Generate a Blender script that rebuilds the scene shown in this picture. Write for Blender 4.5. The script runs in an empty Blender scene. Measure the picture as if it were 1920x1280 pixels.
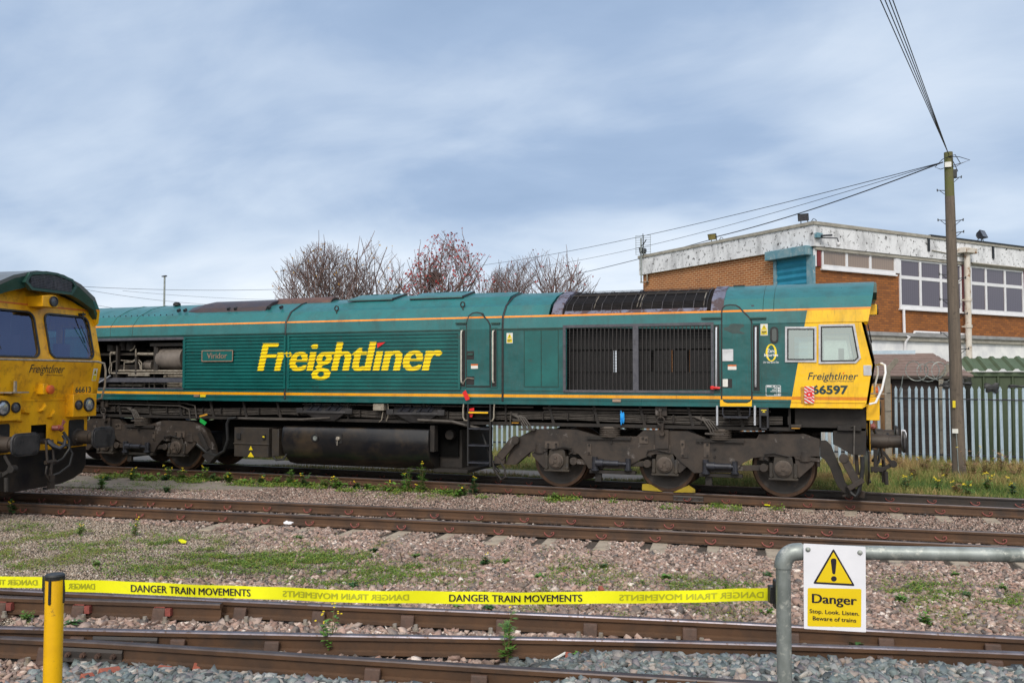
import bpy, bmesh, math, random
import numpy as np
from mathutils import Vector, Matrix
R = math.radians
random.seed(7); rng = np.random.default_rng(7)
SC = bpy.context.scene
COL = SC.collection

# ---------------------------------------------------------------- camera
F, YAW, PITCH, ROLL = 1627.0, 0.3511, 0.0420, 0.001
CAM = Vector((0.79, -17.08, 2.107))
fw = Vector((-math.sin(YAW)*math.cos(PITCH), math.cos(YAW)*math.cos(PITCH), math.sin(PITCH)))
rt0 = Vector((math.cos(YAW), math.sin(YAW), 0)); up0 = rt0.cross(fw)
rt = rt0*math.cos(ROLL)+up0*math.sin(ROLL); up = -rt0*math.sin(ROLL)+up0*math.cos(ROLL)
cd = bpy.data.cameras.new('camera'); cam = bpy.data.objects.new('camera', cd); COL.objects.link(cam)
cd.sensor_width = 36; cd.lens = F/1920*36; cd.clip_start = 0.05; cd.clip_end = 3000
cd.dof.use_dof = False
cam.matrix_world = Matrix.Translation(CAM) @ Matrix((rt, up, -fw)).transposed().to_4x4()
SC.camera = cam
SC.cycles.pixel_filter_width = 1.05
SC.render.resolution_x = 1024; SC.render.resolution_y = 682

# ---------------------------------------------------------------- world, sun, exposure
SUN_EL, SUN_AZ = R(42), R(170)          # azimuth measured from +Y, clockwise
w = bpy.data.worlds.new("World"); SC.world = w; w.use_nodes = True
nt = w.node_tree; N = nt.nodes; L = nt.links; N.clear()
out = N.new('ShaderNodeOutputWorld'); bg = N.new('ShaderNodeBackground')
sky = N.new('ShaderNodeTexSky'); sky.sky_type = 'NISHITA'; sky.sun_disc = False
sky.sun_elevation = SUN_EL; sky.sun_rotation = SUN_AZ
tc = N.new('ShaderNodeTexCoord'); sep = N.new('ShaderNodeSeparateXYZ'); L.new(tc.outputs['Generated'], sep.inputs[0])
def mth(nt, op, a, b=None, c=None, clamp=False):
    n = nt.nodes.new('ShaderNodeMath'); n.operation = op; n.use_clamp = clamp
    for i, x in enumerate((a, b, c)):
        if x is None: continue
        if isinstance(x, (int, float)): n.inputs[i].default_value = x
        else: nt.links.new(x, n.inputs[i])
    return n.outputs[0]
zc = mth(nt, 'MAXIMUM', sep.outputs['Z'], 0.0)
zz = mth(nt, 'ADD', zc, 0.30)
cx = mth(nt, 'DIVIDE', sep.outputs['X'], zz); cy = mth(nt, 'DIVIDE', sep.outputs['Y'], zz)
cmb = N.new('ShaderNodeCombineXYZ'); L.new(cx, cmb.inputs[0]); L.new(cy, cmb.inputs[1])
def skynoise(scale, rot, sx, sy, detail, dist=0.0, rough=0.5, loc=(0, 0, 0)):
    mp = N.new('ShaderNodeMapping'); mp.inputs['Rotation'].default_value = (0, 0, rot); mp.inputs['Scale'].default_value = (sx, sy, 1)
    mp.inputs['Location'].default_value = loc
    L.new(cmb.outputs[0], mp.inputs[0])
    n = N.new('ShaderNodeTexNoise'); n.inputs['Scale'].default_value = scale; n.inputs['Detail'].default_value = detail
    n.inputs['Distortion'].default_value = dist; n.inputs['Roughness'].default_value = rough
    L.new(mp.outputs[0], n.inputs['Vector']); return n.outputs[0]
n1 = skynoise(0.95, 0.5, 0.95, 1.0, 4, 0.3, 0.5, (3.6, 1.2, 0))
n2 = skynoise(2.1, 1.15, 0.8, 1.15, 6, 0.6, 0.55, (0.4, 2.2, 0))
n3 = skynoise(5.0, 1.1, 0.6, 1.3, 6, 0.4, 0.6)
mix = mth(nt, 'ADD', mth(nt, 'MULTIPLY', n1, 0.66), mth(nt, 'ADD', mth(nt, 'MULTIPLY', n2, 0.24), mth(nt, 'MULTIPLY', n3, 0.10)))
# low sky is paler
hz = mth(nt, 'MULTIPLY', mth(nt, 'POWER', mth(nt, 'SUBTRACT', 1.0, zc, clamp=True), 5.0), 0.35)
val = mth(nt, 'ADD', mth(nt, 'MULTIPLY_ADD', mix, 1.05, 0.005), mth(nt, 'SUBTRACT', hz, mth(nt, 'MULTIPLY', mth(nt, 'MAXIMUM', mth(nt, 'MULTIPLY', mth(nt, 'SUBTRACT', 0.05, sep.outputs['X']), zc), 0.0), 0.30)))
ramp = N.new('ShaderNodeValToRGB'); L.new(val, ramp.inputs[0])
el = ramp.color_ramp.elements
el[0].position = 0.40; el[0].color = (0.24, 0.345, 0.52, 1)
el[1].position = 0.80; el[1].color = (0.79, 0.85, 0.93, 1)
e = el.new(0.54); e.color = (0.345, 0.455, 0.635, 1)
e = el.new(0.66); e.color = (0.56, 0.655, 0.79, 1)
m1 = N.new('ShaderNodeMix'); m1.data_type = 'RGBA'; m1.inputs[0].default_value = 0.90
sc_ = N.new('ShaderNodeVectorMath'); sc_.operation = 'SCALE'; sc_.inputs['Scale'].default_value = 1.0
L.new(sky.outputs[0], sc_.inputs[0])
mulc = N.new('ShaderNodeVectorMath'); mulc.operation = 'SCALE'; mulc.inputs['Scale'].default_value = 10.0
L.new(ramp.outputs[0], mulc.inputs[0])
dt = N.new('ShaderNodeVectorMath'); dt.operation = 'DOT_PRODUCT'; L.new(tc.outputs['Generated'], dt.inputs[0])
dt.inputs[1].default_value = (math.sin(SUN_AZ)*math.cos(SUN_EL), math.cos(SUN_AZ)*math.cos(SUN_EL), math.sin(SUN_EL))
glow = mth(nt, 'ADD', 10.0, mth(nt, 'MULTIPLY', mth(nt, 'POWER', mth(nt, 'MAXIMUM', dt.outputs['Value'], 0.0), 2.5), 17.0))  # sky brightened around the sun behind the camera, added to light facing surfaces
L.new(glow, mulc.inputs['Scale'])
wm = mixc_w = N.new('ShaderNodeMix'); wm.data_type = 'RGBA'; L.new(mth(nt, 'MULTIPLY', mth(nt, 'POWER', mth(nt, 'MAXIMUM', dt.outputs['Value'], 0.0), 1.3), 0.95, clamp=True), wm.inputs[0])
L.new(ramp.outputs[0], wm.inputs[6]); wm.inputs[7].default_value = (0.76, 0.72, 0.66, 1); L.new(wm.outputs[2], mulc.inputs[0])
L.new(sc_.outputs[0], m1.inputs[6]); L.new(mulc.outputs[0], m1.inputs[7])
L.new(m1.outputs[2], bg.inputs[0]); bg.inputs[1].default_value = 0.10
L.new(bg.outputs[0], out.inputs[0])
sl = bpy.data.lights.new('sun', 'SUN'); so = bpy.data.objects.new('sun', sl); COL.objects.link(so)
sl.energy = 1.5; sl.angle = R(12); sl.color = (1.0, 0.93, 0.83)
sd = Vector((math.sin(SUN_AZ)*math.cos(SUN_EL), math.cos(SUN_AZ)*math.cos(SUN_EL), math.sin(SUN_EL)))
so.rotation_euler = (-sd).to_track_quat('-Z', 'Y').to_euler(); so.location = (0, -30, 30)
SC.view_settings.view_transform = 'Standard'; SC.view_settings.look = 'None'
SC.view_settings.exposure = 0.22; SC.view_settings.gamma = 1

# ---------------------------------------------------------------- picture measurements -> points on real planes
def ray(u, v): return fw + rt*((u-960)/F) - up*((v-640)/F)
def on(u, v, ax, val):
    d = ray(u, v); t = (val-CAM[ax])/d[ax]; return CAM+d*t
SIDE = -1.325
def S(u, v, Y=SIDE):
    p = on(u, v, 1, Y); return (p.x, p.z)

# ---------------------------------------------------------------- materials
MATS = {}
def newmat(name):
    m = bpy.data.materials.new(name); m.use_nodes = True; MATS[name] = m
    return m, m.node_tree, m.node_tree.nodes['Principled BSDF']
def noise(nt, scale, detail=4, rough=0.6, vec=None, stretch=None, dist=0):
    n = nt.nodes.new('ShaderNodeTexNoise'); n.inputs['Scale'].default_value = scale
    n.inputs['Detail'].default_value = detail; n.inputs['Roughness'].default_value = rough; n.inputs['Distortion'].default_value = dist
    if vec is None:
        t = nt.nodes.new('ShaderNodeTexCoord'); vec = t.outputs['Object']
    if stretch:
        mp = nt.nodes.new('ShaderNodeMapping'); mp.inputs['Scale'].default_value = stretch; nt.links.new(vec, mp.inputs[0]); vec = mp.outputs[0]
    nt.links.new(vec, n.inputs['Vector']); return n.outputs[0]
def ramp2(nt, f, a, b, ca=(0, 0, 0, 1), cb=(1, 1, 1, 1)):
    r = nt.nodes.new('ShaderNodeValToRGB'); nt.links.new(f, r.inputs[0])
    e = r.color_ramp.elements; e[0].position = a; e[1].position = b
    e[0].color = ca if len(ca) == 4 else (*ca, 1); e[1].color = cb if len(cb) == 4 else (*cb, 1)
    return r.outputs[0]
def mixc(nt, f, a, b, mode='MIX'):
    m = nt.nodes.new('ShaderNodeMix'); m.data_type = 'RGBA'; m.blend_type = mode
    if isinstance(f, (int, float)): m.inputs[0].default_value = f
    else: nt.links.new(f, m.inputs[0])
    for i, x in ((6, a), (7, b)):
        if isinstance(x, tuple): m.inputs[i].default_value = (*x[:3], 1)
        else: nt.links.new(x, m.inputs[i])
    return m.outputs[2]
def bump(nt, bs, h, strength, dist=0.01):
    b = nt.nodes.new('ShaderNodeBump'); b.inputs['Strength'].default_value = strength; b.inputs['Distance'].default_value = dist
    nt.links.new(h, b.inputs['Height']); nt.links.new(b.outputs[0], bs.inputs['Normal'])
def pm(name, c1, c2=None, scale=3, rough=0.6, metal=0, lo=0.4, hi=0.65, c3=None, s3=20, lo3=0.6, hi3=0.7, bmp=0, bs_=30, stretch=None, spec=0.5, coat=0):
    m, nt, b = newmat(name)
    if c2 is None: c2 = tuple(x*0.8 for x in c1)
    f = ramp2(nt, noise(nt, scale, 6, 0.65, stretch=stretch), lo, hi)
    col = mixc(nt, f, c1, c2)
    if c3: col = mixc(nt, ramp2(nt, noise(nt, s3, 5, 0.7), lo3, hi3), col, c3)
    nt.links.new(col, b.inputs['Base Color']); b.inputs['Roughness'].default_value = rough
    b.inputs['Metallic'].default_value = metal; b.inputs['Specular IOR Level'].default_value = spec
    if bmp: bump(nt, b, noise(nt, bs_, 5, 0.6), bmp)
    if coat: b.inputs['Coat Weight'].default_value = coat
    return m
GREEN = (0.003, 0.080, 0.078); YEL = (0.86, 0.50, 0.004); ORG = (0.86, 0.27, 0.01)
def livery(name, dirt=0.25, yel=YEL, grime=(0.10, 0.055, 0.02), roofdull=0.0):
    """locomotive paint: green with the yellow cab and the painted stripes, in body coordinates"""
    m, nt, b = newmat(name)
    t = nt.nodes.new('ShaderNodeTexCoord'); sp = nt.nodes.new('ShaderNodeSeparateXYZ'); nt.links.new(t.outputs['Object'], sp.inputs[0])
    x, y, z = sp.outputs
    ax = mth(nt, 'ABSOLUTE', x)                       # object origin is the middle of the body
    xb = mth(nt, 'ADD', mth(nt, 'MULTIPLY', mth(nt, 'SUBTRACT', z, 1.63), 0.18), 8.79)
    isy = mth(nt, 'MULTIPLY', mth(nt, 'GREATER_THAN', ax, xb), mth(nt, 'LESS_THAN', z, 3.275))
    def band(z0, z1): return mth(nt, 'MULTIPLY', mth(nt, 'GREATER_THAN', z, z0), mth(nt, 'LESS_THAN', z, z1))
    g = mixc(nt, ramp2(nt, noise(nt, 2.3, 6, 0.65), 0.35, 0.7), GREEN, (0.007, 0.112, 0.114))
    g = mixc(nt, mth(nt, 'MULTIPLY', mth(nt, 'GREATER_THAN', z, 3.06), 0.42), g, (0.032, 0.205, 0.215))   # same green, lightened on the roof slopes for the sky light they catch
    col = mixc(nt, isy, g, yel)
    col = mixc(nt, mth(nt, 'MULTIPLY', band(3.275, 3.31), 1.0), col, ORG)
    lowc = mixc(nt, isy, (0.80, 0.34, 0.004), (0.66, 0.22, 0.004))
    col = mixc(nt, band(1.735, 1.792), col, lowc)
    nz = noise(nt, 3.2, 7, 0.7, stretch=(1.0, 1.0, 0.35))
    col = mixc(nt, mth(nt, 'MULTIPLY', ramp2(nt, nz, 0.46, 0.75), dirt), col, grime)
    n2 = noise(nt, 24, 5, 0.6, stretch=(1.6, 1.6, 0.12))
    col = mixc(nt, mth(nt, 'MULTIPLY', ramp2(nt, n2, 0.56, 0.72), dirt*0.8), col, grime)
    if roofdull:
        col = mixc(nt, mth(nt, 'MULTIPLY', mth(nt, 'GREATER_THAN', z, 3.45), roofdull), col, (0.16, 0.15, 0.16))
    fd = ramp2(nt, noise(nt, 1.7, 6, 0.65, stretch=(1, 1, 1.3)), 0.52, 0.74)
    col = mixc(nt, mth(nt, 'MULTIPLY', fd, 0.20), col, (0.10, 0.20, 0.19))          # chalky faded paint
    n4 = noise(nt, 60, 3, 0.6)
    col = mixc(nt, mth(nt, 'MULTIPLY', ramp2(nt, n4, 0.70, 0.74), 0.5), col, (0.30, 0.33, 0.32))
    nt.links.new(col, b.inputs['Base Color']); 
    cl = ramp2(nt, noise(nt, 1.3, 5, 0.6, stretch=(1, 1, 1.5)), 0.50, 0.72)
    rr = mth(nt, 'ADD', 0.16, mth(nt, 'MULTIPLY', nz, 0.34)); nt.links.new(rr, b.inputs['Roughness'])
    bump(nt, b, noise(nt, 1.8, 3, 0.5, stretch=(1, 1, 1.4)), 0.5, 0.03)
    return m
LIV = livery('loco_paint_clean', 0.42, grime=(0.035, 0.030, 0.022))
LIVD = livery('loco_paint_dirty', 0.6, yel=(0.74, 0.38, 0.003), grime=(0.11, 0.055, 0.015), roofdull=0.8)
YP = pm('yellow_paint', YEL, (0.80, 0.44, 0.004), 2.2, 0.35)
YPD = pm('yellow_paint_dirty', (0.76, 0.39, 0.003), (0.60, 0.28, 0.005), 2.0, 0.42, c3=(0.22, 0.09, 0.012), s3=7, lo3=0.52, hi3=0.78, stretch=(1, 1.4, 0.6))
GP = pm('green_paint', (0.003, 0.085, 0.080), (0.006, 0.118, 0.110), 2, 0.33, c3=(0.03, 0.05, 0.045), s3=7, lo3=0.6, hi3=0.75)
GD = pm('green_dark', (0.010, 0.045, 0.035), (0.02, 0.07, 0.055), 4, 0.4)
GRAF = pm('slate_frame', (0.055, 0.057, 0.072), (0.085, 0.085, 0.10), 8, 0.5, c3=(0.03, 0.02, 0.016), s3=20)
RAD = pm('roof_frame_flaking', (0.145, 0.145, 0.20), (0.10, 0.10, 0.135), 6, 0.5, c3=(0.060, 0.036, 0.040), s3=4.5, lo3=0.50, hi3=0.515)
UND = pm('underframe_dirt', (0.012, 0.010, 0.009), (0.026, 0.020, 0.016), 3.5, 0.75, c3=(0.018, 0.016, 0.015), s3=9, lo3=0.5, hi3=0.7, bmp=0.25, bs_=50)
BOG = pm('bogie_brown_grime', (0.043, 0.031, 0.023), (0.018, 0.014, 0.012), 4.0, 0.62, c3=(0.135, 0.120, 0.112), s3=2.6, lo3=0.60, hi3=0.66, bmp=0.3, bs_=22)
BOGL = pm('bogie_worn', (0.085, 0.064, 0.050), (0.045, 0.035, 0.028), 7, 0.6, bmp=0.2)
STEELD = pm('damper_steel', (0.040, 0.043, 0.056), (0.022, 0.022, 0.026), 10, 0.35, 0.3)
WHEEL = pm('wheel_rust', (0.024, 0.017, 0.013), (0.014, 0.011, 0.009), 4, 0.6, c3=(0.055, 0.034, 0.022), s3=10, bmp=0.15)
TYRE = pm('wheel_rim', (0.085, 0.045, 0.025), (0.05, 0.03, 0.02), 10, 0.45, 0.4)
BLK = pm('black_matte', (0.010, 0.010, 0.011), (0.018, 0.017, 0.017), 12, 0.6)
RUB = pm('rubber_black', (0.012, 0.012, 0.013), (0.02, 0.02, 0.02), 12, 0.45)
TANK = pm('fuel_tank_black', (0.006, 0.007, 0.010), (0.018, 0.016, 0.015), 2.5, 0.30, c3=(0.045, 0.033, 0.022), s3=1.4, lo3=0.52, hi3=0.7, bmp=0.1, bs_=20)
BOXM = pm('equipment_box', (0.026, 0.021, 0.017), (0.044, 0.034, 0.024), 4, 0.6, c3=(0.028, 0.026, 0.026), s3=6, lo3=0.55, hi3=0.62)
PIPEM = pm('air_pipe', (0.10, 0.092, 0.082), (0.055, 0.048, 0.04), 12, 0.5)
AIRT = pm('air_tank_metal', (0.21, 0.18, 0.155), (0.13, 0.11, 0.095), 5, 0.55, c3=(0.08, 0.065, 0.055), s3=3, stretch=(1, 1, 0.3))
PALEP = pm('pale_pipe', (0.30, 0.27, 0.22), (0.15, 0.12, 0.09), 14, 0.55)
ALU = pm('aluminium_frame', (0.55, 0.56, 0.58), (0.42, 0.42, 0.44), 9, 0.35, 0.6)
WHT = pm('white_paint', (0.76, 0.77, 0.78), (0.66, 0.67, 0.68), 6, 0.4)
SILV = pm('bare_steel_plate', (0.62, 0.63, 0.65), (0.50, 0.50, 0.52), 5, 0.3, 0.5)
LBLW = pm('label_white', (0.70, 0.70, 0.66), (0.6, 0.6, 0.56), 14, 0.5)
LBLY = pm('label_yellow', (0.72, 0.56, 0.01), (0.64, 0.50, 0.01), 14, 0.5)
LBLO = pm('label_orange', (0.62, 0.14, 0.02), None, 14, 0.5)
BLKP = pm('black_paint', (0.012, 0.014, 0.016), None, 14, 0.5)
LOGOY = pm('logo_yellow', (0.88, 0.66, 0.006), (0.80, 0.58, 0.008), 3, 0.4, c3=(0.45, 0.38, 0.05), s3=14, lo3=0.66, hi3=0.8)
REDP = pm('red_plastic', (0.68, 0.012, 0.012), (0.6, 0.01, 0.01), 12, 0.4)
DKNAVY = pm('number_dark_green', (0.008, 0.04, 0.045), None, 12, 0.4)
COPPER = pm('bronze_letters', (0.38, 0.27, 0.20), (0.28, 0.19, 0.14), 14, 0.4, 0.4)
RUSTB = pm('silencer_rust', (0.038, 0.025, 0.026), (0.060, 0.034, 0.030), 5, 0.45, c3=(0.030, 0.025, 0.034), s3=3, lo3=0.45, hi3=0.65)
LAMPC = pm('lamp_lens', (0.55, 0.57, 0.60), (0.30, 0.32, 0.34), 30, 0.12, 0.6)
LAMPD = pm('lamp_lens_dark', (0.06, 0.06, 0.07), (0.12, 0.12, 0.13), 30, 0.12, 0.2)
ORGL = pm('orange_cap', (0.62, 0.11, 0.015), (0.45, 0.09, 0.02), 8, 0.5)
BLUEF = pm('blue_cloth', (0.01, 0.26, 0.75), (0.03, 0.42, 0.85), 12, 0.6)
GRNT = pm('green_tag', (0.01, 0.36, 0.06), None, 12, 0.5)
RAILB = pm('rail_rust', (0.092, 0.046, 0.022), (0.050, 0.028, 0.017), 2.5, 0.6, c3=(0.036, 0.025, 0.020), s3=1.0, lo3=0.54, hi3=0.66, bmp=0.12, bs_=60)
RAILK = pm('rail_dark', (0.028, 0.021, 0.017), (0.042, 0.028, 0.020), 2.5, 0.55, c3=(0.024, 0.022, 0.022), s3=1.2, lo3=0.45, hi3=0.6, bmp=0.12, bs_=60)
RAILT = pm('rail_head_steel', (0.085, 0.070, 0.072), (0.055, 0.040, 0.036), 5, 0.45, 0.4, c3=(0.09, 0.055, 0.04), s3=30, lo3=0.6, hi3=0.7)
RAILS = pm('rail_head_shiny', (0.17, 0.16, 0.19), (0.09, 0.07, 0.075), 3, 0.36, 0.55, c3=(0.07, 0.042, 0.03), s3=26, lo3=0.56, hi3=0.66)
CLIPR = pm('clip_red', (0.27, 0.068, 0.055), (0.15, 0.045, 0.035), 12, 0.5)
CHAIRM = pm('chair_rust', (0.085, 0.045, 0.030), (0.048, 0.028, 0.020), 9, 0.65, bmp=0.3)
BOLTM = pm('bolt_steel', (0.36, 0.33, 0.29), (0.22, 0.18, 0.13), 18, 0.5, 0.3)
TIMB = pm('sleeper_timber', (0.050, 0.040, 0.032), (0.028, 0.023, 0.020), 4, 0.85, stretch=(6, 1, 6), bmp=0.5, bs_=25)
CONC = pm('sleeper_concrete', (0.36, 0.30, 0.23), (0.27, 0.225, 0.17), 6, 0.85, c3=(0.13, 0.11, 0.09), s3=9, lo3=0.55, hi3=0.7, bmp=0.4, bs_=40)
SLAB = pm('concrete_slab', (0.25, 0.215, 0.18), (0.20, 0.17, 0.145), 1.6, 0.9, c3=(0.12, 0.11, 0.10), s3=5, lo3=0.55, hi3=0.7, bmp=0.3, bs_=25)
GALV = pm('galvanised_steel', (0.30, 0.33, 0.32), (0.15, 0.17, 0.16), 9, 0.42, 0.4, c3=(0.46, 0.47, 0.43), s3=26, lo3=0.54, hi3=0.66, stretch=(1, 1, 0.4), bmp=0.06)
PALI = pm('palisade_steel', (0.36, 0.46, 0.54), (0.46, 0.56, 0.63), 6, 0.5, 0.1, c3=(0.27, 0.34, 0.40), s3=3)
SGNW = pm('sign_white', (0.74, 0.75, 0.80), (0.68, 0.69, 0.74), 4, 0.3)
SGNY = pm('sign_yellow', (0.74, 0.54, 0.004), (0.68, 0.49, 0.004), 3, 0.35)
SGNK = pm('sign_black', (0.014, 0.012, 0.022), None, 8, 0.35)
TAPEY = pm('tape_yellow', (0.80, 0.79, 0.012), (0.70, 0.70, 0.012), 5, 0.7, c3=(0.60, 0.58, 0.03), s3=14, spec=0.2)
TAPEG = pm('tape_show_through', (0.42, 0.43, 0.02), (0.36, 0.37, 0.02), 5, 0.5)
BOLY = pm('bollard_yellow', (0.80, 0.46, 0.004), (0.66, 0.36, 0.006), 5, 0.30, c3=(0.36, 0.20, 0.02), s3=30, lo3=0.62, hi3=0.70)
FASC = pm('fascia_weathered_paint', (0.72, 0.73, 0.75), (0.17, 0.17, 0.175), 1.6, 0.8, c3=(0.04, 0.037, 0.035), s3=7.5, lo3=0.565, hi3=0.63, stretch=(1.6, 1.6, 0.8), bmp=0.2, lo=0.46, hi=0.86)
TRIM = pm('fascia_trim', (0.36, 0.34, 0.29), (0.25, 0.23, 0.19), 5, 0.7)
REND = pm('white_render', (0.80, 0.80, 0.79), (0.60, 0.61, 0.63), 1.4, 0.75, c3=(0.40, 0.38, 0.34), s3=2.5, lo3=0.62, hi3=0.8, bmp=0.1)
LEDG = pm('grey_ledge', (0.30, 0.30, 0.30), (0.20, 0.20, 0.20), 3, 0.7)
UPVC = pm('white_upvc', (0.72, 0.72, 0.74), (0.66, 0.66, 0.68), 4, 0.35)
BLUEP = pm('blue_shutter_paint', (0.010, 0.17, 0.27), (0.016, 0.21, 0.32), 3, 0.45)
BLUEW = pm('blue_worn_paint', (0.10, 0.24, 0.30), (0.22, 0.32, 0.35), 5, 0.6, c3=(0.45, 0.48, 0.48), s3=9, lo3=0.6, hi3=0.66)
MARO = pm('maroon_panel', (0.20, 0.025, 0.022), (0.15, 0.02, 0.02), 3, 0.5)
POLE = pm('pole_wood', (0.145, 0.115, 0.088), (0.095, 0.076, 0.060), 3, 0.85, c3=(0.06, 0.048, 0.038), s3=9, lo3=0.56, hi3=0.7, stretch=(9, 9, 0.5), bmp=0.5, bs_=20)
POLEG = pm('pole_wood_mossy', (0.105, 0.115, 0.035), (0.12, 0.105, 0.06), 7, 0.9, bmp=0.4, bs_=20)
CABLE = pm('cable_black', (0.018, 0.020, 0.024), None, 8, 0.5)
CPOST = pm('concrete_post', (0.25, 0.225, 0.185), (0.18, 0.16, 0.13), 6, 0.9, c3=(0.10, 0.09, 0.08), s3=12, lo3=0.6, hi3=0.72, bmp=0.5, bs_=40)
TILE = pm('roof_tile_brown', (0.21, 0.150, 0.130), (0.16, 0.115, 0.10), 3, 0.85, c3=(0.20, 0.15, 0.125), s3=10, bmp=0.3)
WOODK = pm('dark_boards', (0.042, 0.034, 0.032), (0.065, 0.054, 0.050), 2.5, 0.85, stretch=(0.5, 0.5, 7), bmp=0.3)
SHEDG = pm('shed_green', (0.055, 0.080, 0.040), (0.045, 0.066, 0.033), 2.5, 0.6)
SHEDR = pm('shed_roof_green', (0.075, 0.115, 0.06), (0.06, 0.09, 0.045), 2.5, 0.6)
BARK = pm('bark', (0.15, 0.095, 0.085), (0.095, 0.065, 0.06), 6, 0.85)
BERRY = pm('red_leaves', (0.34, 0.035, 0.04), (0.24, 0.05, 0.04), 2, 0.6)
LEAFY = pm('yellow_leaves', (0.36, 0.22, 0.02), (0.26, 0.10, 0.02), 2, 0.6)
RUSTP = pm('rusty_white_pipe', (0.60, 0.56, 0.50), (0.50, 0.44, 0.36), 4, 0.6, c3=(0.22, 0.10, 0.035), s3=6, lo3=0.56, hi3=0.66)
BRICKR = pm('loose_brick', (0.30, 0.085, 0.05), (0.22, 0.06, 0.04), 9, 0.85, bmp=0.5)
GRIT = pm('grit_wood', (0.36, 0.32, 0.26), None, 9, 0.8)
LEAFG = pm('weed_leaf', (0.085, 0.20, 0.030), (0.14, 0.27, 0.045), 5, 0.55)
LEAFD = pm('weed_leaf_dark', (0.035, 0.105, 0.030), (0.06, 0.14, 0.04), 5, 0.55)
STEMR = pm('weed_stem', (0.14, 0.13, 0.045), (0.16, 0.075, 0.04), 5, 0.7)
FLOW = pm('yellow_flower', (0.80, 0.60, 0.01), None, 5, 0.6)
FLOWP = pm('pink_flower', (0.55, 0.20, 0.50), None, 5, 0.6)

def glassmat(name, tint, fac, gl=(0.75, 0.82, 0.80), rough=0.02):
    m = bpy.data.materials.new(name); m.use_nodes = True; nt = m.node_tree; nt.nodes.clear()
    o = nt.nodes.new('ShaderNodeOutputMaterial'); a = nt.nodes.new('ShaderNodeBsdfTransparent'); a.inputs[0].default_value = (*tint, 1)
    g = nt.nodes.new('ShaderNodeBsdfGlossy'); g.inputs['Color'].default_value = (*gl, 1); g.inputs['Roughness'].default_value = rough
    x = nt.nodes.new('ShaderNodeMixShader'); lw = nt.nodes.new('ShaderNodeLayerWeight'); lw.inputs[0].default_value = 0.3
    f = mth(nt, 'ADD', fac, mth(nt, 'MULTIPLY', lw.outputs['Fresnel'], 0.5), clamp=True)
    nt.links.new(f, x.inputs[0]); nt.links.new(a.outputs[0], x.inputs[1]); nt.links.new(g.outputs[0], x.inputs[2]); nt.links.new(x.outputs[0], o.inputs[0])
    return m
GLASS = glassmat('cab_side_glass', (0.60, 0.68, 0.64), 0.40, (0.60, 0.68, 0.66))
GLASSW = glassmat('windscreen_glass', (0.60, 0.66, 0.78), 0.18, (0.42, 0.50, 0.80))
def winmat(name, c1, c2):
    m, nt, b = newmat(name)
    t = nt.nodes.new('ShaderNodeTexCoord'); wv = nt.nodes.new('ShaderNodeTexWave'); wv.inputs['Scale'].default_value = 3.0; wv.inputs['Distortion'].default_value = 0.4
    wv.wave_type = 'BANDS'; wv.bands_direction = 'X'; nt.links.new(t.outputs['Object'], wv.inputs['Vector'])
    col = mixc(nt, mth(nt, 'MULTIPLY', wv.outputs['Fac'], 0.8), c1, c2); nt.links.new(col, b.inputs['Base Color'])
    b.inputs['Roughness'].default_value = 0.08; b.inputs['Specular IOR Level'].default_value = 0.6
    b.inputs['Coat Weight'].default_value = 0.25; b.inputs['Coat Roughness'].default_value = 0.02
    return m
BLINDB = winmat('window_beige_blinds', (0.25, 0.185, 0.14), (0.21, 0.155, 0.12))
BLINDP = winmat('window_grey_blinds', (0.085, 0.070, 0.095), (0.066, 0.055, 0.076))
def brickmat(name, axis, c1, c2, mort, ms=0.012, dark=0.0):
    m, nt, b = newmat(name)
    t = nt.nodes.new('ShaderNodeTexCoord'); sp = nt.nodes.new('ShaderNodeSeparateXYZ'); nt.links.new(t.outputs['Object'], sp.inputs[0])
    cb = nt.nodes.new('ShaderNodeCombineXYZ'); nt.links.new(sp.outputs[axis], cb.inputs[0]); nt.links.new(sp.outputs[2], cb.inputs[1])
    br = nt.nodes.new('ShaderNodeTexBrick'); br.inputs['Scale'].default_value = 1; br.inputs['Brick Width'].default_value = 0.225
    br.inputs['Row Height'].default_value = 0.075; br.inputs['Mortar Size'].default_value = ms; br.inputs['Mortar Smooth'].default_value = 0.2
    br.inputs['Bias'].default_value = -0.2
    br.inputs['Color1'].default_value = (*c1, 1); br.inputs['Color2'].default_value = (*c2, 1); br.inputs['Mortar'].default_value = (*mort, 1)
    nt.links.new(cb.outputs[0], br.inputs['Vector'])
    n = noise(nt, 0.9, 4, 0.6); n2 = noise(nt, 13, 3, 0.6)
    col = mixc(nt, mth(nt, 'MULTIPLY', ramp2(nt, n, 0.45, 0.75), 0.3), br.outputs['Color'], tuple(x*0.55 for x in c1))
    col = mixc(nt, mth(nt, 'MULTIPLY', ramp2(nt, n2, 0.6, 0.75), dark), col, (0.09, 0.05, 0.035))
    nt.links.new(col, b.inputs['Base Color']); b.inputs['Roughness'].default_value = 0.85
    bump(nt, b, mth(nt, 'SUBTRACT', 1.0, br.outputs['Fac']), 0.5, 0.01)
    return m
BRK1 = brickmat('brick_orange_pale_mortar', 1, (0.34, 0.110, 0.028), (0.22, 0.068, 0.020), (0.48, 0.30, 0.16), 0.014)
BRK2 = brickmat('brick_orange_brown', 0, (0.33, 0.115, 0.024), (0.17, 0.058, 0.016), (0.16, 0.065, 0.025), 0.010, 0.7)
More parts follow.
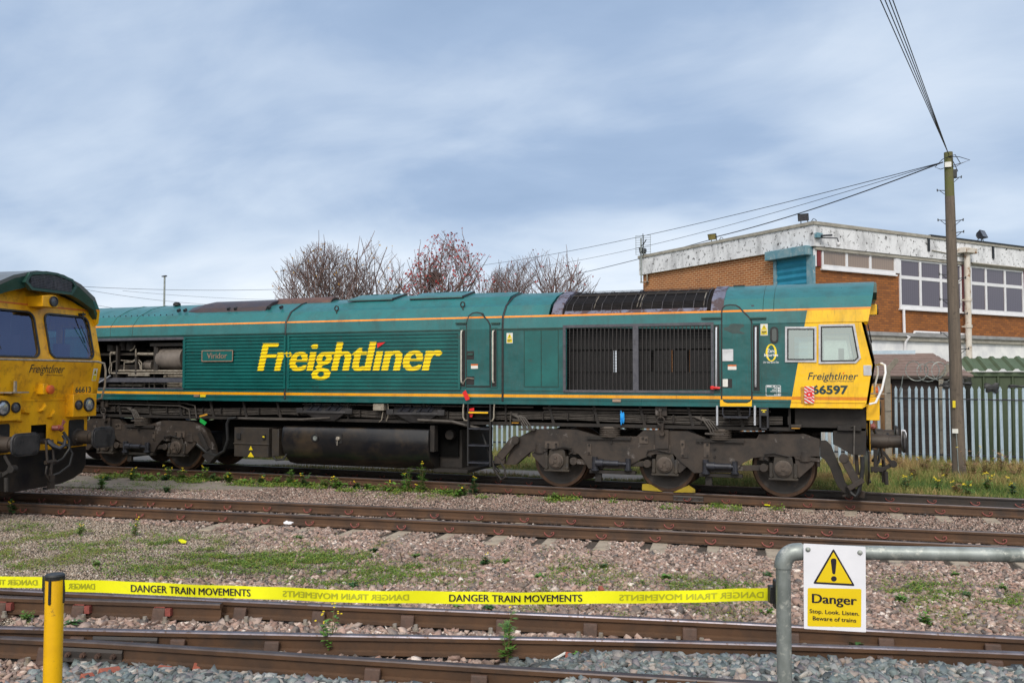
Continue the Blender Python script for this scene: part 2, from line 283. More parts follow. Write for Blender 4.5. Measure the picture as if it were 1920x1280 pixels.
def tintmat(name, cols, rough=0.85, bmp=0.0, fleck=None):
    """per-stone / per-leaf albedo from a mesh attribute"""
    m, nt, b = newmat(name)
    a = nt.nodes.new('ShaderNodeAttribute'); a.attribute_name = 'tint'
    r = nt.nodes.new('ShaderNodeValToRGB'); r.color_ramp.interpolation = 'LINEAR'
    nt.links.new(a.outputs['Fac'], r.inputs[0]); e = r.color_ramp.elements
    while len(e) > 1: e.remove(e[-1])
    for i, c in enumerate(cols):
        p = i/(len(cols)-1)
        if i == 0: e[0].position = 0; e[0].color = (*c, 1)
        else:
            q = e.new(p); q.color = (*c, 1)
    col = r.outputs[0]
    if fleck:
        col = mixc(nt, mth(nt, 'MULTIPLY', ramp2(nt, noise(nt, 45, 4, 0.7), 0.45, 0.7), 0.45), col, fleck)
        col = mixc(nt, mth(nt, 'MULTIPLY', ramp2(nt, noise(nt, 0.8, 5, 0.7), 0.48, 0.72), 0.50), col, (0.055, 0.045, 0.036))     # oil and brake dust
        col = mixc(nt, mth(nt, 'MULTIPLY', ramp2(nt, noise(nt, 6, 4, 0.7), 0.52, 0.68), 0.28), col, (0.075, 0.060, 0.045))
    nt.links.new(col, b.inputs['Base Color']); b.inputs['Roughness'].default_value = rough
    if bmp: bump(nt, b, noise(nt, 80, 4, 0.7), bmp)
    return m
PINKS = tintmat('stone_pink_granite', [(0.05, 0.042, 0.036), (0.31, 0.20, 0.16), (0.44, 0.295, 0.24), (0.18, 0.13, 0.11), (0.50, 0.37, 0.31), (0.09, 0.09, 0.09), (0.36, 0.26, 0.20), (0.17, 0.15, 0.135), (0.55, 0.43, 0.36), (0.34, 0.20, 0.15), (0.82, 0.74, 0.66)], 0.85, 0.3, (0.22, 0.13, 0.10))
GREYS = tintmat('stone_blue_grey', [(0.05, 0.055, 0.055), (0.12, 0.15, 0.145), (0.18, 0.22, 0.21), (0.13, 0.165, 0.18), (0.25, 0.28, 0.27), (0.20, 0.17, 0.18), (0.30, 0.32, 0.31), (0.34, 0.25, 0.20), (0.46, 0.46, 0.43)], 0.7, 0.3, (0.09, 0.10, 0.11))
GRAVS = tintmat('stone_fine_gravel', [(0.10, 0.08, 0.06), (0.30, 0.24, 0.18), (0.42, 0.34, 0.26), (0.26, 0.22, 0.18), (0.52, 0.44, 0.35), (0.38, 0.25, 0.19), (0.75, 0.69, 0.60)], 0.85, 0.2, (0.26, 0.20, 0.15))
GRASSM = tintmat('grass_blades', [(0.055, 0.11, 0.018), (0.11, 0.17, 0.03), (0.19, 0.20, 0.05), (0.30, 0.235, 0.085), (0.40, 0.28, 0.12), (0.30, 0.16, 0.07)], 0.8)
COVERM = tintmat('weed_cover_leaves', [(0.030, 0.080, 0.012), (0.070, 0.15, 0.015), (0.12, 0.21, 0.022), (0.21, 0.24, 0.025), (0.20, 0.15, 0.05)], 0.7)

# ---------------------------------------------------------------- mesh builder
OFF = Vector((0, 0, 0))
class MB:
    def __init__(s): s.v = []; s.f = []; s.m = []; s.c = 0
    def mat(s, i): s.c = i; return s
    def add(s, vs, fs):
        n = len(s.v); s.v += [tuple(p) for p in vs]; s.f += [tuple(n+i for i in f) for f in fs]; s.m += [s.c]*len(fs); return s
    def box(s, x0, x1, y0, y1, z0, z1):
        return s.add([(x0, y0, z0), (x1, y0, z0), (x1, y1, z0), (x0, y1, z0), (x0, y0, z1), (x1, y0, z1), (x1, y1, z1), (x0, y1, z1)],
                     [(0, 3, 2, 1), (4, 5, 6, 7), (0, 1, 5, 4), (1, 2, 6, 5), (2, 3, 7, 6), (3, 0, 4, 7)])
    def bar(s, p, q, w, h, upv=(0, 0, 1)):
        p = Vector(p); q = Vector(q); d = (q-p).normalized(); u = Vector(upv)
        if abs(d.dot(u)) > 0.99: u = Vector((0, 1, 0))
        a = d.cross(u).normalized()*w/2; b = a.cross(d).normalized()*h/2
        vs = [p-a-b, p+a-b, p+a+b, p-a+b, q-a-b, q+a-b, q+a+b, q-a+b]
        return s.add(vs, [(0, 1, 2, 3), (7, 6, 5, 4), (0, 4, 5, 1), (1, 5, 6, 2), (2, 6, 7, 3), (3, 7, 4, 0)])
    def prism(s, poly, ax, a, b):
        """poly of 2-D points in the two other axes (order x,y,z without ax)"""
        n = len(poly)
        def P(p, t):
            l = list(p); l.insert(ax, t); return l
        vs = [P(p, a) for p in poly]+[P(p, b) for p in poly]
        fs = [tuple(range(n))[::-1], tuple(range(n, 2*n))]+[(i, (i+1) % n, n+(i+1) % n, n+i) for i in range(n)]
        return s.add(vs, fs)
    def tube(s, pts, r, seg=8, caps=True, r1=None):
        pts = [Vector(p) for p in pts]; n = len(pts); rings = []
        d0 = (pts[1]-pts[0]).normalized(); u = Vector((0, 0, 1)) if abs(d0.z) < 0.9 else Vector((1, 0, 0))
        a = d0.cross(u).normalized()
        vs = []
        for i, p in enumerate(pts):
            d = (pts[min(i+1, n-1)]-pts[max(i-1, 0)]).normalized()
            a = (a-d*a.dot(d)).normalized(); b = d.cross(a)
            rr = r if r1 is None else r+(r1-r)*i/(n-1)
            for k in range(seg):
                t = 2*math.pi*k/seg; vs.append(p+a*math.cos(t)*rr+b*math.sin(t)*rr)
        fs = []
        for i in range(n-1):
            for k in range(seg):
                k2 = (k+1) % seg; fs.append((i*seg+k, i*seg+k2, (i+1)*seg+k2, (i+1)*seg+k))
        if caps: fs += [tuple(range(seg))[::-1], tuple((n-1)*seg+k for k in range(seg))]
        return s.add(vs, fs)
    def lathe(s, c, axis, prof, seg=24, caps=True):
        """prof: list of (distance along axis, radius)"""
        c = Vector(c); d = Vector(axis).normalized(); u = Vector((0, 0, 1)) if abs(d.z) < 0.9 else Vector((1, 0, 0))
        a = d.cross(u).normalized(); b = d.cross(a); vs = []; fs = []
        for t, r in prof:
            for k in range(seg):
                q = 2*math.pi*k/seg; vs.append(c+d*t+(a*math.cos(q)+b*math.sin(q))*max(r, 1e-4))
        for i in range(len(prof)-1):
            for k in range(seg):
                k2 = (k+1) % seg; fs.append((i*seg+k, (i+1)*seg+k, (i+1)*seg+k2, i*seg+k2))
        if caps: fs += [tuple(range(seg)), tuple((len(prof)-1)*seg+k for k in range(seg))[::-1]]
        return s.add(vs, fs)
    def cyl(s, p, q, r, seg=12, r2=None):
        p = Vector(p); q = Vector(q); l = (q-p).length
        return s.lathe(p, q-p, [(0, r), (l, r if r2 is None else r2)], seg)
    def text(s, st, fn, x0, x1, y0, y1, shear=0, off=0.0, ref='F', cuts=None, fat=0, nf=4):
        """text fitted to x0..x1 and base line y0 .. cap top y1, placed by fn(x, y) -> point"""
        V, T = textmesh(st, shear, off, cuts and [((c-y0)/(y1-y0)) for c in cuts], ref)
        a = V[:, 0].min(); b = V[:, 0].max(); k_ = (x1-x0-fat)/(b-a)
        for k in range(nf if fat else 1):        # heavier strokes: the letter painted again a little further along, each layer of paint on the last
            sh = fat*k/(nf-1) if fat else 0
            P_ = [fn(x0+(p[0]-a)*k_+sh, y0+p[1]*(y1-y0)) for p in V]
            if k: P_ = [Vector(q)+Vector((0, -0.0004*k, 0)) for q in P_]
            s.add(P_, T)
        return s
    def build(s, name, mats, parent=None, label=None, cat=None, group=None, kind=None, smooth=35, bevel=0, thing=False):
        if not isinstance(mats, (list, tuple)): mats = [mats]
        if parent is not None and 1 < len(s.f) < 5000:
            gs = pieces(s)
            if 1 < len(gs) <= 45:
                first = None
                for fi in gs:
                    q = MB(); used = sorted({i for k in fi for i in s.f[k]}); mp = {i: j for j, i in enumerate(used)}
                    q.v = [s.v[i] for i in used]; q.f = [tuple(mp[i] for i in s.f[k]) for k in fi]; q.m = [s.m[k] for k in fi]
                    o = q.build(name, mats, parent, label, cat, group, kind, smooth, bevel, True); first = first or o
                return first
        V = np.array(s.v, dtype=float)
        if parent is None:
            c = Vector(((V[:, 0].min()+V[:, 0].max())/2, (V[:, 1].min()+V[:, 1].max())/2, V[:, 2].min()))
            if kind == 'structure' or kind == 'stuff': c = Vector((0, 0, 0))
        else: c = OFF
        V = V-np.array(c)
        me = bpy.data.meshes.new(name); me.from_pydata(V.tolist(), [], s.f); me.update()
        for m in mats: me.materials.append(m)
        me.polygons.foreach_set('material_index', s.m)
        bm = bmesh.new(); bm.from_mesh(me); bmesh.ops.recalc_face_normals(bm, faces=bm.faces); bm.to_mesh(me); bm.free()
        if smooth:
            me.polygons.foreach_set('use_smooth', [True]*len(me.polygons)); me.set_sharp_from_angle(angle=R(smooth))
        o = bpy.data.objects.new(name, me); COL.objects.link(o)
        if parent is None: o.location = c
        else: o.parent = parent
        if bevel:
            b = o.modifiers.new('bevel', 'BEVEL'); b.width = bevel; b.segments = 2; b.limit_method = 'ANGLE'; b.angle_limit = R(40)
        tag(o, label, cat, group, kind); return o
def pieces(s):
    n = len(s.v); par = list(range(n))
    def fd(a):
        while par[a] != a: par[a] = par[par[a]]; a = par[a]
        return a
    for f in s.f:
        a = fd(f[0])
        for i in f[1:]:
            b = fd(i)
            if a != b: par[b] = a
    isl = {}
    for k, f in enumerate(s.f): isl.setdefault(fd(f[0]), []).append(k)
    isl = list(isl.values())
    if len(isl) < 2 or len(isl) > 400: return [list(range(len(s.f)))]
    V = np.array(s.v, float); lo = []; hi = []
    for I in isl:
        ix = list({i for k in I for i in s.f[k]}); lo.append(V[ix].min(0)); hi.append(V[ix].max(0))
    lo = np.array(lo); hi = np.array(hi); sz = (hi-lo).max(1)
    gap = np.maximum(0, np.maximum(lo[:, None]-hi[None], lo[None]-hi[:, None])); near = np.sqrt((gap**2).sum(2)) <= np.maximum(0.019, 0.48*np.maximum(sz[:, None], sz[None]))
    m = len(isl); par = list(range(m))
    for a, b in zip(*np.nonzero(np.triu(near, 1))): par[fd(int(a))] = fd(int(b))
    g = {}
    for a in range(m): g.setdefault(fd(a), []).extend(isl[a])
    return sorted(g.values(), key=len, reverse=True)
def tag(o, label=None, cat=None, group=None, kind=None):
    for k, x in (('label', label), ('category', cat), ('group', group), ('kind', kind)):
        if x: o[k] = x
def thing(name, loc, label, cat, group=None, rz=0):
    o = bpy.data.objects.new(name, None); COL.objects.link(o); o.location = loc; o.rotation_euler = (0, 0, rz)
    o.empty_display_size = 0.3; tag(o, label, cat, group); return o
TC = {}
def textmesh(st, shear, off, cuts, ref):
    key = (st, shear, off, tuple(cuts) if cuts else None)
    if key in TC: return TC[key]
    def conv(t):
        cu = bpy.data.curves.new('t', 'FONT'); cu.body = t; cu.size = 1; cu.shear = shear; cu.offset = off; cu.resolution_u = 4; cu.fill_mode = 'FRONT'
        ob = bpy.data.objects.new('t', cu); COL.objects.link(ob)
        dg = bpy.context.evaluated_depsgraph_get(); me = bpy.data.meshes.new_from_object(ob.evaluated_get(dg))
        bpy.data.objects.remove(ob); bpy.data.curves.remove(cu); return me
    r = conv(ref); cap = max(v.co.y for v in r.vertices)-0.0; base = min(v.co.y for v in r.vertices)
    me = conv(st); bm = bmesh.new(); bm.from_mesh(me)
    if cuts:
        for c in cuts:
            y = base+c*(cap-base)
            bmesh.ops.bisect_plane(bm, geom=bm.verts[:]+bm.edges[:]+bm.faces[:], plane_co=(0, y, 0), plane_no=(0, 1, 0))
    bmesh.ops.triangulate(bm, faces=bm.faces); bm.verts.ensure_lookup_table()
    V = np.array([(v.co.x, (v.co.y-base)/(cap-base)) for v in bm.verts]); T = [tuple(v.index for v in f.verts) for f in bm.faces]
    bm.free(); TC[key] = (V, T); return TC[key]
def rrect(x0, x1, y0, y1, r, n=4):
    p = []
    for cx_, cy_, a0 in ((x1-r, y1-r, 0), (x0+r, y1-r, 90), (x0+r, y0+r, 180), (x1-r, y0+r, 270)):
        for k in range(n+1):
            a = R(a0+90*k/n); p.append((cx_+r*math.cos(a), cy_+r*math.sin(a)))
    return p
def ring(mb, outer, inner, ax, a, b):
    """closed frame between two outlines with the same point count"""
    n = len(outer)
    def P(p, t):
        l = list(p); l.insert(ax, t); return l
    vs = [P(p, a) for p in outer]+[P(p, a) for p in inner]+[P(p, b) for p in outer]+[P(p, b) for p in inner]
    fs = []
    for i in range(n):
        j = (i+1) % n
        fs += [(i, j, n+j, n+i), (2*n+i, 3*n+i, 3*n+j, 2*n+j), (i, 2*n+i, 2*n+j, j), (n+i, n+j, 3*n+j, 3*n+i)]
    mb.add(vs, fs)
def scalep(poly, d):
    cx_ = sum(p[0] for p in poly)/len(poly); cy_ = sum(p[1] for p in poly)/len(poly); o = []
    n = len(poly)
    for i in range(n):           # offset outline by d (positive = outwards)
        a = Vector(poly[i-1]); b = Vector(poly[i]); c = Vector(poly[(i+1) % n])
        e1 = (b-a).normalized(); e2 = (c-b).normalized(); n1 = Vector((e1.y, -e1.x)); n2 = Vector((e2.y, -e2.x))
        m = (n1+n2); k = max(0.3, 1+n1.dot(n2)); m = m/k
        if m.dot(b-Vector((cx_, cy_))) < 0: pass
        o.append(b+m*d)
    A = sum(poly[i-1][0]*poly[i][1]-poly[i][0]*poly[i-1][1] for i in range(n))
    if A < 0:
        o = []
        for i in range(n):
            a = Vector(poly[i-1]); b = Vector(poly[i]); c = Vector(poly[(i+1) % n])
            e1 = (b-a).normalized(); e2 = (c-b).normalized(); n1 = Vector((-e1.y, e1.x)); n2 = Vector((-e2.y, e2.x))
            m = (n1+n2)/max(0.3, 1+n1.dot(n2)); o.append(b+m*d)
    return [tuple(p) for p in o]
def panel(mb, outer, holes, fn, back, cx=(), cy=()):
    bm = bmesh.new(); es = []
    for lp in [outer]+list(holes):
        vs = [bm.verts.new((p[0], p[1], 0)) for p in lp]
        es += [bm.edges.new((vs[i-1], vs[i])) for i in range(len(vs))]
    bmesh.ops.triangle_fill(bm, use_beauty=True, use_dissolve=False, edges=es, normal=(0, 0, 1))
    for c in cx: bmesh.ops.bisect_plane(bm, geom=bm.verts[:]+bm.edges[:]+bm.faces[:], plane_co=(c, 0, 0), plane_no=(1, 0, 0))
    for c in cy: bmesh.ops.bisect_plane(bm, geom=bm.verts[:]+bm.edges[:]+bm.faces[:], plane_co=(0, c, 0), plane_no=(0, 1, 0))
    bmesh.ops.triangulate(bm, faces=bm.faces); bm.verts.index_update(); n = len(bm.verts)
    f = [Vector(fn(v.co.x, v.co.y)) for v in bm.verts]; g = [p+Vector(back) for p in f]
    fs = [tuple(v.index for v in q.verts) for q in bm.faces]; fs2 = [tuple(n+i for i in reversed(q)) for q in fs]
    sd_ = [(e.verts[0].index, e.verts[1].index, n+e.verts[1].index, n+e.verts[0].index) for e in bm.edges if len(e.link_faces) == 1]
    bm.free(); mb.add(f+g, fs+fs2+sd_); return mb

# ================================================================ THE LOCOMOTIVES
ROOFP = [(-1.335, 3.065), (-1.315, 3.29), (-1.13, 3.52), (-0.74, 3.715), (-0.30, 3.835), (0, 3.845), (0.30, 3.835), (0.74, 3.715), (1.13, 3.52), (1.315, 3.29), (1.335, 3.065)]
def roofz(y):
    y = abs(y); pts = [(0, 3.845), (0.30, 3.835), (0.74, 3.715), (1.13, 3.52), (1.315, 3.29), (1.335, 3.065)]
    for (a, za), (b, zb) in zip(pts, pts[1:]):
        if y <= b: return za+(zb-za)*(y-a)/(b-a)
    return 3.065
def roofy(z): 
    pts = [(3.065, 1.335), (3.29, 1.315), (3.52, 1.13), (3.715, 0.74), (3.835, 0.30)]
    for (a, ya), (b, yb) in zip(pts, pts[1:]):
        if z <= b: return ya+(yb-ya)*(z-a)/(b-a)
    return 0.30
def xf(z):
    pts = [(0.0, 1.32), (1.615, 1.32), (1.68, 1.40), (2.33, 1.505), (3.07, 1.34), (4.0, 1.13)]
    for (a, xa), (b, xb) in zip(pts, pts[1:]):
        if z <= b: return xa+(xb-xa)*(z-a)/(b-a)
XC = -8.65
def loco(name, root_loc, rz, label, number, full, paint, ypaint, glass_front):
    global OFF
    OFF = Vector((XC, 0, 0)); c = math.cos(rz); s_ = math.sin(rz)
    root = thing(name, root_loc, label, 'locomotive', 'green and yellow diesel locomotives in the yard', rz)
    B = lambda mb, n, m, p=root, **k: mb.build(n, m, p, **k)
    xr, xl = 1.25, -18.55
    def mx(x): return 2*XC-x                      # mirror to the far cab
    # ---- body sides
    def cabside_x(z): return xf(z)-0.004
    out_ = [(-18.7, 1.615), (1.25, 1.615), (cabside_x(1.68), 1.68), (cabside_x(2.33), 2.33), (cabside_x(3.06), 3.06), (mx(cabside_x(3.06)), 3.06), (mx(cabside_x(2.33)), 2.33), (mx(cabside_x(1.68)), 1.68)]
    out_[0] = (mx(1.25), 1.615)
    w1 = [S(1476, 616), S(1527, 616), S(1527, 675), S(1476, 675)]
    w2 = [S(1539, 612), S(1599, 611), S(1610, 670), S(1603, 677), S(1539, 678)]
    grl = [S(1062, 615), S(1333, 616), S(1333, 731), S(1062, 732)]
    eng = [(-15.6, 1.86), (-12.86, 1.86), (-12.86, 2.99), (-15.6, 2.99)]
    m2 = [[(mx(x), z) for x, z in w_] for w_ in (w1, w2)]
    for side in (-1, 1):
        mb = MB(); holes = [w1, w2, grl]+m2
        if side < 0 and full: holes.append(eng)
        panel(mb, out_, holes, lambda x, z: (x, side*1.325, z), (0, -side*0.05, 0), cx=[i*1.0 for i in range(-18, 1)])
        B(mb, 'side_panel', paint, smooth=0)
    # ---- roof
    def rsec(mb, x0, x1, sl0=0.0, sl1=0.0, prof=ROOFP, th=0.05):
        n = len(prof); inn = [(y*(1-th/1.3), z-th) for y, z in prof]
        vs = []
        for x, sl in ((x0, sl0), (x1, sl1)):
            vs += [(x+sl*(z-3.065), y, z) for y, z in prof]+[(x+sl*(z-3.065), y, z) for y, z in inn]
        fs = []
        for i in range(n-1):
            fs += [(i, i+1, 2*n+i+1, 2*n+i), (n+i, 3*n+i, 3*n+i+1, n+i+1), (i, n+i, n+i+1, i+1), (2*n+i, 2*n+i+1, 3*n+i+1, 3*n+i)]
        fs += [(0, 2*n, 3*n, n), (n-1, 2*n-1, 4*n-1, 3*n-1)]
        mb.add(vs, fs)
    RX0, RX1 = -4.35, -0.98
    mb = MB(); rsec(mb, mx(1.405), -10.16, -0.19); rsec(mb, -10.12, -5.19); rsec(mb, -5.15, RX0+0.1); rsec(mb, RX1, 1.405, 0, 0.19)
    low = [p for p in ROOFP if p[1] < 3.3]
    for sd_ in (-1, 1):
        mb.prism([(sd_*1.335, 3.065), (sd_*1.315, 3.31), (sd_*1.26, 3.31), (sd_*1.28, 3.065)], 0, RX0+0.1, RX1)
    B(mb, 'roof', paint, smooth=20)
    # seams in the bodywork
    for x in (-10.14, -5.17) if full else (-10.14,):
        mb = MB(); pts = [(x, -1.33, 1.66), (x, -1.332, 3.05)]+[(x, y*1.003, z+0.004) for y, z in ROOFP[1:9]]
        mb.tube(pts, 0.022, 6); B(mb, 'body_seam', RUB)
    # ---- floor/inner tray + compartment walls
    mb = MB(); mb.box(mx(1.2), 1.2, -1.27, 1.27, 1.60, 1.66)
    for x in (-15.7, -12.6, -5.15, -4.4, -0.98): mb.box(x-0.02, x+0.02, -1.26, 1.26, 1.66, 3.05)
    if full: mb.box(-15.7, -12.6, 0.1, 0.14, 1.66, 3.05)
    B(mb, 'bulkheads', BLK)
    # ---- cab fronts (both ends)
    for end in (0, 1):
        e = (lambda x: x) if end == 0 else mx; sg = 1 if end == 0 else -1
        cabp = 'cab_front'
        ys = [-1.325, -1.2, -0.9, -0.5, 0, 0.5, 0.9, 1.2, 1.325]
        arch = [(1.30, 3.10), (1.15, 3.30), (0.8, 3.44), (0.4, 3.555), (0, 3.60), (-0.4, 3.555), (-0.8, 3.44), (-1.15, 3.30), (-1.30, 3.10)]
        outer = [(-1.325, 1.615), (1.325, 1.615), (1.325, 3.05)]+arch+[(-1.325, 3.05)]
        wr = rrect(0.13, 1.13, 2.43, 3.15, 0.11); wl = [(-y, z) for y, z in wr]
        sb = lambda y: 0.004*max(0, (abs(y)-1.12)/0.205)**1.5
        fr = MB(); panel(fr, outer, [wr, wl], lambda y, z: (e(xf(z)-sb(y)), y, z), (-0.04*sg, 0, 0), cx=(-1.2, -1.12, 1.12, 1.2), cy=(1.68, 2.33, 3.07))
        front = B(fr, 'cab_front', ypaint)
        # orange line across the front
        mb = MB()
        for a, b in ((-1.13, -0.13), (0.15, 1.13)): mb.add([(e(xf(3.29)+0.012), a, 3.275), (e(xf(3.29)+0.012), b, 3.275), (e(xf(3.31)+0.012), b, 3.30), (e(xf(3.31)+0.012), a, 3.30)], [(0, 1, 2, 3)])
        B(mb, 'orange_line', LBLO, front)
        # hood face
        hood = MB(); ho = [(y*0.994, z-0.008) for y, z in ROOFP][::-1]+[(y*1.0, z-0.0) for y, z in arch[::-1]]
        panel(hood, ho, [], lambda y, z: (e(1.40+0.19*(z-3.065)), y, z), (-0.12*sg, 0, 0)); B(hood, 'roof_hood', GD)
        gp = [(-0.44, 3.745), (-0.12, 3.80), (0.12, 3.80), (0.46, 3.735), (0.53, 3.66), (0.45, 3.545), (-0.40, 3.545), (-0.50, 3.63)]
        mb = MB(); ring(mb, [(a, b) for a, b in scalep(gp, 0.045)], gp, 0, e(1.50), e(1.585)); hg = B(mb, 'horn_grille_frame', GD)
        mb = MB(); mb.prism(gp, 0, e(1.505), e(1.52)); B(mb, 'horn_recess', BLK, hg)
        mb = MB()
        for k in range(9):
            z = 3.56+k*0.026; mb.box(min(e(1.574), e(1.579)), max(e(1.574), e(1.579)), -0.44+0.10*max(0, k-6), 0.46-0.10*max(0, k-6), z, z+0.008)
        for k in range(30):
            y = -0.44+k*0.031; mb.box(min(e(1.5745), e(1.5785)), max(e(1.5745), e(1.5785)), y, y+0.008, 3.55, 3.79-abs(y)*0.13)
        B(mb, 'mesh_grille', GRAF, hg)
        mb = MB()
        for y in (-0.02, 0.2): mb.lathe((e(1.52), y, 3.66), (sg, 0, 0), [(0, 0.03), (0.02, 0.09), (0.022, 0.08), (0.0, 0.03)], 16)
        B(mb, 'horn', GRAF, hg)
        # windscreens
        for sd_ in (-1, 1):
            p_ = [(sd_*y, z) for y, z in wr]; mb = MB()
            n = len(p_); o1 = scalep(p_, 0.03)
            F3 = lambda q, dx: (e(xf(q[1])+dx-sb(q[0])), q[0], q[1])
            vs = [F3(q, 0.02) for q in o1]+[F3(q, 0.02) for q in p_]+[F3(q, -0.03) for q in o1]+[F3(q, -0.03) for q in p_]
            fs = []
            for i in range(n):
                j = (i+1) % n; fs += [(i, j, n+j, n+i), (i, 2*n+i, 2*n+j, j), (n+i, n+j, 3*n+j, 3*n+i)]
            mb.add(vs, fs); ws = B(mb, 'windscreen', RUB)
            mb = MB(); mb.add([F3(q, -0.012) for q in p_], [tuple(range(n))]); B(mb, 'glass', glass_front, ws, smooth=0)
            mb = MB(); y0 = sd_*(0.98 if sd_ > 0 else 1.02)
            mb.tube([(e(xf(3.2)+0.07), y0, 3.24), (e(xf(3.14)+0.07), y0-0.02, 3.13), (e(xf(2.7)+0.05), y0+0.10, 2.72)], 0.009, 6)
            mb.tube([(e(xf(2.95)+0.05), y0-0.10, 3.0), (e(xf(2.6)+0.04), y0+0.12, 2.52)], 0.007, 5); mb.box(min(e(xf(3.2)), e(xf(3.2)+0.08)), max(e(xf(3.2)), e(xf(3.2)+0.08)), y0-0.05, y0+0.05, 3.19, 3.225)
            B(mb, 'wiper', BLK)
        # cab interior
        mb = MB(); mb.mat(0).box(min(e(-0.5), e(-0.46)), max(e(-0.5), e(-0.46)), -1.25, 1.25, 1.66, 3.4)
        mb.box(min(e(0.9), e(1.35)), max(e(0.9), e(1.35)), -1.15, 1.15, 2.0, 2.36)
        mb.box(min(e(-0.46), e(1.2)), max(e(-0.46), e(1.2)), -1.2, 1.2, 3.28, 3.33)
        for yy in (-0.65, 0.65):
            mb.box(min(e(0.1), e(0.6)), max(e(0.1), e(0.6)), yy-0.25, yy+0.25, 2.05, 2.15); mb.box(min(e(0.02), e(0.12)), max(e(0.02), e(0.12)), yy-0.23, yy+0.23, 2.1, 2.85)
        mb.box(min(e(0.95), e(1.05)), max(e(0.95), e(1.05)), 0.75, 1.05, 2.40, 2.68)
        B(mb, 'cab_interior', INTER)
        # top lamp
        mb = MB(); mb.prism([(-0.2, 3.25), (0.13, 3.25), (0.13, 3.42), (0.08, 3.455), (-0.03, 3.455), (-0.2, 3.43)], 0, e(1.25), e(1.60)); tl = B(mb, 'lamp_housing', ypaint, bevel=0.008)
        mb = MB(); mb.lathe((e(1.60), 0.02, 3.352), (sg, 0, 0), [(0, 0.088), (0.03, 0.088), (0.03, 0.070), (0.01, 0.068)], 20); B(mb, 'lamp_ring', BLK, tl)
        mb = MB(); mb.lathe((e(1.605), 0.02, 3.352), (sg, 0, 0), [(0, 0.069), (0.012, 0.069), (0.018, 0.03)], 20); B(mb, 'lens', LAMPD, tl)
        # lower nose plate, buffer beam, plough
        mb = MB(); sl_ = [(-0.19, 1.02), (0.14, 1.02), (0.14, 1.29), (-0.19, 1.29)]
        bl_ = [[(a, 0.90), (b, 0.90), (b, 1.33), (a, 1.33)] for a, b in ((0.63, 1.0), (-1.0, -0.63))]
        panel(mb, [(-1.09, 0.86), (1.09, 0.86), (1.09, 1.70), (-1.09, 1.70)], [sl_], lambda y, z: (e(1.415), y, z), (-0.005*sg, 0, 0)); np_ = B(mb, 'nose_plate', ypaint)
        mb = MB()
        for a, b in ((0.64, 1.0), (-1.0, -0.64)): mb.prism(rrect(a, b, 0.88, 1.34, 0.04), 0, e(1.418), e(1.43))
        mb.prism([(-0.19, 1.02), (0.14, 1.02), (0.14, 1.29), (-0.19, 1.29)], 0, e(1.25), e(1.27)); B(mb, 'buffer_plate', BLK, np_)
        mb = MB(); mb.box(min(e(1.415), e(1.432)), max(e(1.415), e(1.432)), -0.56, 0.56, 1.69, 1.712)
        for y, z, a in ((-0.35, 1.53, -25), (0.02, 1.56, 35), (0.22, 1.45, 30), (-0.5, 1.40, -15)):
            q = Matrix.Rotation(R(a), 3, 'X'); 
            pts = [q @ Vector((0, dy, dz)) for dy, dz in ((-0.10, 0), (0.10, 0.05), (0.12, -0.02), (-0.06, -0.06))]
            mb.add([(e(1.42), y+p.y, z+p.z) for p in pts]+[(e(1.48), y+p.y*0.6, z+p.z*0.5) for p in pts], [(4, 5, 6, 7), (0, 1, 5, 4), (1, 2, 6, 5), (2, 3, 7, 6), (3, 0, 4, 7)])
        B(mb, 'bracket', ypaint, np_)
        mb = MB(); pl = [(-1.09, 0.88), (1.09, 0.88), (1.09, 0.52), (1.0, 0.40), (0.8, 0.31), (0.5, 0.25), (-0.5, 0.23), (-0.8, 0.29), (-1.0, 0.40), (-1.09, 0.52)]
        mb.prism(pl, 0, e(1.375), e(1.405)); mb.box(min(e(1.405), e(1.5)), max(e(1.405), e(1.5)), -0.45, 0.02, 0.84, 0.87); mb.box(min(e(1.405), e(1.47)), max(e(1.405), e(1.47)), 0.1, 0.3, 0.2, 0.235)
        B(mb, 'snowplough', TANK, smooth=0, bevel=0.006)
        # headlight clusters
        for sd_ in (-1, 1):
            mb = MB(); a, b = sorted((sd_*0.57, sd_*1.13)); mb.box(min(e(1.36), e(1.57)), max(e(1.36), e(1.57)), a, b, 1.395, 1.785); hb = B(mb, 'headlight_box', ypaint, bevel=0.006)
            for y, r, m_ in ((0.93, 0.125, LAMPC), (0.685, 0.085, LAMPD)):
                mb = MB(); mb.mat(0).lathe((e(1.565), sd_*y, 1.60), (sg, 0, 0), [(0, r), (0.03, r), (0.035, r*0.82), (0.015, r*0.78)], 22); hl = B(mb, 'headlight', BLK, hb)
                mb.__init__(); mb.lathe((e(1.575), sd_*y, 1.60), (sg, 0, 0), [(0, r*0.79), (0.01, r*0.78), (0.022, r*0.45), (0.027, r*0.05)], 22); B(mb, 'lens', m_, hb)
            # buffers
            bf = MB(); yb = sd_*0.86
            bf.mat(0).lathe((e(1.41), yb, 1.03), (sg, 0, 0), [(0, 0.155), (0.03, 0.155), (0.04, 0.125), (0.30, 0.120), (0.305, 0.105), (0.50, 0.105)], 24)
            o_b = B(bf, 'buffer', [BOG])
            bf = MB(); hp = rrect(yb-0.28, yb+0.28, 0.855, 1.215, 0.12, 6); bf.mat(0).prism(hp, 0, e(1.93), e(1.965)); bf.prism(scalep(hp, -0.03), 0, e(1.965), e(1.975))
            B(bf, 'buffer_head', RUBG, o_b, bevel=0.01)
            if full and end == 0 and sd_ < 0: pass
        # coupling
        mb = MB(); mb.tube([(e(1.40), -0.03, 1.02), (e(1.62), -0.03, 1.02)], 0.05, 10)
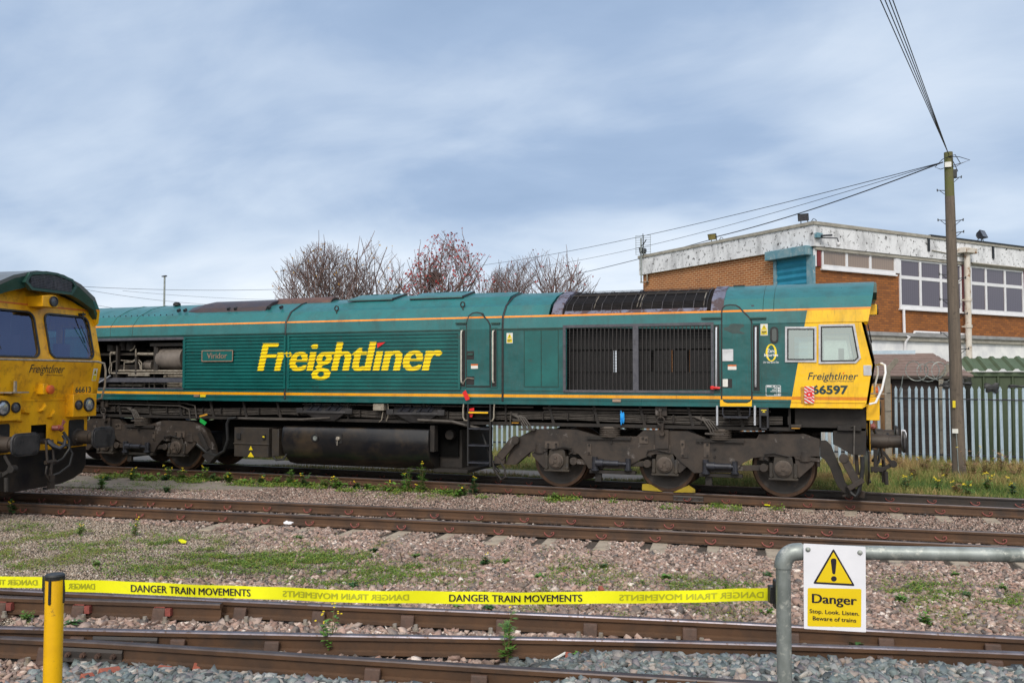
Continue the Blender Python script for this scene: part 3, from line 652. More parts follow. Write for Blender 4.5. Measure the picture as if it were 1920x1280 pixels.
        mb.tube([(e(1.60), -0.02, 1.02), (e(1.70), 0.0, 0.94), (e(1.76), 0.05, 0.90), (e(1.78), 0.14, 0.94), (e(1.77), 0.17, 1.04), (e(1.75), 0.13, 1.11)], 0.045, 10, r1=0.022)
        hk = B(mb, 'coupling_hook', STEELD)
        mb = MB()
        for dy in (-0.07, 0.07): mb.tube([(e(1.62), dy-0.02, 1.04), (e(1.66), dy-0.02, 0.68)], 0.02, 8)
        mb.tube([(e(1.66), -0.13, 0.68), (e(1.66), 0.09, 0.68)], 0.035, 8); mb.tube([(e(1.67), -0.02, 0.68), (e(1.67), -0.02, 0.30)], 0.028, 8)
        mb.tube([(e(1.68), -0.12, 0.62), (e(1.70), -0.17, 0.5), (e(1.69), -0.07, 0.36)], 0.016, 8); mb.box(min(e(1.64), e(1.70)), max(e(1.64), e(1.70)), -0.06, 0.04, 0.24, 0.46)
        B(mb, 'coupling_link', BOG, hk)
        mb = MB(); mb.tube([(e(1.43), 0.26, 1.22), (e(1.52), 0.30, 1.22)], 0.045, 8); mb.tube([(e(1.52), 0.28, 1.23), (e(1.53), 0.36, 1.20)], 0.05, 8); mb.tube([(e(1.53), 0.36, 1.25), (e(1.54), 0.38, 1.36)], 0.014, 6); mb.tube([(e(1.53), 0.36, 1.25), (e(1.54), 0.42, 1.33)], 0.014, 6)
        tp = B(mb, 'air_cock', CLIPR)
        mb = MB(); mb.tube([(e(1.54), 0.38, 1.15), (e(1.60), 0.45, 1.0), (e(1.62), 0.44, 0.86), (e(1.58), 0.33, 0.70), (e(1.50), 0.15, 0.60)], 0.024, 10); B(mb, 'air_hose', RUB)
        mb = MB(); mb.tube([(e(1.50), 0.30, 0.98), (e(1.58), 0.42, 0.93), (e(1.64), 0.49, 0.78), (e(1.62), 0.45, 0.58), (e(1.55), 0.3, 0.46), (e(1.48), 0.16, 0.41)], 0.024, 10); B(mb, 'air_hose', RUB)
        # control socket
        mb = MB(); mb.box(min(e(1.40), e(1.56)), max(e(1.40), e(1.56)), -0.10, 0.0, 1.80, 1.97); sk = B(mb, 'socket_box', ypaint, bevel=0.006)
        mb = MB(); mb.lathe((e(1.54), 0.03, 1.875), (sg, 0, 0), [(0, 0.075), (0.06, 0.075), (0.07, 0.06)], 18); B(mb, 'socket_cap', ORGL, sk)
        # hand rail of the nose
        mb = MB(); mb.tube([(e(1.62), -1.12, 2.36), (e(1.62), 1.10, 2.36)], 0.018, 8); hr = B(mb, 'front_handrail', PALEP if not full else WHT)
        for sd_ in (-1, 1):
            mb = MB(); mb.tube([(e(1.60), sd_*1.10, 2.36), (e(1.66), sd_*1.20, 2.33), (e(1.665), sd_*1.235, 2.2), (e(1.60), sd_*1.30, 1.92), (e(1.50), sd_*1.34, 1.70), (e(1.40), sd_*1.35, 1.675)], 0.019, 8); B(mb, 'corner_handrail', PALEP if not full else WHT, hr)
        mb = MB(); mb.box(min(e(1.40), e(1.70)), max(e(1.40), e(1.70)), -0.9, -0.55, 1.83, 1.85); mb.box(min(e(1.5), e(1.53)), max(e(1.5), e(1.53)), -0.66, -0.62, 1.85, 2.02); B(mb, 'lamp_bracket', PALEP)
        # lettering on the nose
        mb = MB(); fx_ = lambda y, z: (e(xf(z)+0.004), y*sg, z)
        mb.text('Freightl\u0131ner', lambda y, z: fx_(y, z), -0.33, 0.44, 2.155, 2.29, 0.25, 0.0); B(mb, 'company_lettering', DKNAVY, front)
        mb = MB(); mb.text('a Genesee & Wyoming Company', lambda y, z: fx_(y, z), 0.02, 0.42, 2.108, 2.128, 0.2, 0.01); B(mb, 'small_lettering', DKNAVY, front)
        mb = MB(); mb.prism([(0.69, 1.79), (1.17, 1.79), (1.17, 2.0), (0.69, 2.03)], 0, e(1.40), e(1.452)); npl = B(mb, 'number_plate', ypaint)
        mb = MB(); mb.text(number, lambda y, z: (e(1.456), y*sg if sg > 0 else -y+1.85-0.0, z), 0.74, 1.12, 1.81, 1.915, 0, 0.02, ref='6'); B(mb, 'number', DKNAVY, npl)
        mb = MB(); mb.add([fx_(a, b) for a, b in ((1.13, 2.02), (1.235, 2.02), (1.235, 2.24), (1.13, 2.24))], [(0, 1, 2, 3)]); wl_ = B(mb, 'warning_label', LBLW)
        mb = MB(); gx = lambda y, z: (e(xf(z)+0.007), y*sg, z); mb.add([gx(a, b) for a, b in ((1.14, 2.14), (1.225, 2.14), (1.183, 2.23))], [(0, 1, 2)]); mb.add([gx(a, b) for a, b in ((1.14, 2.03), (1.225, 2.03), (1.225, 2.12), (1.14, 2.12))], [(0, 1, 2, 3)]); B(mb, 'warning_marks', LBLY, wl_)
        mb = MB(); hx = lambda y, z: (e(xf(z)+0.009), y*sg, z); mb.add([hx(a, b) for a, b in ((1.165, 2.15), (1.20, 2.15), (1.183, 2.20))], [(0, 1, 2)]); B(mb, 'warning_symbol', BLKP, wl_)
    # ---- cab side windows and trim, both sides near cab; simple repeats at the far cab
    for side in (-1, 1):
        for end in (0, 1):
            e = (lambda x: x) if end == 0 else mx
            for poly, fw_ in ((w1, ALU if (full or 1) else ALU), (w2, ALU)):
                pp = [(e(x), z) for x, z in poly]; mb = MB(); o = scalep(pp, 0.034)
                ring(mb, o, pp, 1, side*1.31, side*1.348); wf = B(mb, 'side_window', ALU)
                mb = MB(); ring(mb, scalep(pp, 0.001), scalep(pp, -0.022), 1, side*1.318, side*1.352); B(mb, 'window_seal', RUB, wf)
                mb = MB(); mb.add([(x, side*1.325, z) for x, z in pp], [tuple(range(len(pp)))]); B(mb, 'glass', GLASS, wf, smooth=0)
    # ---- bogies
    def P8(x, y): return (900+x/4.267, 750+y/4.267)
    def P4(x, y): return (1300+x/2.909, 500+y/2.909)
    px = [P8(*q) for q in ((205, 515), (225, 440), (300, 300), (430, 233), (560, 230), (775, 235), (940, 285), (1250, 292), (1305, 243), (1660, 247), (1835, 312))]
    px += [P4(*q) for q in ((75, 937), (345, 937), (358, 912), (600, 912), (690, 940), (690, 1033), (385, 1035), (325, 1042), (270, 1070), (245, 1100), (215, 1122), (60, 1122))]
    px += [P8(*q) for q in ((1710, 582), (1670, 545), (1600, 490), (1545, 428), (1400, 430), (1290, 470), (1180, 530), (1150, 550), (870, 548), (840, 490), (790, 432), (700, 392), (560, 382), (450, 388), (400, 415), (285, 515))]
    fpoly = [S(u, v, -1.13) for u, v in px]
    for bg_ in (0, 1):
        mm = (lambda x: x) if bg_ == 0 else mx
        fp = [(mm(x), z) for x, z in fpoly]
        mb = MB()
        for side in (-1, 1): mb.prism(fp, 1, side*1.13, side*0.98)
        for xx in (-3.1, -1.05): mb.box(min(mm(xx-0.15), mm(xx+0.15)), max(mm(xx-0.15), mm(xx+0.15)), -0.98, 0.98, 0.55, 0.75)
        bog = B(mb, 'bogie', BOG, smooth=0, bevel=0.012)
        D_ = lambda mb, n, m, **k: mb.build(n, m, bog, **k)
        # raised plates and bolts on the frame
        mb = MB()
        for (x0, y0, x1, y1) in ((520, 330, 630, 385), (1390, 360, 1525, 412), (1605, 320, 1638, 455), (1275, 290, 1345, 345), (1790, 330, 1838, 455), (860, 350, 888, 435)):
            a = S(*P8(x0, y1), -1.13); b = S(*P8(x1, y0), -1.13); mb.box(min(mm(a[0]), mm(b[0])), max(mm(a[0]), mm(b[0])), -1.145, -1.12, a[1], b[1])
        D_(mb, 'wear_plate', BOGL, bevel=0.003)
        mb = MB()
        for (x, y) in ((545, 350), (608, 350), (545, 372), (612, 372), (1430, 375), (1500, 375), (1432, 398), (1510, 398), (1620, 350), (1620, 440), (1303, 305), (1330, 315), (1820, 355), (1820, 440), (1877, 385), (1877, 450), (873, 358), (870, 420), (1052, 338)):
            a = S(*P8(x, y), -1.15); mb.cyl((mm(a[0]), -1.12, a[1]), (mm(a[0]), -1.17, a[1]), 0.020, 6)
        D_(mb, 'bolt', UND)
        # spring ledges + springs
        for (u, v0, v1) in ((1144, 797, 818), (1351, 806, 823)):
            xx, zt = S(u, v0, -1.05); _, zb = S(u, v1, -1.05); zb = max(zb, 0.90); xx = mm(xx)
            mb = MB(); mb.box(xx-0.42, xx+0.42, -1.18, -0.80, zb-0.05, zb); D_(mb, 'spring_seat', UND)
            mb = MB(); prof = []
            for k in range(5):
                z = zb+k*(1.20-zb)/5; h = (1.20-zb)/5; prof += [(z-zb, 0.19), (z-zb+h*0.5, 0.20), (z-zb+h*0.58, 0.15), (z-zb+h*0.95, 0.15)]
            mb.lathe((xx, -1.06, zb), (0, 0, 1), prof, 20); mb.lathe((xx, 1.0, zb), (0, 0, 1), prof, 12); D_(mb, 'rubber_spring', SPRM)
        for k in range(3):
            ax_ = mm(-2.07*k)
            # wheels
            for side in (-1, 1):
                mb = MB(); y0 = side*0.86 if side < 0 else 0.80
                mb.mat(0).lathe((ax_, y0, 0.53), (0, -side, 0), [(-0.02, 0.001), (-0.02, 0.15), (0.012, 0.19), (0.028, 0.32), (0.020, 0.42), (0.0, 0.452), (0.0, 0.47)], 40, False)
                mb.mat(1).lathe((ax_, y0, 0.53), (0, -side, 0), [(0.0, 0.47), (0.0, 0.525), (0.10, 0.533), (0.115, 0.56), (0.13, 0.555), (0.13, 0.40), (0.10, 0.001)], 56, False)
                D_(mb, 'wheel', [WHEEL, TYRE], smooth=40)
            mb = MB(); mb.cyl((ax_, -0.75, 0.53), (ax_, 0.75, 0.53), 0.10, 12); mb.cyl((ax_-0.0, -0.5, 0.5), (ax_, 0.5, 0.5), 0.33, 14); D_(mb, 'axle', UND)
            # axle box
            mb = MB(); zz_ = 0.53
            mb.prism([(ax_-0.17, 0.36), (ax_+0.17, 0.36), (ax_+0.185, 0.52), (ax_+0.15, 0.72), (ax_+0.10, 0.78), (ax_-0.10, 0.78), (ax_-0.15, 0.72), (ax_-0.185, 0.52)], 1, -1.12, -0.88)
            mb.box(ax_-0.25, ax_+0.25, -1.15, -1.0, 0.325, 0.365); mb.box(ax_-0.235, ax_-0.175, -1.14, -1.02, 0.365, 0.62); mb.box(ax_+0.175, ax_+0.235, -1.14, -1.02, 0.365, 0.62); mb.cyl((ax_-0.205, -1.16, 0.40), (ax_-0.205, -1.10, 0.40), 0.035, 10); mb.cyl((ax_+0.205, -1.16, 0.40), (ax_+0.205, -1.10, 0.40), 0.035, 10)
            mb.prism([(ax_-0.24, 0.36), (ax_+0.24, 0.36), (ax_+0.24, 0.42), (ax_+0.19, 0.46), (ax_+0.21, 0.74), (ax_-0.21, 0.74), (ax_-0.19, 0.46), (ax_-0.24, 0.42)], 1, 0.86, 1.13)
            ab = D_(mb, 'axle_box', BOXM, bevel=0.008)
            mb = MB(); mb.lathe((ax_, -1.13, 0.53), (0, -1, 0), [(-0.02, 0.145), (0.035, 0.145), (0.042, 0.118), (0.062, 0.115), (0.066, 0.03), (0.08, 0.03)], 24)
            for q in range(3):
                a = R(90+120*q); mb.cyl((ax_+0.066*math.cos(a), -1.19, 0.53+0.066*math.sin(a)), (ax_+0.066*math.cos(a), -1.222, 0.53+0.066*math.sin(a)), 0.025, 6)
            D_(mb, 'bearing_cap', BOGL)
            # side ears with drilled triangle plate and traction link
            mb = MB(); t_ = (-1 if k == 2 else 1)*(1 if bg_ == 0 else -1)
            mb.prism([(ax_+t_*0.20, 0.70), (ax_+t_*0.52, 0.66), (ax_+t_*0.50, 0.60), (ax_+t_*0.27, 0.38), (ax_+t_*0.20, 0.40)], 1, -1.10, -1.04)
            mb.prism([(ax_+t_*0.15, 0.80), (ax_+t_*0.60, 0.72), (ax_+t_*0.62, 0.66), (ax_+t_*0.20, 0.70)], 1, -1.12, -1.0)
            mb.cyl((ax_+t_*0.58, -1.06, 0.58), (ax_+t_*0.58, -1.06, 0.76), 0.03, 8)
            mb.cyl((ax_+t_*0.36, -1.02, 0.66), (ax_+t_*0.36, -1.02, 0.84), 0.13, 14)
            mb.cyl((ax_-t_*0.33, -1.02, 0.66), (ax_-t_*0.33, -1.02, 0.84), 0.11, 14)
            D_(mb, 'hanger_plate', BOG, bevel=0.005)
            mb = MB(); mb.bar((ax_-t_*0.25, -1.08, 0.53), (ax_-t_*0.92, -1.06, 0.50), 0.05, 0.10); mb.cyl((ax_-t_*0.33, -1.02, 0.53), (ax_-t_*0.33, -1.14, 0.53), 0.075, 12); D_(mb, 'traction_rod', BOG, bevel=0.008)
            mb = MB(); mb.tube([(ax_+t_*0.1, -1.15, 0.74), (ax_-t_*0.15, -1.17, 0.80), (ax_-t_*0.30, -1.17, 0.78), (ax_-t_*0.33, -1.16, 0.70), (ax_-t_*0.25, -1.15, 0.66)], 0.013, 6); D_(mb, 'sensor_cable', UND)
        # dampers
        for (x0, y0, x1, y1) in ((920, 470, 1185, 530), (1805, 495, 2040, 555)):
            a = S(*P8(x0, (y0+y1)/2), -1.2); b = S(*P8(x1, (y0+y1)/2), -1.2); z = a[1]; L0, L1 = sorted((mm(a[0]), mm(b[0])))
            mb = MB(); mb.cyl((L0+0.02, -1.20, z), (L0+0.16, -1.20, z), 0.075, 14); mb.cyl((L0+0.12, -1.20, z), (L0+0.45, -1.20, z), 0.058, 14)
            mb.cyl((L0, -1.20, z-0.13), (L0, -1.20, z+0.11), 0.055, 10); mb.cyl((L1, -1.20, z-0.11), (L1, -1.20, z+0.10), 0.05, 10); mb.cyl((L0+0.4, -1.2, z), (L1, -1.2, z), 0.035, 10)
            mb.cyl((L1, -1.20, z-0.12), (L1, -1.20, z-0.09), 0.07, 10); mb.cyl((L0, -1.20, z-0.14), (L0, -1.20, z-0.11), 0.075, 10)
            D_(mb, 'damper', STEELD)
            mb = MB(); mb.box(L0-0.12, L1+0.12, -1.16, -1.02, z-0.20, z-0.14); mb.box(L0-0.02, L0+0.10, -1.12, -1.05, z-0.36, z-0.2); D_(mb, 'damper_bracket', UND, bevel=0.006)
        # end arms: sand pipe / guard iron
        if bg_ == 0:
            mb = MB(); a = S(*P8(270, 320), -1.2); b = S(*P8(160, 460), -1.2); mb.bar((a[0], -1.2, a[1]), (b[0], -1.2, b[1]), 0.07, 0.16)
            mb.cyl((a[0]+0.03, -1.15, a[1]), (a[0]+0.03, -1.24, a[1]), 0.085, 14); mb.box(b[0]-0.12, b[0]+0.1, -1.22, -1.1, b[1]-0.12, b[1]+0.03); D_(mb, 'brake_arm', BOG, bevel=0.01)
        else:
            mb = MB(); x1 = mm(S(*P8(300, 300), -1.15)[0]); mb.bar((x1-0.10, -1.2, 0.88), (x1+0.14, -1.2, 0.50), 0.05, 0.10); mb.prism([(x1+0.0, 0.38), (x1+0.22, 0.52), (x1+0.36, 0.36), (x1+0.20, 0.20)], 1, -1.23, -1.05); D_(mb, 'brake_arm', UND, bevel=0.006)
        # guard at the outer end
        G4 = lambda x, y: (1520+x/4.265, 640+y/4.265)
        gpoly = [S(*G4(*q), -1.12) for q in ((75, 790), (125, 790), (165, 830), (200, 920), (245, 1020), (275, 1120), (315, 1180), (365, 1205), (360, 1232), (260, 1205), (215, 1155), (185, 1090), (150, 1000), (110, 940), (75, 920))]
        mb = MB(); mb.prism([(mm(x), z) for x, z in gpoly], 1, -1.14, -1.09); D_(mb, 'guard_bracket', UND, bevel=0.006)
        a = S(*G4(265, 935), -1.2); b = S(*G4(370, 1130), -1.2)
        mb = MB(); mb.bar((mm(a[0]), -1.22, a[1]), (mm(b[0]), -1.22, b[1]), 0.08, 0.13); mb.cyl((mm(a[0]), -1.16, a[1]), (mm(a[0]), -1.27, a[1]), 0.08, 12)
        mb.bar((mm(b[0]-0.14), -1.22, b[1]-0.10), (mm(b[0]+0.10), -1.22, b[1]+0.06), 0.10, 0.09)
        mb.bar((mm(a[0]+0.2), -1.0, a[1]+0.05), (mm(b[0]+0.02), -1.0, b[1]+0.12), 0.06, 0.10); mb.bar((mm(a[0]-0.02), -1.05, b[1]-0.25), (mm(b[0]+0.05), -1.1, b[1]-0.12), 0.10, 0.05)
        mb.bar((mm(a[0]+0.12), -1.05, 0.18), (mm(a[0]+0.32), -1.15, 0.14), 0.05, 0.12)
        D_(mb, 'brake_arm', BOG, bevel=0.01)
        p = [S(*G4(*q), -1.2) for q in ((412, 920), (415, 1000), (405, 1100), (385, 1200), (360, 1236), (325, 1215), (290, 1160))]
        mb = MB(); mb.tube([(mm(x), -1.2, z) for x, z in p], 0.035, 8); D_(mb, 'sand_pipe', RUB)
        # chain link and its hanger
        xx = mm(S(1240, 800, -1.2)[0]); mb = MB()
        mb.box(xx-0.12, xx+0.13, -1.19, -1.13, 0.82, 1.16); mb.box(xx-0.10, xx+0.11, -1.25, -1.19, 1.42, 1.60); 
        mb.tube([(xx, -1.26, 1.53), (xx, -1.27, 1.38)], 0.022, 8); q = [(xx+0.07*math.cos(t), -1.26, 1.33+0.075*math.sin(t)) for t in np.linspace(0, 6.28, 14)]; mb.tube(q, 0.017, 6)
        mb.tube([(xx+0.03, -1.26, 1.28), (xx+0.02, -1.25, 1.12)], 0.03, 8); mb.cyl((xx+0.02, -1.18, 1.10), (xx+0.02, -1.27, 1.10), 0.05, 6); mb.cyl((xx, -1.18, 1.53), (xx, -1.29, 1.53), 0.035, 8)
        D_(mb, 'lifting_chain', BOG, bevel=0.004)
    # ---- underframe
    mb = MB(); mb.box(mx(1.36), 1.36, -0.62, 0.62, 1.15, 1.60); mb.box(-12.2, -6.35, -0.75, 0.75, 0.5, 1.6); mb.box(mx(1.3), 1.3, -0.92, -0.85, 1.28, 1.6); mb.box(mx(1.3), 1.3, 0.93, 1.0, 1.28, 1.6)  # the deep box between the bogies is an added dark backing for the gap
    mb.box(mx(1.3), 1.3, -1.26, -1.10, 1.585, 1.612)
    und = B(mb, 'underframe', SHAD)
    mb = MB(); mb.box(mx(0.0), 0.2, -1.18, -1.10, 1.19, 1.25)
    for x in np.arange(-16.6, 0.4, 0.88):
        x = float(x); mb.bar((x, -1.18, 1.60), (x+(0.10 if int(x*7) % 2 else 0), -1.16, 1.2), 0.035, 0.05)
    for x in np.arange(-16.9, 0.4, 0.5): mb.box(float(x)-0.012, float(x)+0.012, -1.20, -1.05, 1.30, 1.44)
    B(mb, 'solebar', UND, und)
    mb = MB(); rr = random.Random(3)
    for k in range(5):
        pts = []; ph = rr.random()*6
        for x in np.arange(-16.8, 0.2, 0.3): pts.append((float(x), -1.13-0.012*(k % 2), 1.30+0.032*k+0.022*math.sin(float(x)*1.1)+0.006*math.sin(float(x)*3+ph)))
        mb.tube(pts, 0.014, 6)
    B(mb, 'cable_bundle', PIPED, und)
    mb = MB()
    mb.tube([(-15.5, -1.2, 1.55), (-12.9, -1.2, 1.53), (-12.6, -1.2, 1.48), (-12.55, -1.2, 1.2)], 0.018, 8); mb.tube([(-15.2, -1.22, 1.50), (-13.0, -1.22, 1.47), (-12.75, -1.22, 1.40), (-12.72, -1.2, 1.15)], 0.015, 8)
    mb.tube([(-9.8, -1.16, 1.545), (-4.6, -1.16, 1.54)], 0.015, 8); mb.tube([(-4.4, -1.17, 1.53), (-0.2, -1.17, 1.52)], 0.022, 8); mb.tube([(-4.4, -1.12, 1.47), (-0.4, -1.12, 1.47)], 0.016, 8)
    B(mb, 'air_pipe', PIPED, und)
    for x0, dr in ((-5.1, 1), (-1.55, 1), (-14.6, 1)):     # looms curling down to the bogie
        mb = MB()
        for k in range(4): mb.tube([(x0-0.4+0.03*k, -1.15, 1.40-0.0*k), (x0+0.02+0.035*k, -1.17, 1.41), (x0+0.2+0.045*k, -1.2, 1.34), (x0+0.30+0.05*k, -1.22, 1.20), (x0+0.33+0.05*k, -1.2, 1.10)], 0.016, 6)
        mb.box(x0+0.22, x0+0.55, -1.24, -1.1, 1.10, 1.13); B(mb, 'cable_loom', PIPED, und)
    # end box under the cab
    for end in (0, 1):
        e = (lambda x: x) if end == 0 else mx
        q = [(e(x), z) for x, z in (S(1562, 808, -1.16), S(1624, 808, -1.16), S(1624, 853, -1.16), S(1600, 853, -1.16), S(1562, 832, -1.16))]
        mb = MB(); mb.prism(q, 1, -1.16, 1.16); a = S(1570, 797, -1.2); b = S(1615, 808, -1.2)
        mb.box(min(e(a[0]), e(b[0])), max(e(a[0]), e(b[0])), -1.22, -1.0, b[1], a[1]); mb.box(min(e(0.2), e(1.36)), max(e(0.2), e(1.36)), -1.1, 1.1, 1.25, 1.6); B(mb, 'buffer_beam_box', UND, bevel=0.008)
        mb = MB(); a = S(1602, 800, -1.24); mb.tube([(e(a[0]-0.05), -1.24, a[1]), (e(a[0]), -1.25, a[1]+0.02), (e(a[0]-0.02), -1.25, a[1]-0.62)], 0.013, 6); B(mb, 'hand_lever', PIPEM)
        mb = MB(); mb.box(min(e(1.42), e(1.62)), max(e(1.42), e(1.62)), -1.0, -0.9, 0.52, 0.60); mb.bar((e(1.50), -0.95, 0.9), (e(1.50), -0.95, 0.5), 0.06, 0.08); mb.bar((e(1.55), -0.95, 0.52), (e(1.78), -0.92, 0.66), 0.05, 0.06)
        mb.bar((e(1.76), -0.92, 0.66), (e(1.62), -0.92, 0.86), 0.03, 0.05); mb.cyl((e(1.78), -0.97, 0.655), (e(1.78), -0.87, 0.655), 0.06, 12); mb.tube([(e(1.66), -0.92, 0.52), (e(1.67), -0.92, 0.3)], 0.035, 8); B(mb, 'coupling_handle', STEELD if 0 else UND, bevel=0.006)
    # battery box, fuel tank
    a = S(437, 801); b = S(502, 858); c2 = S(522, 801)
    mb = MB(); mb.box(a[0], b[0]-0.02, -1.28, -0.4, b[1], a[1]); mb.box(b[0]+0.02, b[0]+0.20, -1.22, -0.5, b[1]+0.03, a[1]-0.02); zm = (a[1]*0.45+b[1]*0.55)
    mb.box(a[0]-0.01, b[0]+0.0, -1.30, -1.27, zm-0.015, zm+0.015); mb.box(a[0]+0.1, b[0]-0.1, 0.4, 1.28, b[1], a[1]); bb = B(mb, 'battery_box', BOXM, bevel=0.008)
    mb = MB(); mb.box(a[0]+0.08, a[0]+0.18, -1.31, -1.27, a[1]-0.25, a[1]-0.12); mb.box(b[0]-0.16, b[0]-0.09, -1.31, -1.27, a[1]-0.24, a[1]-0.14); B(mb, 'box_latch', BLK, bb)
    mb = MB(); xm = (a[0]+b[0])/2; mb.add([(xm-0.05, -1.305, zm-0.13), (xm+0.05, -1.305, zm-0.13), (xm, -1.305, zm-0.04)], [(0, 1, 2)]); mb.add([(xm-0.08, -1.305, zm-0.28), (xm+0.09, -1.305, zm-0.28), (xm+0.0, -1.305, zm-0.17)], [(0, 1, 2)]); mb.box(b[0]-0.15, b[0]-0.10, -1.315, -1.30, a[1]-0.20, a[1]-0.17); B(mb, 'warning_marks', LBLY, bb)
    x0 = S(524, 830)[0]; x1 = S(800, 830)[0]; zt = S(660, 805)[1]; zb = 0.22
    tp_ = [(-1.24, zt-0.02), (-1.20, zt+0.03), (1.20, zt+0.03), (1.24, zt-0.02), (1.27, 0.75), (1.18, 0.48), (0.95, 0.28), (0.7, zb), (-0.7, zb), (-0.95, 0.28), (-1.18, 0.48), (-1.27, 0.75)]
    mb = MB(); mb.prism(tp_, 0, x0, x1); ft = B(mb, 'fuel_tank', TANK, smooth=50, bevel=0.02)
    mb = MB(); 
    for yy in (-1.18, 1.0): mb.box(x1+0.0, x1+0.10, yy, yy+0.18, 0.62, 1.15)
    mb.box(x1, x1+0.75, -1.0, 1.05, 0.20, 0.27); mb.box(x1, x1+0.5, -0.7, 0.9, 0.27, 1.05); mb.cyl((x1+0.3, -0.9, 0.95), (x1+0.3, -0.5, 0.95), 0.1, 12); B(mb, 'tank_end_bracket', UND, ft, bevel=0.01)
    mb = MB(); g = S(588, 821); mb.lathe((g[0], -1.262, g[1]), (0, -1, 0), [(0, 0.085), (0.03, 0.085), (0.032, 0.06), (0.01, 0.055)], 20); B(mb, 'fuel_gauge', RUB, ft)
    mb = MB(); mb.lathe((g[0], -1.27, g[1]), (0, -1, 0), [(0, 0.055), (0.006, 0.05)], 16); B(mb, 'gauge_face', GALV, ft)
    mb = MB(); g = S(632, 822); mb.box(g[0]-0.08, g[0]+0.08, -1.275, -1.262, g[1]-0.10, g[1]+0.09); B(mb, 'filler_recess', BLK, ft)
    mb = MB(); mb.lathe((g[0]+0.01, -1.275, g[1]), (0, -1, 0), [(0, 0.045), (0.05, 0.045), (0.06, 0.03)], 6); mb.tube([(g[0], -1.31, g[1]), (g[0]-0.01, -1.31, g[1]-0.14)], 0.009, 5); B(mb, 'filler_cap', BOLTM, ft)
    mb = MB(); mb.tube([(S(445, 799)[0], -1.27, 1.22), (S(500, 800)[0], -1.27, 1.215), (S(560, 795)[0], -1.25, 1.22), (S(615, 789)[0], -1.24, 1.27)], 0.026, 8); mb.tube([(S(780, 794)[0], -1.24, 1.26), (S(845, 799)[0], -1.24, 1.24), (S(870, 806)[0], -1.22, 1.17), (S(895, 812)[0], -1.1, 1.10)], 0.032, 8); B(mb, 'tank_pipe', PIPED)
    # hose loop by the battery box
    if full:
        mb = MB(); mb.tube([(S(440, 798)[0], -1.27, 1.23), (S(427, 800)[0], -1.28, 1.21), (S(423, 812)[0], -1.28, 1.1), (S(424, 840)[0], -1.27, 0.75), (S(416, 862)[0], -1.25, 0.5), (S(398, 872)[0], -1.2, 0.38), (S(378, 862)[0], -1.2, 0.46), (S(362, 845)[0], -1.2, 0.62)], 0.035, 10); B(mb, 'air_hose', RUB)
        mb = MB(); mb.tube([(S(505, 862)[0], -1.2, 0.42), (S(512, 870)[0], -1.22, 0.34), (S(525, 866)[0], -1.2, 0.36), (S(530, 856)[0], -1.15, 0.5)], 0.02, 8); B(mb, 'air_hose', BLK)
    # sand boxes
    for (u0, u1) in ((558, 655), (728, 828)):
        xa = S(u0+4, 770)[0]; xb = S(u1-6, 770)[0]; mb = MB()
        mb.prism([(-1.30, 1.36), (-1.30, 1.40), (-1.10, 1.56), (-0.9, 1.56), (-0.9, 1.36)], 0, xa, xb); n_ = len(mb.v)
        mb.add([(xa+0.1, -1.28, 1.36), (xb-0.06, -1.28, 1.36), (xb-0.06, -0.95, 1.36), (xa+0.1, -0.95, 1.36), (xa+0.42, -1.22, 1.20), (xb-0.35, -1.22, 1.20), (xb-0.35, -1.0, 1.20), (xa+0.42, -1.0, 1.20)], [(0, 1, 5, 4), (1, 2, 6, 5), (2, 3, 7, 6), (3, 0, 4, 7), (4, 5, 6, 7)])
        mb.box(xa-0.10, xa+0.05, -1.31, -1.26, 1.36, 1.47); mb.box(xb-0.03, xb+0.12, -1.31, -1.26, 1.36, 1.47); sbx = B(mb, 'sand_box', BOXD, bevel=0.006)
        for f_ in (0.28, 0.68):
            xx = xa+(xb-xa)*f_; mb = MB(); mb.add([(xx-0.17, -1.29, 1.425), (xx+0.17, -1.29, 1.425), (xx+0.20, -1.15, 1.54), (xx-0.12, -1.15, 1.54), (xx-0.17, -1.275, 1.40), (xx+0.17, -1.275, 1.40), (xx+0.2, -1.13, 1.515), (xx-0.12, -1.13, 1.515)], [(0, 1, 2, 3), (0, 4, 5, 1), (1, 5, 6, 2), (3, 2, 6, 7), (0, 3, 7, 4)])
            for q in (-0.08, 0.1): mb.bar((xx+q, -1.31, 1.44), (xx+q+0.02, -1.17, 1.56), 0.02, 0.02)
            B(mb, 'sand_box_lid', STEELD, sbx)
    mb = MB(); a = S(699, 769); b = S(719, 757); mb.box(a[0], b[0], -1.32, -1.18, a[1], b[1]); mb.tube([(b[0]+0.06, -1.25, 1.58), (b[0]+0.08, -1.25, 1.38), (b[0]+0.02, -1.24, 1.22)], 0.012, 6); mb.tube([(b[0]-0.05, -1.25, 1.42), (b[0]-0.08, -1.25, 1.25), (b[0]-0.14, -1.25, 1.2)], 0.012, 6); B(mb, 'junction_box', BOXM if 0 else GRIT if 0 else PALEP, bevel=0.006)
    # ---- access ladder below the middle door
    def Z6(x, y): return (700+x/6.4, 740+y/6.4)
    xa, _ = S(*Z6(1135, 400)); xb, _ = S(*Z6(1402, 400)); mb = MB()
    zb_ = S(*Z6(1135, 850))[1]
    for xx in (xa, xb): mb.box(xx-0.015, xx+0.015, -1.33, -1.26, zb_, 1.60)
    ld = B(mb, 'access_ladder', BLK)
    for yy in (200, 405, 605, 812):
        z = S(*Z6(1250, yy))[1]; mb = MB(); mb.box(xa+0.015, xb-0.015, -1.36, -1.14, z-0.015, z+0.012); st = B(mb, 'step', STEELD, ld)
    z = S(*Z6(1250, 206))[1]; mb = MB(); mb.box(xa+0.03, xb-0.03, -1.372, -1.362, z-0.022, z+0.006); B(mb, 'step_edge', LBLY if 0 else YP, ld)
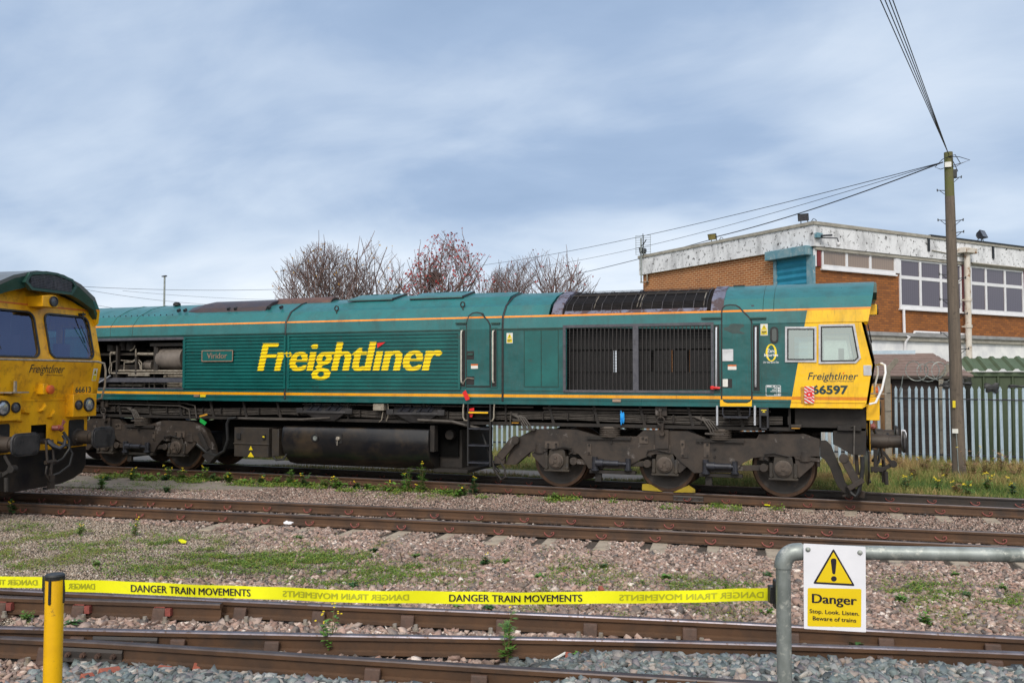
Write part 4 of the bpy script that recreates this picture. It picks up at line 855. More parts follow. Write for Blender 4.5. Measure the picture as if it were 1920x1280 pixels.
    for xx, sg in ((xa, -1), (xb, 1)):
        mb = MB(); mb.tube([(xx+sg*0.09, -1.33, 1.60), (xx+sg*0.09, -1.36, 1.50), (xx+sg*0.09, -1.36, 1.34), (xx+sg*0.06, -1.36, 1.28), (xx+sg*0.015, -1.33, 1.27)], 0.014, 8); B(mb, 'grab_rail', PALEP, ld)
    # hanging hoses beside ladder
    mb = MB(); mb.tube([S3(922, 800, -1.2), S3(921, 845, -1.22), S3(926, 880, -1.24), S3(940, 899, -1.25), S3(948, 894, -1.25), S3(946, 878, -1.22), S3(936, 862, -1.2)], 0.02, 8); B(mb, 'sand_pipe', UND)
    mb = MB(); mb.tube([S3(905, 812, -1.1), S3(912, 835, -1.1), S3(922, 868, -1.1), S3(936, 884, -1.1)], 0.03, 8); B(mb, 'sand_pipe', BLK)
    mb = MB(); mb.tube([S3(958, 772, -1.25), S3(955, 820, -1.2)], 0.012, 6); B(mb, 'hand_lever', PIPEM)
    # battery isolator etc: small orange covers
    mb = MB()
    for u, v in ((970, 790), (1493, 801)):
        a = S(u, v, -1.2); mb.box(a[0]-0.09, a[0]+0.09, -1.24, -1.12, a[1]-0.005, a[1]+0.05)
    ob_ = B(mb, 'drain_box', BOXM, bevel=0.01)
    mb = MB()
    for u, v in ((968, 791), (1493, 801)):
        a = S(u, v, -1.2); mb.box(a[0]-0.08, a[0]+0.06, -1.235, -1.13, a[1]-0.02, a[1]-0.006)
    B(mb, 'drain_cap', LBLO if 0 else ORGY, ob_)
    if full: sidedetail(root, B, paint)
    OFF = Vector((0, 0, 0))
    return root
def S3(u, v, Y=SIDE):
    p = on(u, v, 1, Y); return (p.x, p.y, p.z)
SPRM = pm('spring_dusty', (0.15, 0.125, 0.105), (0.10, 0.082, 0.068), 7, 0.6)
SHAD = pm('underframe_shade', (0.004, 0.004, 0.004), None, 9, 0.9, spec=0.1)  # near-black colour carries the deep shade under the body
INTER = pm('cab_interior_grey', (0.08, 0.085, 0.10), (0.05, 0.055, 0.07), 3, 0.8)
RUBG = pm('buffer_grease', (0.022, 0.022, 0.024), (0.045, 0.042, 0.042), 6, 0.5, c3=(0.010, 0.010, 0.012), s3=4, lo3=0.5, hi3=0.56)
PIPED = pm('dark_pipe', (0.070, 0.060, 0.052), (0.038, 0.033, 0.029), 9, 0.6)
BOXD = pm('sand_box_dark', (0.022, 0.021, 0.022), (0.040, 0.038, 0.040), 5, 0.5)
ORGY = pm('orange_dirty', (0.60, 0.30, 0.02), (0.35, 0.16, 0.02), 20, 0.6)
RIBP = 0.0745
def ribd(z, z0):
    f = ((z-z0)/RIBP) % 1.0
    if f < 0.50: return 0.0
    if f < 0.62: return 0.024*(f-0.50)/0.12
    if f < 0.86: return 0.024
    return 0.024*(1-(f-0.86)/0.14)
def sidedetail(root, B, paint):
    Y = -1.327
    rz0, rz1 = 1.90, 2.985
    cuts = []
    k = 0
    while rz0+k*RIBP < rz1:
        for f in (0.0, 0.50, 0.62, 0.86): 
            z = rz0+(k+f)*RIBP
            if z < rz1: cuts.append(z)
        k += 1
    cuts.append(rz1)
    ribs = []
    for (u0, u1) in ((347, 535), (542, 862)):
        x0 = S(u0, 690)[0]; x1 = S(u1, 690)[0]; mb = MB()
        vs = []
        for z in cuts: vs += [(x0, Y-0.006-ribd(z+1e-5, rz0), z), (x1, Y-0.006-ribd(z+1e-5, rz0), z)]
        mb.add(vs, [(2*i, 2*i+1, 2*i+3, 2*i+2) for i in range(len(cuts)-1)])
        for xx in (x0, x1): mb.box(xx-0.022, xx+0.022, Y-0.034, Y, rz0-0.03, rz1+0.03)
        for zz in (rz0-0.015, rz1+0.015): mb.box(x0, x1, Y-0.032, Y, zz-0.015, zz+0.015)
        ribs.append(B(mb, 'louvred_door', GP, smooth=0))
    # big lettering painted on the louvres
    xa = S(483.5, 694)[0]; xb = S(831, 655)[0]; zb = (S(485, 694)[1]+S(814, 694.5)[1])/2; zt = S(500, 643.5)[1]
    f = lambda x, z: (x, Y-0.010-ribd(z, rz0), z)
    mb = MB(); mb.text('Freightl\u0131ner', f, xa, xb, zb, zt, 0.22, 0.0, cuts=cuts, fat=0.072, nf=8); ln = B(mb, 'company_lettering', LOGOY, smooth=0)
    mb = MB(); q = [S(709, 643), S(724.5, 641.5), S(709, 652.5)]; mb.add([(q[0][0], Y-0.037, q[0][1]), (q[1][0], Y-0.037, q[1][1]), (q[2][0], Y-0.037, q[2][1])], [(0, 1, 2)]); B(mb, 'red_flag_mark', REDP, ln)
    # name plate
    a = S(381, 678); b = S(440, 656); mb = MB(); mb.prism(rrect(a[0], b[0], a[1], b[1], 0.02), 1, Y-0.035, Y-0.050); npt = B(mb, 'nameplate', GP)
    mb = MB(); ring(mb, rrect(a[0], b[0], a[1], b[1], 0.02), rrect(a[0]+0.02, b[0]-0.02, a[1]+0.02, b[1]-0.02, 0.015), 1, Y-0.035, Y-0.058); B(mb, 'plate_rim', COPPER, npt)
    mb = MB(); w_ = b[0]-a[0]; h_ = b[1]-a[1]; mb.text('Viridor', lambda x, z: (x, Y-0.056, z), a[0]+w_*0.17, b[0]-w_*0.18, a[1]+h_*0.27, b[1]-h_*0.24, 0, 0.0, ref='V', fat=0.008, nf=3); B(mb, 'nameplate_lettering', COPPER, npt)
    # engine bay opening
    def E6(x, y): return (180+x/6.4, 560+y/6.4)
    mb = MB(); mb.box(-15.62, -12.82, -1.345, -1.29, 2.96, 3.02); mb.box(-15.62, -12.82, -1.335, -1.29, 1.84, 1.875); mb.box(-15.63, -15.5, -1.345, -1.29, 1.84, 3.02)
    a = S(*E6(60, 998)); b = S(*E6(1050, 948)); mb.box(a[0]-0.3, -12.84, -1.31, -1.20, a[1], b[1]); fr = B(mb, 'bay_frame', GRAF)
    def cyx(x0, y0, x1, y1, yy, name, m, dome=True, seg=24):
        a = S(*E6(x0, y1), yy); b = S(*E6(x1, y0), yy); r = (b[1]-a[1])/2; zc_ = (a[1]+b[1])/2
        mb = MB(); L_ = b[0]-a[0]; mb.lathe((a[0], yy, zc_), (1, 0, 0), [(0, r*0.15), (0.02, r*0.6), (0.06, r*0.88), (0.11, r), (L_, r)] if dome else [(0, r), (L_, r)], seg); B(mb, name, m, fr)
    cyx(765, 582, 1100, 855, -0.95, 'air_tank', AIRT); cyx(572, 738, 700, 862, -0.9, 'small_air_tank', AIRT)
    mb = MB()
    for x, y0, y1, wd in ((715, 570, 870, 0.07), (255, 560, 950, 0.05), (485, 690, 950, 0.05), (740, 590, 860, 0.05)):
        a = S(*E6(x, y1), -1.15); b = S(*E6(x, y0), -1.15); mb.box(a[0]-wd/2, a[0]+wd/2, -1.18, -1.1, a[1], b[1])
    a = S(*E6(665, 570), -1.15); b = S(*E6(1062, 528), -1.15); mb.box(a[0], b[0]+0.05, -1.2, -1.05, a[1], b[1]); a = S(*E6(60, 682), -1.0); b = S(*E6(500, 650), -1.0); mb.box(a[0], b[0], -1.05, -0.95, a[1], b[1])
    a = S(*E6(275, 870), -1.0); b = S(*E6(470, 790), -1.0); mb.box(a[0], b[0], -0.95, -0.7, a[1], b[1]); B(mb, 'bay_support', BOXM, fr)
    mb = MB()
    for x0, x1, y0, y1 in ((290, 365, 512, 622), (380, 472, 512, 622), (150, 240, 555, 630)):
        a = S(*E6(x0, y1), -1.0); b = S(*E6(x1, y0), -1.0); mb.cyl(((a[0]+b[0])/2, -1.0, a[1]), ((a[0]+b[0])/2, -1.0, b[1]), (b[0]-a[0])/2, 16)
    B(mb, 'filter_canister', UND, fr)
    mb = MB()
    for pts, r in ((((275, 862), (1050, 866)), 0.022), (((185, 893), (1050, 893)), 0.020), (((395, 916), (640, 916)), 0.026), (((505, 662), (695, 664)), 0.034), (((160, 1035), (560, 1040)), 0.022), (((330, 1018), (1000, 1022)), 0.012)):
        mb.tube([S3(*E6(*q), -1.16) for q in pts], r, 8)
    for pts in (((480, 600), (485, 730), (440, 760), (340, 765), (335, 880)), ((480, 735), (520, 740), (548, 770), (548, 850)), ((490, 755), (515, 765), (530, 800), (533, 850)), ((300, 738), (440, 748), (475, 725), (478, 610)), ((260, 620), (262, 740), (190, 765), (182, 880)), ((170, 650), (172, 800), (155, 850), (165, 900)), ((470, 560), (450, 600), (410, 625))):
        mb.tube([S3(*E6(*q), -1.12) for q in pts], 0.014, 6)
    for x in (440, 580, 640, 700, 820): mb.tube([S3(*E6(x, 1005), -1.1), S3(*E6(x, 1065), -1.1)], 0.016, 6)
    for x, y in ((190, 650), (222, 650), (400, 905), (830, 930)): p = S3(*E6(x, y), -1.1); mb.cyl((p[0]-0.02, p[1], p[2]), (p[0]+0.05, p[1], p[2]), 0.035, 8)
    B(mb, 'bay_pipework', PALEP, fr)
    mb = MB(); a = S(*E6(855, 1066), -1.0); b = S(*E6(1050, 1005), -1.0); mb.box(a[0], b[0]+0.1, -1.0, -0.8, a[1], b[1]); a = S(*E6(800, 940), -1.0); b = S(*E6(1050, 908), -1.0); mb.box(a[0], b[0]+0.1, -0.95, -0.8, a[1], b[1]); B(mb, 'bay_tray', LBLW if 0 else PALEP, fr)
    mb = MB()
    rr = random.Random(5)
    for k in range(26):
        x = rr.uniform(-15.4, -13.4); z = rr.uniform(1.9, 2.8); mb.box(x, x+rr.uniform(0.05, 0.25), -0.8, -0.3, z, z+rr.uniform(0.04, 0.2))
    B(mb, 'bay_equipment', UND, fr)
    mb = MB(); mb.tube([S3(186, 717, -1.34), S3(207, 704, -1.36)], 0.014, 6); B(mb, 'stay_rod', SILV)
    # access panel seams
    mb = MB()
    x0 = S(983, 660)[0]; xm = S(1015, 660)[0]; x1 = S(1047, 660)[0]; z1 = S(1000, 619)[1]; z0 = S(1000, 725)[1]
    for a, b in (((x0, z0), (x0, z1)), ((xm, z0), (xm, z1)), ((x1, z0), (x1, z1)), ((x0, z0), (x1, z0)), ((x0, z1), (x1, z1))): mb.bar((a[0], Y, a[1]), (b[0], Y, b[1]), 0.010, 0.010)
    xq = S(1420, 700)[0]
    mb.bar((S(948, 650)[0], Y, 3.03), (S(1056, 650)[0], Y, 3.03), 0.008, 0.010); mb.bar((-5.12, Y, 1.86), (0.1, Y, 1.85), 0.008, 0.012); mb.bar((-12.8, Y, 1.86), (-5.2, Y, 1.86), 0.008, 0.012)
    B(mb, 'panel_seams', GD)
    mb = MB(); mb.box(x0+0.01, xm-0.01, Y-0.004, Y, z0+0.01, z1-0.01); mb.box(xm+0.01, x1-0.01, Y-0.004, Y, z0+0.01, z1-0.01); B(mb, 'access_panel', GP)
    # body edge ledges
    mb = MB(); mb.box(-18.4, 1.30, -1.345, -1.32, 1.60, 1.625); mb.box(-18.4, 1.34, -1.338, -1.32, 1.695, 1.705); B(mb, 'body_sill', paint)
    mb = MB(); mb.box(-18.2, -1.1, -1.342, -1.325, 3.045, 3.066); B(mb, 'gutter', GD)
    # doors
    def door(poly, u_sl, top_v, bot_v, hand, gut, lo):
        pp = [S(*q) for q in poly]; mb = MB(); mb.prism(scalep(pp, 0.026), 1, -1.0, -1.337); ds = B(mb, 'door_seal', RUB)
        mb = MB(); mb.prism(pp, 1, -1.05, -1.348); dr = B(mb, 'side_door', paint, smooth=0)
        for (ua, ub), uh in zip(u_sl, hand):
            a = S(ua, bot_v); b = S(ub, top_v); mb = MB(); mb.box(a[0], b[0], Y-0.006, Y+0.01, a[1], b[1]); sl = B(mb, 'handrail_recess', BLK)
            ring_ = MB(); ring(ring_, [(a[0]-0.012, a[1]-0.012), (b[0]+0.012, a[1]-0.012), (b[0]+0.012, b[1]+0.012), (a[0]-0.012, b[1]+0.012)], [(a[0], a[1]), (b[0], a[1]), (b[0], b[1]), (a[0], b[1])], 1, Y-0.014, Y+0.01); B(ring_, 'recess_rim', GP, sl)
            p = S(uh, top_v+5); q = S(uh, bot_v-8); mb = MB(); mb.tube([(p[0], Y, p[1]+0.0), (p[0], Y-0.06, p[1]-0.01), (p[0], Y-0.075, p[1]-0.06), (q[0], Y-0.075, q[1]+0.06), (q[0], Y-0.06, q[1]+0.01), (q[0], Y, q[1])], 0.017, 8); B(mb, 'door_handrail', lo)
        for ua, ub, v in gut:
            a = S(ua, v); b = S(ub, v); mb = MB(); mb.box(a[0], b[0], -1.37, -1.30, a[1]-0.015, a[1]+0.012); B(mb, 'rain_gutter', GD)
        return dr
    def Zt(x, y): return (440+x/3.048, 500+y/3.048)
    d1 = door([Zt(*q) for q in ((1330, 680), (1330, 320), (1342, 285), (1360, 270), (1385, 265), (1408, 270), (1420, 285), (1446, 312), (1458, 335), (1458, 680))], ((863.5, 873.5), (922.5, 932)), 615, 725, (867.5, 926.5), ((855.5, 876, 606), (922, 938, 606)), WHTD)
    def Z5(x, y): return (1330+x/5.486, 560+y/5.486)
    d2 = door([Z5(*q) for q in ((150, 1045), (136, 1020), (136, 140), (145, 100), (170, 78), (220, 72), (270, 76), (300, 92), (345, 140), (400, 195), (422, 222), (430, 255), (430, 1020), (415, 1045), (385, 1060), (180, 1060))], ((1339.5, 1349), (1412.5, 1423.5)), 609, 733, (1343.8, 1417.5), ((1315.5, 1353, 596.5), (1406, 1437, 596.5)), ALUW)
    mb = MB(); p = [S(*Z5(*q)) for q in ((112, 1040), (135, 1035), (150, 1060), (185, 1072), (385, 1072), (420, 1058), (432, 1040), (438, 1035), (438, 1105), (112, 1105))]; mb.prism(p, 1, -1.33, -1.356); B(mb, 'door_sill', YP)
    mb = MB(); mb.add([(d[0], -1.3505, d[1]) for d in [S(*Z5(*q)) for q in ((136, 1003), (430, 1003), (430, 1032), (136, 1030))]], [(0, 1, 2, 3)]); B(mb, 'door_stripe', ORGY if 0 else STRP, d2)
    mb = MB(); pp = [(145, 300), (200, 285), (215, 262), (250, 255), (350, 262), (362, 285), (330, 300), (310, 330), (345, 345), (370, 355), (350, 365), (300, 358), (240, 360), (210, 345), (180, 330), (155, 325)]
    n_ = len(pp); mb.add([(d[0], -1.3495, d[1]) for d in [S(*Z5(*q)) for q in pp]], [tuple(range(n_))]); B(mb, 'worn_patch', PATCH, d2, smooth=0)
    def rect(u0, v0, u1, v1, y0, y1, name, m, par=root, bev=0):
        a = S(u0, v1); b = S(u1, v0); mb = MB(); mb.box(a[0], b[0], y0, y1, a[1], b[1]); return B(mb, name, m, par, bevel=bev)
    rect(1355, 654.5, 1375, 677, -1.36, -1.34, 'lock_cover', SILV, d2, 0.003)
    rect(1365, 684, 1381, 693, -1.352, -1.349, 'notice_label', LBLW, d2); rect(1365, 683.5, 1381, 686.5, -1.3535, -1.349, 'notice_label', LBLO, d2)
    rect(1355.5, 710, 1373, 727, -1.3505, -1.34, 'handle_recess', BLK, d2); hd = rect(1355.5, 710.5, 1365, 725, -1.365, -1.349, 'door_handle', LBLW, d2, 0.004)
    rect(876, 658, 889.5, 674, -1.3505, -1.34, 'handle_recess', BLK, d1); rect(878, 662, 888, 666, -1.37, -1.349, 'door_handle', GD, d1); rect(884, 682.5, 897, 691, -1.352, -1.349, 'notice_label', LBLW, d1); rect(884, 682.3, 897, 685.3, -1.3535, -1.349, 'notice_label', LBLO, d1)
    rect(876, 705.5, 890, 721.5, -1.3505, -1.34, 'handle_recess', BLK, d1); mb = MB(); mb.tube([S3(864, 716, -1.37), S3(868, 720, -1.38), S3(872, 712, -1.38), S3(876, 708.5, -1.37), S3(889, 710, -1.36)], 0.008, 6); B(mb, 'door_handle', PALEP, d1)
    def warn(u0, v0, u1, v1):
        w_ = rect(u0, v0, u1, v1, -1.332, -1.325, 'warning_label', LBLW); a = S(u0, v1); b = S(u1, v0); mb = MB(); W = b[0]-a[0]; H = b[1]-a[1]
        q = lambda fx, fz, y=-1.336: (a[0]+W*fx, y, a[1]+H*fz)
        mb.add([q(.08, .48), q(.92, .48), q(.5, .95)], [(0, 1, 2)]); mb.add([q(.08, .08), q(.92, .08), q(.92, .42), q(.08, .42)], [(0, 1, 2, 3)]); B(mb, 'warning_marks', LBLY, w_, smooth=0)
        mb = MB(); y = -1.339; mb.add([q(.55, .84, y), q(.40, .68, y), q(.50, .68, y), q(.44, .54, y), q(.60, .72, y), q(.51, .72, y)], [(0, 1, 2), (2, 3, 4, 5), (0, 2, 5)]); mb.add([q(.2, .28, y), q(.8, .28, y), q(.8, .35, y), q(.2, .35, y)], [(0, 1, 2, 3)]); mb.add([q(.2, .16, y), q(.6, .16, y), q(.6, .21, y), q(.2, .21, y)], [(0, 1, 2, 3)]); B(mb, 'warning_symbol', BLKP, w_, smooth=0)
    warn(950, 624, 961.5, 643.5); warn(1426, 607, 1439.5, 629)
    # radiator grille
    o = [S(1056, 609), S(1338, 609), S(1338, 735.5), S(1056, 734)]; i_ = [S(1061, 614.5), S(1333, 614.5), S(1333, 731), S(1061, 730.5)]
    zl, zh = i_[3][1], i_[0][1]
    o = [(o[0][0], zl-0.045), (o[1][0], zl-0.045), (o[1][0], zh+0.05), (o[0][0], zh+0.05)]; i_ = [(i_[0][0], zl), (i_[1][0], zl), (i_[1][0], zh), (i_[0][0], zh)]
    mb = MB(); ring(mb, o, i_, 1, -1.35, -1.30); c0 = S(1187, 670)[0]; c1 = S(1197.5, 670)[0]; mb.box(c0, c1, -1.352, -1.30, zl, zh)
    for (u, v) in [(1191, 615+k*29) for k in range(5)]+[(1058.5, 620+k*28) for k in range(5)]+[(1335.5, 620+k*28) for k in range(5)]: a = S(u, v); mb.cyl((a[0], -1.35, a[1]), (a[0], -1.36, a[1]), 0.012, 6)
    gf = B(mb, 'radiator_grille', GRAF)
    mb = MB()
    for xa, xb, n in ((i_[0][0], c0, 17), (c1, i_[1][0], 18)):
        for k in range(1, n): x = xa+(xb-xa)*k/n; mb.box(x-0.0075, x+0.0075, -1.335, -1.295, zl, zh)
    B(mb, 'grille_bars', GRILB, gf)
    mb = MB()
    for z in np.arange(zl+0.04, zh, 0.055): mb.box(i_[0][0], i_[1][0], -1.29, -1.286, float(z), float(z)+0.005)
    for k in range(30): x = i_[0][0]+(i_[1][0]-i_[0][0])*(k+0.5)/30; mb.box(x-0.012, x+0.012, 1.30, 1.34, zl, zh)
    B(mb, 'grille_mesh', BLKP, gf)
    mb = MB(); mb.box(i_[0][0], i_[1][0], -1.1, -1.05, 2.62, zh+0.1); mb.box(i_[0][0], i_[1][0], -1.1, -1.05, zl-0.1, 2.22); mb.box(i_[0][0], -3.05, -1.1, -1.05, 2.2, 2.65)
    for k in range(30): mb.box(-3.0+k*0.065, -2.948+k*0.065, -0.9, -0.88, 2.15, 2.7)
    for x0, x1 in ((-2.95, -2.62), (-2.55, -2.32), (-2.25, -1.95), (-1.88, -1.66), (-1.60, -1.1)): mb.box(x0, x1, -1.1, -1.05, 2.2, 2.65)
    B(mb, 'radiator_core', BLK, gf)
    # roof radiator
    RX0, RX1 = -4.25, -0.98
    dk = [(y*0.975, z-0.035) for y, z in ROOFP if abs(y) <= 1.2]
    mb = MB(); n = len(dk); yl = 1.255
    dk = [(-yl, 3.335)]+dk+[(yl, 3.335)]; n = len(dk)
    mb.add([(-4.0, y, z) for y, z in dk]+[(-1.19, y, z) for y, z in dk], [(i, i+1, n+i+1, n+i) for i in range(n-1)]); rg = B(mb, 'roof_radiator', RADK, smooth=0)
    mb = MB(); n = len(ROOFP)-2; pr = [(y*1.0, z+0.0) for y, z in ROOFP[1:-1]]
    for x0, x1 in ((RX0+0.06, -3.98), (-1.20, RX1)):
        mb.add([(x0, y, z+0.012) for y, z in pr]+[(x1, y, z+0.012) for y, z in pr]+[(x0, y*0.97, z-0.05) for y, z in pr]+[(x1, y*0.97, z-0.05) for y, z in pr], [(i, i+1, n+i+1, n+i) for i in range(n-1)]+[(i, 2*n+i, 2*n+i+1, i+1) for i in range(n-1)]+[(n+i, n+i+1, 3*n+i+1, 3*n+i) for i in range(n-1)])
    for sd_ in (-1, 1): mb.add([(-3.93, sd_*1.314, 3.305), (-1.27, sd_*1.314, 3.305), (-1.27, sd_*1.25, 3.375), (-3.93, sd_*1.25, 3.375)], [(0, 1, 2, 3)])
    B(mb, 'radiator_frame', RAD, rg, smooth=0)
    mb = MB(); zf = [(-1.24, 3.375), (-1.13, 3.52), (-0.74, 3.715), (-0.30, 3.835), (0.3, 3.835), (0.74, 3.715), (1.13, 3.52), (1.24, 3.375)]
    for k in range(14):
        x = -3.80+k*0.19; mb.tube([(x, y, z-0.012) for y, z in zf], 0.0035 if k % 3 else 0.006, 4)
    B(mb, 'guard_wire', WIREM, rg)
    mb = MB()
    for k in range(22):
        y = -1.22+k*0.025 if k < 14 else -0.86+(k-14)*0.08; mb.tube([(-3.92, y, roofz(y)-0.004), (-1.28, y, roofz(y)-0.004)], 0.0035, 3)
    for x in (-3.92, -1.28, -2.65): mb.tube([(x, y, z-0.01) for y, z in zf], 0.010, 5)
    B(mb, 'guard_wire', GRILB, rg)
    mb = MB()
    for x in (-3.38, -2.56, -2.50, -1.34): mb.tube([(x, -1.20, 3.42), (x+0.0, -1.0, 3.585), (x, -0.80, 3.685)], 0.008, 4)
    B(mb, 'guard_wire', PALEP, rg)
    mb = MB(); mb.box(-3.9, -1.3, -0.785, -0.765, 3.70, 3.715); B(mb, 'frame_strip', BOXM, rg)
    # roof: silencer, hatches, eyes
    mb = MB(); sp_ = [(-1.02, 3.56), (-0.95, 3.68), (-0.72, 3.80), (-0.35, 3.885), (0.35, 3.885), (0.72, 3.80), (0.95, 3.68), (1.02, 3.56)]
    mb.prism(sp_, 0, -12.75, -10.9); n = len(sp_)
    mb.add([(-13.25, y*0.98, z-0.10) for y, z in sp_]+[(-12.75, y, z) for y, z in sp_], [(i, i+1, n+i+1, n+i) for i in range(n-1)]); sil = B(mb, 'silencer', RUSTB, smooth=30)
    mb = MB(); mb.lathe((-11.0, -0.30, 3.60), (1, 0, 0), [(0, 0.30), (0.02, 0.315), (1.45, 0.315), (1.47, 0.30), (1.46, 0.27), (1.2, 0.26)], 28); ex = B(mb, 'exhaust_pipe', RUSTC, sil)
    mb = MB(); mb.cyl((-9.56, -0.30, 3.60), (-9.54, -0.30, 3.60), 0.265, 24); B(mb, 'exhaust_mouth', BLK, ex) if False else B(mb, 'exhaust_mouth', BLK, sil)
    mb = MB()
    for u in (336, 348, 430, 443, 505, 528): a = on(u, 586, 1, -0.95); mb.cyl((a.x, -1.0, 3.64), (a.x, -0.93, 3.67), 0.035, 8)
    B(mb, 'silencer_bolt', BLK, sil)
    mb = MB(); rp = [(-1.06, 3.55), (-0.82, 3.74), (-0.32, 3.875), (0.32, 3.875), (0.82, 3.74), (1.06, 3.55)]; mb.prism(rp, 0, -8.75, -5.2); n = len(rp)
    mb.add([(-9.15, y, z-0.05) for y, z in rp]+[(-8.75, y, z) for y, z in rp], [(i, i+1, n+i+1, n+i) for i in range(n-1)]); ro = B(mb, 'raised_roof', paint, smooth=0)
    for u0, u1 in ((655, 757), (771, 888)):
        a = on(u0, 576, 1, -0.8).x; b = on(u1-20, 576, 1, -0.8).x; mb = MB(); mb.prism([(-0.84, 3.745), (-0.82, 3.785), (-0.25, 3.93), (-0.20, 3.89)], 0, a, b); hh = B(mb, 'roof_hatch', paint, smooth=0)
        mb = MB(); mb.box(a-0.01, b+0.02, -0.86, -0.83, 3.735, 3.755); mb.bar((b+0.015, -0.84, 3.76), (b+0.015, -0.22, 3.91), 0.03, 0.05)
        for f_ in (0.3, 0.8): x = a+(b-a)*f_; mb.box(x-0.07, x+0.07, -0.26, -0.14, 3.90, 3.94)
        B(mb, 'hatch_seal', RUB, hh)
    for u, v in ((633, 583), (869, 577)):
        p = on(u, v, 1, -1.1); mb = MB(); q = [(p.x+0.045*math.cos(t), -1.14, 3.575+0.05*math.sin(t)) for t in np.linspace(-1.57, 4.71, 14)]; mb.tube(q, 0.014, 6); mb.tube([(p.x, -1.14, 3.53), (p.x+0.03, -1.18, 3.46)], 0.014, 6); B(mb, 'lifting_eye', UND)
    mb = MB(); mb.lathe((-13.9, -0.35, 3.83), (0, 0, 1), [(0, 0.09), (0.05, 0.09), (0.08, 0.05)], 12); mb.box(-0.9, -0.7, -0.3, -0.1, 3.83, 3.86)
    for (x0, z0, y0) in [(-15.9+0.17*k, 3.545, -1.11) for k in range(16)]: mb.cyl((x0, y0, z0), (x0, y0-0.01, z0+0.012), 0.014, 6)
    B(mb, 'roof_vent', BLK)
    mb = MB()
    for x in (-14.95, -14.3): mb.tube([(x, y, z+0.002) for y, z in ROOFP[0:6]], 0.008, 4)
    for x in (-0.30, -0.12): mb.tube([(x, y, z+0.001) for y, z in ROOFP[1:5]], 0.005, 4)
    B(mb, 'roof_seam', GD)
    # oval window
    pp = [S(*q) for q in ((1444.5, 640), (1444.5, 616), (1447, 613.5), (1457, 613.5), (1459.5, 616), (1459.5, 640), (1457, 642.5), (1447, 642.5))]
    pp = rrect(S(1444.5, 630)[0], S(1459, 630)[0], S(1450, 642.5)[1], S(1450, 613)[1], 0.06); mb = MB(); ring(mb, scalep(pp, 0.004), scalep(pp, -0.026), 1, -1.35, -1.32); ow = B(mb, 'small_window', RUB)
    mb = MB(); mb.add([(x, -1.332, z) for x, z in pp], [tuple(range(len(pp)))]); B(mb, 'glass', GLASSK, ow, smooth=0)
    # "Zero Injuries" emblem
    cxe, cze = S(1446, 661); rx_ = 0.093; rz_ = 0.152; mb = MB(); n = 28
    oo = [(cxe+rx_*math.cos(2*math.pi*k/n), cze+rz_*math.sin(2*math.pi*k/n)) for k in range(n)]; ii = [(cxe+(rx_-0.034)*math.cos(2*math.pi*k/n), cze+(rz_-0.018)*math.sin(2*math.pi*k/n)) for k in range(n)]
    ring(mb, oo, ii, 1, -1.329, -1.325); em = B(mb, 'zero_emblem', LOGOY)
    mb = MB(); fl = lambda x, z: (x, -1.331, z)
    def tx(st, u0, v0, u1, v1, m, name, off=0.0, shear=0, ref='Z', y=-1.331, par=root):
        a = S(u0, v1); b = S(u1, v0); mb = MB(); mb.text(st, lambda x, z: (x, y, z), a[0], b[0], a[1], b[1], shear, off, ref=ref); return B(mb, name, m, par, smooth=0)
    tx('Zero', 1438.5, 654, 1453.5, 661, WHT, 'emblem_lettering', 0.02, par=em); tx('Injuries', 1433, 662.3, 1459, 668, WHT, 'emblem_lettering', 0.02, ref='I', par=em); tx('Our Goal Every Day', 1431, 677, 1460.5, 680.5, WHT, 'emblem_lettering', 0.01, 0.2, ref='O', par=em)
    # data panel
    a = S(1436, 742); b = S(1464, 722); pp = rrect(a[0], b[0], a[1], b[1], 0.015); mb = MB(); ring(mb, pp, scalep(pp, -0.008), 1, -1.329, -1.325); W = b[0]-a[0]; H = b[1]-a[1]
    for k in range(5): mb.box(a[0]+W*(0.55-0.12*((k*3) % 4)), a[0]+W*0.68, -1.329, -1.326, a[1]+H*(0.10+0.15*k), a[1]+H*(0.15+0.15*k)); mb.box(a[0]+W*0.8, a[0]+W*0.93, -1.329, -1.326, a[1]+H*(0.08+0.15*k), a[1]+H*(0.18+0.15*k))
    mb.box(a[0], b[0], -1.329, -1.326, a[1]+H*0.79, a[1]+H*0.82); mb.box(a[0]+W*0.08, a[0]+W*0.38, -1.329, -1.326, a[1]+H*0.86, a[1]+H*0.94); mb.box(a[0]+W*0.5, a[0]+W*0.62, -1.329, -1.326, a[1]+H*0.86, a[1]+H*0.94); mb.box(a[0]+W*0.72, a[0]+W*0.75, -1.329, -1.326, a[1], b[1]); B(mb, 'data_panel', WHT)
    # cab lettering and number
    tx('Freightl\u0131ner', 1514.5, 698, 1609, 711.5, DKNAVY, 'company_lettering', 0.004, 0.25, ref='F'); tx('a Genesee & Wyoming Company', 1553, 713, 1601, 715.2, DKNAVY, 'small_lettering', 0.01, 0.1, ref='W')
    tx('66597', 1523, 722.5, 1590, 738.5, DKNAVY, 'number', 0.035, 0, ref='5')
    q = [S(1580, 699.5), S(1584, 697), S(1581, 701.5)]; mb = MB(); mb.add([(a_, -1.331, b_) for a_, b_ in q], [(0, 1, 2)]); B(mb, 'red_flag_mark', REDP)
    mb = MB(); a = S(1619, 704); b = S(1634, 684.5); mb.box(a[0], b[0], -1.335, -1.31, a[1], b[1]); B(mb, 'socket_plate', ALU, bevel=0.004)
    # striped board
    rect(1502, 725, 1509, 755, -1.345, -1.325, 'board_bracket', ORGY)
    bd = rect(1508.5, 724, 1526.5, 755.5, -1.375, -1.362, 'striped_board', LBLW)
    a = S(1508.5, 755.5); b = S(1526.5, 724); W = b[0]-a[0]; H = b[1]-a[1]; mb = MB()
